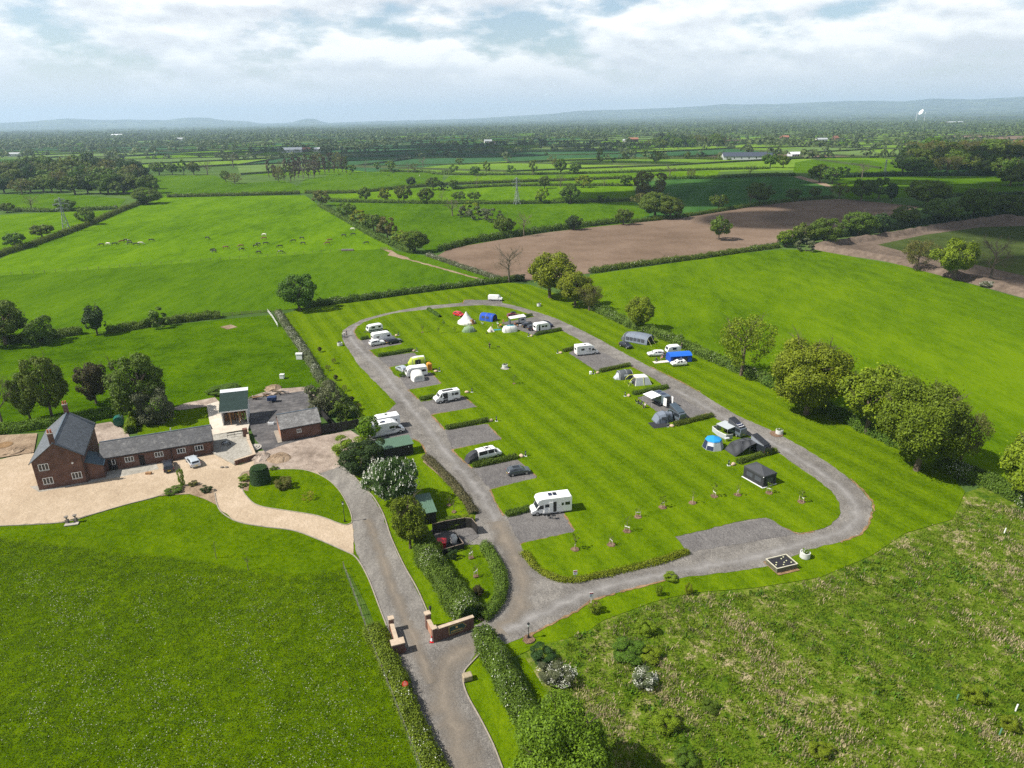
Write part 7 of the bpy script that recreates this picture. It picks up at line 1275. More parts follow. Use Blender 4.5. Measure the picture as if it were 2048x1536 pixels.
STON = mat('pink_boulder', (.50, .37, .27), .9, var=.25, vs=3, bump=.5); HOOK = mat('dark_green_bollard', (.012, .028, .020), .5)
SITES = [((944, 786), (934, 787), 'by the white van with the roof stripe'), ((993, 844), (982, 844), 'by the empty bay'), ((1051, 914), (1043, 915), 'by the white tailgate camper'), ((879, 744), (872, 745), 'by the awning caravan'), ((834, 704), (828, 704), 'above the lime green tent'), ((797, 672), (793, 673), 'behind the far left white caravan'), ((1115, 708), (1121, 708), 'by the right-hand motorhome'), ((1187, 749), (1195, 748), 'left of the grey pod tent'), ((1250, 794), (1257, 794), 'left of the white wind-out awning'), ((1335, 855), (1343, 855), 'below the blue-grey awning'), ((1457, 933), (1466, 932), 'above the black gazebo'), ((1057, 674), (1063, 674), 'by the far right white caravan')]
for i, (b, s, wh) in enumerate(SITES):
    t = base('hookup_bollard', 'dark green power bollard ' + wh, 'bollard', b, .21, 'pitch power bollards'); MB().lathe([(.13, 0), (.13, .95), (.15, .98), (.06, 1.12)], 10).build('post', HOOK, t); MB().box(-.28, .28, -.28, .28, 0, .04).build('pad', PLC, t); MB().box(-.06, .06, -.15, -.12, .55, .8).build('socket_box', TRIMG, t)
    v = at(*s); o = MB().blob((0, 0, .2), (.55, .4, .33), i, 2, jit=.1).build('boulder', STON, smooth=True); o.location = (v.x, v.y, .2); o.rotation_euler = (0, 0, i); tag(o, 'pinkish boulder marking the pitch ' + wh, 'boulder', 'pitch boulders')
MB2 = MB().box(-.3, .3, -.3, .3, 0, .75).build('water_butt', PWHITE, bevel=.08); v = at(1181, 750); MB2.location = (v.x, v.y, .21); tag(MB2, 'white water container left of the grey pod tent bollard', 'container')
# saplings
SAP = [((1150, 1101), 'nearest of the lawn arc saplings, at its lower left end'), ((1222, 1092), 'second of the lawn arc saplings from its lower left end, leaning stakes'), ((1254, 1065), 'third of the lawn arc saplings from its lower left end'), ((1276, 1036), 'fourth of the lawn arc saplings from its lower left end'), ((1325, 1017), 'fifth of the lawn arc saplings, leafier than its neighbours'), ((1385, 1008), 'sixth of the lawn arc saplings, nearly bare'), ((1428, 995), 'seventh of the lawn arc saplings, tall and leafy'), ((1475, 992), 'eighth of the lawn arc saplings, bare between two stakes'), ((1538, 988), 'ninth of the lawn arc saplings, in front of the black gazebo'), ((1602, 1006), 'last of the lawn arc saplings, near the road bend'),
 ((1028, 769), 'lone sapling below the middle planter'), ((845, 666), 'sapling with an orange mulch ring left of the dome tent'), ((877, 668), 'sapling on the grass left of the sage green tent'), ((888, 654), 'sapling behind the orange mulch ring'), ((910, 666), 'sapling next to the sage green dome tent'), ((898, 606), 'small sapling on the verge by the far hedge'), ((1012, 592), 'left sapling beyond the white windowless van'), ((1021, 597), 'right sapling beyond the white windowless van'), ((898, 1012), 'upper young tree in the grass strip behind the chestnut'), ((908, 1026), 'lower young tree in the grass strip by the black fence'), ((942, 1118), 'upper white-staked sapling inside the shrub border'), ((952, 1155), 'lower white-staked sapling inside the shrub border'), ((433, 1118), 'small young tree on the garden lawn edge'), ((497, 1142), 'low young tree at the mown edge of the meadow')]
for i, (px, lab) in enumerate(SAP):
    r_ = random.Random(i); hh = 2.6 * r_.uniform(.75, 1.25); lv = i in (4, 6, 8, 9, 11, 12, 13, 14, 10, 0); v = at(*px); t = thing('sapling', lab, 'sapling', (v.x, v.y, .21), r_.uniform(0, 6), 'young saplings'); mobj('trunk', branch_mb(hh, .55, 1.0, i, 1, .3, 5).mesh('trunk'), BARKG, t)
    n = 300 if lv else 60; c, nn = crown_pts(n, hh, .6, i, 8, .3, .8); mobj('crown', leaf_mesh('crown', c, .15), L_OL if i % 2 else L_BG, t)
    if i < 10 or i in (20, 21):
        for s in (-1, 1): MB().tube([(s * .38, 0, -.1), (s * .4, 0, 1.05)], .04, 6).build('stake', mat('pale_stake', (.45, .36, .25), .85), t)
        MB().box(-.42, .42, -.03, .03, .78, .88).build('stake_tie', FRAMEW, t)
    if i < 12 or 17 < i < 22: mulch(px, .62 if i < 10 else .4)
# bins and yard clutter
t = base('refuse_bin', 'big red wheeled refuse bin in the bin enclosure', 'bin', (884, 1098)); MB().hexa([(-.6, -.5, .12), (.6, -.5, .12), (.6, .5, .12), (-.6, .5, .12), (-.72, -.6, 1.15), (.72, -.6, 1.15), (.72, .6, 1.15), (-.72, .6, 1.15)]).build('body', PAINT['red'], t, bevel=.05); MB().hexa([(-.76, -.64, 1.15), (.76, -.64, 1.15), (.76, .64, 1.15), (-.76, .64, 1.15), (-.7, -.5, 1.36), (.7, -.5, 1.36), (.7, .6, 1.42), (-.7, .6, 1.42)]).build('lid', PAINT['red'], t, bevel=.04); [wheel(t, x, y, .12, .06) for x in (-.5, .5) for y in (-.45, .45)]
t = base('bulk_bag', 'slumped white bulk bag beside the red bin', 'sack', (908, 1088)); MB().loft([[(r_ * w_ * math.cos(2 * PI * k / 10), r_ * math.sin(2 * PI * k / 10) * (1 + .1 * (k % 2)), z) for k in range(10)] for r_, w_, z in ((.5, 1, 0), (.6, .9, .4), (.52, 1.1, .9), (.42, 1, 1.35), (.3, 1, 1.0))]).build('bag', CW, t)
t = base('bin_platform', 'black slatted platform under the red bin', 'platform', (890, 1097), .2); MB().obox((0, 0), 3.4, 2.2, 0, .06, R(18)).build('deck', BWOOD, t)
t = base('oil_tank', 'dark green oil tank lying behind the farmhouse', 'tank', (240, 852)); o = MB().lathe([(.2, -1.0), (1.05, -.9), (1.05, .9), (.2, 1.0)], 20).build('tank', mat('green_plastic', (.008, .10, .075), .35), t); o.rotation_euler = (0, PI / 2, R(115)); o.location.z = 1.1; MB().box(-.7, .7, -.6, .6, 0, .2).build('plinth', PLC, t)
t = base('flat_trailer', 'blue covered trailer among clutter in the yard', 'trailer', (545, 805)); MB().box(-1.0, 1.0, -.65, .65, .4, 1.3).build('box', mat('navy_cover', (.015, .035, .10), .6), t, bevel=.1).rotation_euler = (0, 0, R(8)); [wheel(t, 0, s * .8, .28, .16) for s in (-1, 1)]
for i, (x, y, lab) in enumerate(((509, 800, 'jumbled heap of timber and scrap left of the blue trailer'), (530, 794, 'heap of old boards behind the blue trailer'), (563, 790, 'stack of branches and blue plastic right of the blue trailer'))):
    t = base('timber_heap', lab, 'timber heap', (x, y)); r_ = random.Random(i)
    for k in range(9): a_ = r_.uniform(0, 3.1); z = r_.uniform(.1, .8); c_ = Vector((r_.uniform(-1, 1), r_.uniform(-.5, .5), z)); d_ = Vector((math.cos(a_), math.sin(a_) * .5, r_.uniform(-.15, .15))) * r_.uniform(.5, 1.3); MB().tube([c_ - d_, c_ + d_], r_.uniform(.06, .16), 5).build('plank', r_.choice((OAK, FTOP, BARK, CHAS)), t)
def heap(px, r, h, m, label, seed):
    v = at(*px); r_ = random.Random(seed); mb = MB(); mb.lathe([(r * f, h * z * r_.uniform(.85, 1.1)) for f, z in ((1, 0), (.8, .4), (.5, .8), (.2, 1))], 14); mb.v = [(x * r_.uniform(.85, 1.15), y * r_.uniform(.85, 1.15), z * r_.uniform(.8, 1.2)) for x, y, z in mb.v]; o = mb.build('rubble_heap', m); o.location = (v.x, v.y, .2); tag(o, label, 'rubble')
heap((521, 917), 2.0, .8, DIRT, 'pinkish mound of dirt by the terrace wall', 1); heap((557, 918), 2.3, .55, BARE, 'flat heap of broken stones on the dirt yard', 2); heap((546, 778), 2.0, .8, BARE, 'earth mound in the paddock corner', 3); heap((28, 903), 2.2, .5, BARE, 'stony spoil heap left of the farmhouse', 4)
t = base('stone_trough', 'white stone trough outside the outbuilding gable', 'trough', (543, 850)); MB().box(-.6, .6, -.3, .3, 0, .5).build('trough', PWHITE, t, bevel=.05); MB().box(-.5, .5, -.2, .2, .5, .505).build('water', GLASS, t)
t = base('beehive_box', 'small white box standing in the paddock', 'box', (565, 758)); MB().box(-.5, .5, -.5, .5, 0, 1.0).build('box', PWHITE, t, bevel=.04); MB().box(-.56, .56, -.56, .56, 1.0, 1.1).build('lid', PLC, t)
t = base('meter_cabinet', 'small white cabinet beside the blossom hedge', 'cabinet', (600, 719)); MB().box(-.8, .8, -.6, .6, 0, 1.5).build('cabinet', PWHITE, t); MB().hexa([(-.9, -.7, 1.5), (.9, -.7, 1.5), (.9, .7, 1.5), (-.9, .7, 1.5), (-.9, -.1, 1.8), (.9, -.1, 1.8), (.9, .1, 1.8), (-.9, .1, 1.8)]).build('lid', PLC, t)
UST = mat('weathered_stone', (.17, .15, .13), .95, var=.3, vs=5)
for px, lab in (((136, 1049), 'left of two stone urns on pedestals beside the forecourt'), ((153, 1046), 'right of two stone urns on pedestals beside the forecourt')): t = base('stone_urn', lab, 'urn', px, ZG, 'forecourt urns'); MB().box(-.22, .22, -.22, .22, 0, .75).build('pedestal', UST, t); MB().lathe([(.14, .75), (.08, .9), (.26, 1.15), (.34, 1.3), (.28, 1.32)], 12).build('urn', UST, t)
t = base('stone_slab', 'flat stone step between the two urns', 'step', (144, 1051)); MB().box(-1.0, 1.0, -.4, .4, 0, .14).build('slab', SILL, t).rotation_euler = (0, 0, R(15))
t = base('stone_trough', 'dark planter box in front of the brick range', 'planter', (298, 950)); MB().box(-.5, .5, -.25, .25, 0, .4).build('box', OAK, t)
t = base('garden_ornament', 'pair of grey stones lying on the forecourt gravel', 'stones', (449, 937)); [MB().blob((x, 0, .12), (.35, .25, .15), k, 2).build('stone', UST, t) for k, x in enumerate((-.4, .45))]
t = base('motorbike', 'pale blue motorbike parked on the terrace', 'motorbike', (453, 894), .45); [wheel(t, x, 0, .3, .12) for x in (-.65, .65)]; MB().box(-.45, .35, -.12, .12, .4, .72).build('body', PAINT['silver'], t, bevel=.06); MB().box(-.6, .05, -.13, .13, .72, .82).build('seat', BLACKP, t, bevel=.03); MB().tube([(.6, 0, .3), (.4, 0, .95), (.35, -.3, 1.0)], .03, 5).build('handlebar', TRIMG, t)
v = at(8, 892); structure(MB().lathe([(2.0, 0), (2.0, .18), (1.6, .18), (1.6, .1)], 20, (v.x, v.y)).build('pond_rim', KERB)); structure(MB().lathe([(1.6, .19), (1.6, .24)], 20, (v.x, v.y)).build('sand', SOIL))
for i, (px, lab) in enumerate((((1912, 1404), 'green plastic tree tube, furthest left in the rough grass'), ((2030, 1424), 'white tree tube near the right edge'), ((1998, 1472), 'green tree tube near the bottom right corner'), ((2008, 1068), 'thin white tree tube at the top of the rough grass'))): t = base('tree_tube', lab, 'tree tube', px, .15, 'tree tubes'); MB().tube([(0, 0, 0), (.06, 0, .9)], .08, 8).build('tube', PWHITE if i % 2 else mat('green_tube', (.10, .22, .14), .6), t)
# ================================================================ FAR STRUCTURES
def pylon(bx, by, ty, label):
    p = at(bx, by); H_ = height_to(p, ty); t = thing('pylon', label, 'pylon', (p.x, p.y, 0), .5); w0, w1 = H_ * .105, H_ * .018; st = mat('galvanised_steel', (.30, .32, .33), .6); n = 7; lv = [(1 - (1 - k / n) ** 1.25) for k in range(n + 1)]; body = MB(); r_ = H_ * .0045
    def cr(f): w_ = w0 + (w1 - w0) * min(1, f / .62) ; return [(s * w_, u * w_, f * H_) for s, u in ((-1, -1), (1, -1), (1, 1), (-1, 1))]
    for a, b in zip(lv[:-1], lv[1:]):
        A, B = cr(a), cr(b)
        for k in range(4): body.tube([A[k], B[k]], r_ * 1.5, 4); body.tube([A[k], B[(k + 1) % 4]], r_, 3); body.tube([A[(k + 1) % 4], B[k]], r_, 3); body.tube([B[k], B[(k + 1) % 4]], r_, 3)
    body.build('tower', st, t)
    for f, L in ((.68, .16), (.81, .20), (.94, .13)):
        m_ = MB()
        for s in (-1, 1): m_.tube([(0, 0, f * H_ + H_ * .03), (s * L * H_, 0, f * H_)], r_ * 1.2, 4); m_.tube([(0, 0, f * H_ - H_ * .01), (s * L * H_, 0, f * H_)], r_ * 1.2, 4); m_.tube([(s * L * H_, 0, f * H_), (s * L * H_, 0, f * H_ - H_ * .06)], r_ * 1.3, 4)
        m_.build('cross_arm', st, t)
pylon(134, 463, 395, 'lattice pylon in the left field hedge'); pylon(1034, 409, 355, 'lattice pylon in the middle of the field hedges'); pylon(1768, 353, 319, 'faint lattice pylon in front of the right wood')
RED_T = mat('red_roof_tiles', (.30, .12, .07), .85, var=.2); GREYR = mat('grey_sheet_roof', (.35, .37, .38), .6); WHR = mat('white_sheet_roof', (.72, .73, .74), .5); DKR = mat('dark_blue_barn_roof', (.05, .06, .085), .6); RENDER = mat('pale_render', (.66, .62, .55), .85)
def farm(px, py, W_, D_, e, r, an, wall, roof, label, name='farm_building', cat='farm building', nw=4):
    v = at(px, py); t = thing(name, label, cat, (v.x, v.y, 0), R(an)); gable(t, -W_ / 2, W_ / 2, -D_ / 2, D_ / 2, e, r, wall, roof, 'x', .5, .3)
    for k in range(nw): x = -W_ / 2 + W_ * (k + .5) / nw; MB().box(x - .8, x + .8, -D_ / 2 - .08, -D_ / 2 + .02, e * .35, e * .75).build('window', GLASS, t)
farm(1488, 319, 62, 20, 5, 10, -8, TRIMG, DKR, 'long barn with a dark blue roof beside the far lane', 'barn', 'barn', 6); farm(1522, 318, 30, 16, 4, 8, -8, BWOOD, DKR, 'lower dark barn joined to the right end of the long barn', 'barn', 'barn', 3)
farm(584, 305, 42, 22, 6, 10, 12, TRIMG, WHR, 'white-roofed farm shed on the far left plain'); farm(566, 303, 22, 14, 5, 8, 12, TRIMG, GREYR, 'grey-roofed shed left of the white farm shed'); farm(635, 303, 16, 10, 5, 8, 5, RENDER, WHR, 'small white shed right of the farm on the left plain'); farm(612, 304, 22, 10, 5, 9, 5, BRICK, RED_T, 'brick farmhouse between the white sheds', 'far_house', 'house')
farm(976, 287, 20, 10, 6, 10, 10, RENDER, GREYR, 'white cottage among trees in the middle distance', 'far_house', 'house'); farm(985, 290, 14, 9, 5, 8, -20, RENDER, RED_T, 'lower cottage right of the white cottage', 'far_house', 'house'); farm(1266, 283, 26, 11, 6, 10, 10, BRICK, RED_T, 'left brick house of the hamlet by the far middle wood', 'far_house', 'house'); farm(1252, 285, 16, 10, 5, 8, -15, RENDER, GREYR, 'pale house of the hamlet by the far middle wood', 'far_house', 'house')
farm(1568, 279, 22, 11, 6, 10, 10, BRICK, RED_T, 'brick house with red roof above the sunny sloping field', 'far_house', 'house'); farm(1670, 281, 18, 11, 6, 11, 40, BRICK, RED_T, 'tall red-roofed house in the distant trees on the right', 'far_house', 'house'); farm(1642, 283, 26, 12, 5, 8, 0, RENDER, GREYR, 'grey shed left of the tall red-roofed house'); farm(2038, 292, 26, 12, 6, 10, 0, BRICK, RED_T, 'brick houses at the far right edge', 'far_house', 'house'); farm(1908, 247, 95, 26, 7, 12, 0, BRICK, GREYR, 'long low farm sheds on the far right plain'); farm(1588, 315, 18, 12, 5, 8, 20, TRIMG, WHR, 'white shed hidden behind dark trees by the lane')
farm(236, 273, 60, 30, 8, 12, 0, RENDER, WHR, 'distant white warehouse on the left plain', nw=2); farm(362, 281, 40, 20, 6, 10, 0, RENDER, GREYR, 'distant pale farm on the left plain', nw=2); farm(1496, 233, 80, 30, 9, 14, 0, RENDER, WHR, 'distant white building below the right hills', nw=2); farm(30, 313, 22, 14, 5, 8, 10, TRIMG, GREYR, 'grey-roofed shed at the left edge of the plain', nw=2)
# radio telescope
d = ray(1843, 224.5); hd = math.hypot(d.x, d.y); D_ = 7000.0; px_, py_ = d.x / hd * D_, d.y / hd * D_; zc = CAMH + d.z * D_ / hd; zb = terrain_z(px_, py_)
t = thing('radio_telescope', 'white dish of a radio telescope rising over the far right plain', 'radio telescope', (px_, py_, zb), math.atan2(px_, py_) * -1); zz_ = max(zc - zb, 34); DW = mat('white_dish', (.85, .85, .85), .5, var=.02)
di = MB().lathe([(38, 9), (30, 5.2), (20, 2.2), (8, .4), (.5, 0), (.5, -2), (20, -.5), (38, 8)], 28).build('dish', DW, t); di.location = (0, 0, zz_); di.rotation_euler = (R(62), 0, R(-52)); di.scale = (.58, .58, .58); MB().tube([(0, 0, 0), (0, 0, 24)], .8, 6).build('feed_mast', DW, di)
for s in (-1, 1): MB().tube([(s * 30, 14, -5), (s * 30, 6, zz_), (s * 30, -14, -5)], 2.0, 5).build('support_tower', TRIMG, t)
# ================================================================ PEOPLE AND ANIMALS
SKIN = mat('skin', (.45, .27, .19), .6, var=.05)
def skin_obj(name, chains, m, parent, sub=1):
    """chains: list of [(x,y,z,r)...]; later chains start at an existing point of an earlier one"""
    vs, es, rs, idx = [], [], [], {}
    for ch in chains:
        prev = None
        for x, y, z, r_ in ch:
            k = (round(x, 3), round(y, 3), round(z, 3))
            if k not in idx: idx[k] = len(vs); vs.append((x, y, z)); rs.append(r_)
            if prev is not None and prev != idx[k]: es.append((prev, idx[k]))
            prev = idx[k]
    me = bpy.data.meshes.new(name); me.from_pydata(vs, es, []); me.materials.append(m); o = bpy.data.objects.new(name, me); COL.objects.link(o); o.parent = parent
    md = o.modifiers.new('skin', 'SKIN'); md.use_smooth_shade = True
    for i, r_ in enumerate(rs): me.skin_vertices[0].data[i].radius = (r_, r_)
    me.skin_vertices[0].data[0].use_root = True
    if sub: s = o.modifiers.new('sub', 'SUBSURF'); s.levels = sub; s.render_levels = sub
    return o
def person(px, deg, label, top, legs, hair, pose='stand', h=1.72, z=ZG, lean=0.0, sleeves=True):
    """faces +x; one body surface with fingers, clothing and hair as parts"""
    q = at(*px); t = thing('person', label, 'person', (q.x, q.y, z + .02), R(deg)); t.scale = (h / 1.72,) * 3
    if pose == 'sit': hip, kn, ft = .46, (.42, .48), (.46, .08)
    hz_ = .92 if pose != 'sit' else .50; up = hz_ - .92; lx = lean
    pel = (0, 0, hz_, .09); sp = (.02 + lx * .3, 0, 1.15 + up, .085); chs = (.03 + lx * .7, 0, 1.36 + up, .09); nk = (.03 + lx, 0, 1.50 + up, .055); hd0 = (.05 + lx, 0, 1.60 + up, .085); hd1 = (.05 + lx, 0, 1.70 + up, .075)
    ch = [[pel, sp, chs, nk, hd0, hd1], [hd0, (.145 + lx, 0, 1.595 + up, .016)]]; lg, ar = [], []
    for s in (-1, 1):
        if pose == 'sit': L = [(0, s * .10, hz_, .065), (.42, s * .12, hz_ + .02, .05), (.44, s * .12, .10, .045), (.58, s * .12, .04, .035)]
        else: st = .16 * s if pose == 'walk' else .02 * s; L = [(0, s * .10, hz_ - .03, .065), (.5 * st + .03, s * .10, .48, .048), (st, s * .10, .09, .042), (st + .15, s * .11, .04, .036)]
        sh = (.02 + lx * .7, s * .20, 1.40 + up, .045)
        el = (.02 + lx * .6, s * .26, 1.12 + up, .042) if pose != 'push' else (.18, s * .24, 1.15, .042); wr = (.12 + lx, s * .26, .90 + up, .028) if pose not in ('push', 'sit') else ((.42, s * .18, 1.02, .028) if pose == 'push' else (.30, s * .17, .62, .028))
        pm = (wr[0] + .06, wr[1], wr[2] - .05, .030); ch += [[pel, L[0], *L[1:]], [chs, sh, el, wr, pm]]; lg.append(L); ar.append((sh, el, wr))
        for k, (dy, ln) in enumerate(((-.024, .07), (-.008, .08), (.008, .078), (.024, .062))): ch.append([pm, (pm[0] + .03, pm[1] + dy, pm[2] - .03, .009), (pm[0] + .03 + ln * .6, pm[1] + dy, pm[2] - .05 - ln * .5, .008)])
        ch.append([pm, (pm[0] + .02, pm[1] - s * .045, pm[2] - .005, .010), (pm[0] + .06, pm[1] - s * .055, pm[2] - .03, .009)])
    skin_obj('body', ch, SKIN, t)
    c1 = [[(0, 0, hz_ - .02, .155), (sp[0], 0, sp[2], .145), (chs[0], 0, chs[2], .155), (nk[0], 0, nk[2] - .04, .075)]]
    for sh, el, wr in ar: c1.append([(chs[0], 0, chs[2], .155), (sh[0], sh[1], sh[2], .07), (el[0], el[1], el[2], .056), (wr[0], wr[1], wr[2] + .01, .042)][:4 if sleeves else 3])
    skin_obj('shirt', c1, top, t); c2 = [[(0, 0, hz_ - .01, .145), (0, 0, hz_ + .04, .14)]]
    for L in lg: c2.append([(0, 0, hz_ - .01, .145)] + [(x, y, zz_ + (.02 if i == 2 else 0), r_ + .034) for i, (x, y, zz_, r_) in enumerate(L[:3])])
    skin_obj('trousers', c2, legs, t); skin_obj('hair', [[(hd0[0] - .045, 0, hd0[2] - .02, .085), (hd1[0] - .025, 0, hd1[2] + .01, .10), (hd1[0] + .01, 0, hd1[2] + .04, .07)]], hair, t)
    for L in lg: skin_obj('shoe', [[(L[2][0] - .03, L[2][1], .05, .052), (L[3][0] + .03, L[3][1], .045, .05)]], BLACKP, t)
    return t
HB = mat('brown_hair', (.06, .035, .02), .7); HK = mat('black_hair', (.015, .013, .012), .7); HF = mat('fair_hair', (.35, .24, .12), .7); JE = mat('blue_denim', (.05, .08, .16), .85); KH = mat('tan_trousers', (.30, .22, .14), .85); PK = cloth('pink_top', (.60, .25, .25)); WT = cloth('white_top', (.72, .72, .70)); NV = cloth('navy_top', (.03, .04, .09)); BT = cloth('black_top', (.02, .02, .022)); RDT = cloth('rust_top', (.42, .14, .06)); GT = cloth('grey_top', (.25, .26, .28))
person((686, 675.5), 200, 'person in white top walking on the road curve, furthest left', WT, JE, HB, 'walk', 1.66); person((690, 674.5), 200, 'person in white pushing a dark pushchair on the road curve', WT, BT, HB, 'push'); person((694, 672.5), 205, 'person in dark clothes walking behind the pushchair group', NV, BT, HK, 'walk', 1.78)
q = at(688.3, 676.5); t = thing('pushchair', 'dark pushchair being pushed round the road curve', 'pushchair', (q.x, q.y, ZG), R(200)); MB().slab((-.2, -.22, .45), (.25, -.22, .40), (.25, .22, .40), (-.2, .22, .45), .06).build('seat', NV, t); MB().slab((-.2, -.22, .45), (-.2, .22, .45), (-.38, .22, 1.0), (-.38, -.22, 1.0), .05).build('hood', NV, t); [wheel(t, x, y, .12, .05) for x in (-.25, .35) for y in (-.25, .25)]; MB().tube([(-.3, -.2, .7), (-.5, -.2, 1.02), (-.5, .2, 1.02), (-.3, .2, .7)], .015, 5).build('handle', GUT, t)
person((979.5, 698.5), 250, 'person in black standing alone on the island lawn', BT, BT, HK, 'stand', 1.8)
person((1276, 810), -35, 'person in dark clothes sitting left of the wind-out awning', BT, NV, HB, 'sit', 1.7); person((1290, 817.5), 200, 'person with bare arms sitting in the white camp chair', WT, BT, HF, 'sit', 1.7, sleeves=False); person((1324, 721), 190, 'person in pink sitting by the picnic rug', PK, KH, HF, 'sit', 1.65); person((1328, 716.5), 250, 'person in dark clothes standing behind the picnic rug', BT, JE, HK, 'stand'); person((1312, 724), 10, 'person sitting at the left end of the picnic rug', NV, BT, HB, 'sit', 1.7)
person((1007, 650), 240, 'person in tan clothes standing left of the white canopy', RDT, KH, HB, 'stand'); person((1000, 656), 30, 'person in rust top sitting in the far camp group', RDT, JE, HB, 'sit', 1.6); person((996, 659), -20, 'person sitting near the teal blanket', WT, KH, HF, 'sit', 1.4); person((985, 656), 0, 'child standing beside the cream pyramid tent', PK, JE, HB, 'stand', 1.2); person((1030, 653), 200, 'person in brown sitting under the white canopy', RDT, BT, HK, 'sit', 1.7); person((1363, 699), 200, 'person in dark clothes standing behind the big blue tent by the hedge', BT, NV, HK, 'stand', 1.78)
person((1101, 1040), 80, 'person in grey sitting by the motorhome door', GT, BT, HB, 'sit', 1.65) if False else None
def animal(px, deg, L, hgt, m, label, name, cat, group=None, graze=True, proto_=[{}]):
    q = at(*px); k = (name, graze); t = thing(name, label, cat, (q.x, q.y, .19), R(deg), group)
    if k not in proto_[0]:
        b = hgt; ch = [[(-.45 * L, 0, b * .80, b * .16), (-.15 * L, 0, b * .72, b * .20), (.2 * L, 0, b * .72, b * .20), (.42 * L, 0, b * .80, b * .15)]]
        hd_ = [(.42 * L, 0, b * .80, b * .15), (.60 * L, 0, b * (.55 if graze else 1.0), b * .09), (.70 * L, 0, b * (.22 if graze else 1.12), b * .085), (.80 * L, 0, b * (.06 if graze else 1.05), b * .055)]; ch.append(hd_); ch.append([(-.45 * L, 0, b * .80, b * .16), (-.54 * L, 0, b * .72, b * .03), (-.56 * L, 0, b * .35, b * .025)])
        for s in (-1, 1):
            ch.append([(.42 * L, 0, b * .80, b * .15), (.36 * L, s * b * .13, b * .48, b * .07), (.37 * L, s * b * .13, b * .25, b * .042), (.36 * L, s * b * .13, .02, b * .04)]); ch.append([(-.45 * L, 0, b * .80, b * .16), (-.36 * L, s * b * .14, b * .50, b * .09), (-.46 * L, s * b * .14, b * .30, b * .045), (-.42 * L, s * b * .14, .02, b * .04)]); ch.append([hd_[2], (.66 * L, s * b * .14, b * (.30 if graze else 1.2), b * .025)])
        proto_[0][k] = skin_obj('body', ch, m, t)
    else:
        o = proto_[0][k].copy(); COL.objects.link(o); o.parent = t; o.material_slots[0].link = 'OBJECT'; o.material_slots[0].material = m
    return t
def cowmat(name, c1, c2, th):
    m, q = newmat(name); v = q.n('ShaderNodeTexCoord').outputs['Object']; f = q.ramp(q.noise(v, 1.3, 1), [(th, (0, 0, 0)), (th + .02, (1, 1, 1))]); b = q.n('ShaderNodeBsdfPrincipled', {'Base Color': q.mix(f, c1, c2), 'Roughness': .8}); q.n('ShaderNodeOutputMaterial', {0: b.outputs[0]}); return m
CB = cowmat('black_hide', (.02, .018, .017), (.02, .018, .017), .9); CP = cowmat('piebald_hide', (.02, .018, .017), (.72, .68, .62), .58); CWH = cowmat('white_hide', (.72, .66, .58), (.60, .50, .40), .6); CBR = cowmat('brown_hide', (.16, .06, .03), (.50, .38, .28), .62)
COWS = [(595, 855, 'b'), (635, 850, 'w'), (673, 850, 'b'), (715, 836, 'r'), (737, 827, 'b'), (757, 833, 'p'), (761, 847, 'p'), (797, 851, 'b'), (825, 846, 'w'), (886, 828, 'b'), (1215, 815, 'b'), (1246, 886, 'b'), (1254, 894, 'p'), (1322, 871, 'r'), (1412, 862, 'r'), (1414, 884, 'p'), (1497, 862, 'b'), (1513, 851, 'p'), (1548, 796, 'w'), (1547, 818, 'r'), (1556, 847, 'b'), (1516, 900, 'b'), (1640, 865, 'b'), (1642, 898, 'p'), (1718, 832, 'b'), (1768, 816, 'b'), (1775, 846, 'b'), (1917, 847, 'r'), (1931, 828, 'r'), (2014, 800, 'b')]
CM = {'b': (CB, 'black cow'), 'p': (CP, 'black and white cow'), 'w': (CWH, 'whitish cow'), 'r': (CBR, 'reddish brown cow')}; rr = random.Random(4); cnt = {}
ORD = ['first', 'second', 'third', 'fourth', 'fifth', 'sixth', 'seventh', 'eighth', 'ninth', 'tenth', 'eleventh', 'twelfth', 'thirteenth', 'fourteenth', 'fifteenth', 'sixteenth', 'seventeenth', 'eighteenth', 'nineteenth', 'twentieth', 'twenty-first']
for x, y, k in [(x / 2.926, 200 + y / 2.926, k) for x, y, k in COWS] + [(600 + 310 / 2.926, 330 + 382 / 2.926, 'w'), (600 + 312 / 2.926, 330 + 414 / 2.926, 'b'), (600 + 390 / 2.926, 330 + 464 / 2.926, 'b'), (600 + 430 / 2.926, 330 + 404 / 2.926, 'p')]:
    m, nm = CM[k]; cnt[k] = cnt.get(k, 0) + 1; animal((x, y + .6), rr.choice((10, 190, 160, -20, 40, 200)), 2.6, 1.6, m, '%s %s from the left grazing in the cow pasture' % (ORD[cnt[k] - 1], nm), 'cow', 'cow', 'grazing cattle')
for i, (x, y) in enumerate(((679, 350), (700, 350.5), (762, 347), (777, 353), (787, 347), (839, 352.5))): animal((x, y), 20 + 50 * i, 2.2, 1.42, CWH if i == 5 else CB, '%s tiny cow from the left on the sunny cattle slope' % ORD[i], 'cow', 'cow', 'cattle on the far slope')
animal((997, 697), 200, .75, .52, CB, 'black dog near the lone person on the island lawn', 'dog', 'dog', None, False); animal((973, 669), 100, .6, .45, CB, 'small dark dog in front of the sage green tent', 'dog', 'dog', None, False)
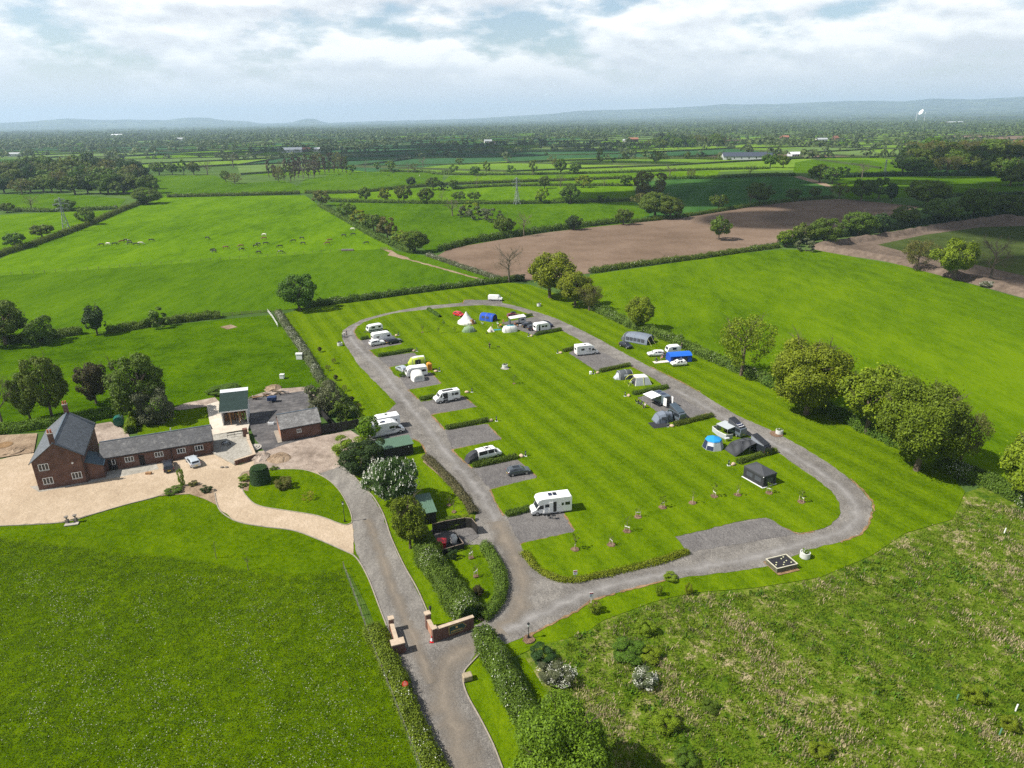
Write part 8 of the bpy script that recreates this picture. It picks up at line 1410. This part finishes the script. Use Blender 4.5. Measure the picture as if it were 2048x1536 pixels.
# ================================================================ HAZE AND CLOUDS
m, q = newmat('air'); vo = q.n('ShaderNodeVolumePrincipled', {'Color': (.60, .77, 1.0, 1), 'Density': 7.6e-5, 'Anisotropy': .1}); o_ = q.n('ShaderNodeOutputMaterial'); q.nt.links.new(vo.outputs[0], o_.inputs['Volume'])
hb = MB().box(-29500, 29500, -400, 30500, -3, 600).build('haze', m); hb['kind'] = 'stuff'; hb['label'] = 'pale blue air haze over the plain'; hb['category'] = 'haze'
# clouds high to the left of the view, whose shadows darken the fields as in the photograph
m, q = newmat('cloud'); dn = q.n('ShaderNodeBsdfDiffuse', {'Color': (.85, .86, .88, 1)}); tn = q.n('ShaderNodeBsdfTransparent'); q.n('ShaderNodeOutputMaterial', {0: q.n('ShaderNodeMixShader', {0: .68, 1: tn.outputs[0], 2: dn.outputs[0]}).outputs[0]})
def cloud(poly, n, r0, r1, alt, seed):
    rr = random.Random(seed); P2 = [(v.x, v.y) for v in gpts(poly)]; xs = [p[0] for p in P2]; ys = [p[1] for p in P2]; mb = MB(); k = 0; tries = 0
    while k < n and tries < 5000:
        tries += 1; x, y = rr.uniform(min(xs), max(xs)), rr.uniform(min(ys), max(ys)); c = False
        for (x0, y0), (x1, y1) in zip(P2, P2[1:] + P2[:1]):
            if (y0 > y) != (y1 > y) and x < (x1 - x0) * (y - y0) / (y1 - y0) + x0: c = not c
        if not c: continue
        k += 1; r_ = rr.uniform(r0, r1); s = SUNV * (alt / SUNV.z); mb.blob((x + s.x, y + s.y, alt + rr.uniform(0, r_ * .3)), (r_ * 1.2, r_ * .8, r_ * .35), seed + k, 3, jit=.10)
    structure(mb.build('cloud', m, smooth=True, fix=False))
cloud([(1300, 395), (1400, 356), (1560, 350), (1700, 354), (1790, 338), (2200, 335), (2250, 600), (2048, 570), (1900, 530), (1780, 505), (1690, 480), (1700, 452), (1500, 462), (1360, 448)], 56, 32, 60, 800, 1)
cloud([(480, 302), (1000, 286), (1220, 291), (1140, 312), (930, 318), (760, 334), (560, 322)], 30, 70, 130, 950, 2)
cloud([(1060, 318), (1200, 321), (1330, 322), (1320, 328), (1180, 327)], 6, 30, 45, 800, 4)
cloud([(1070, 392), (1240, 384), (1260, 396), (1150, 402)], 6, 14, 24, 760, 5)
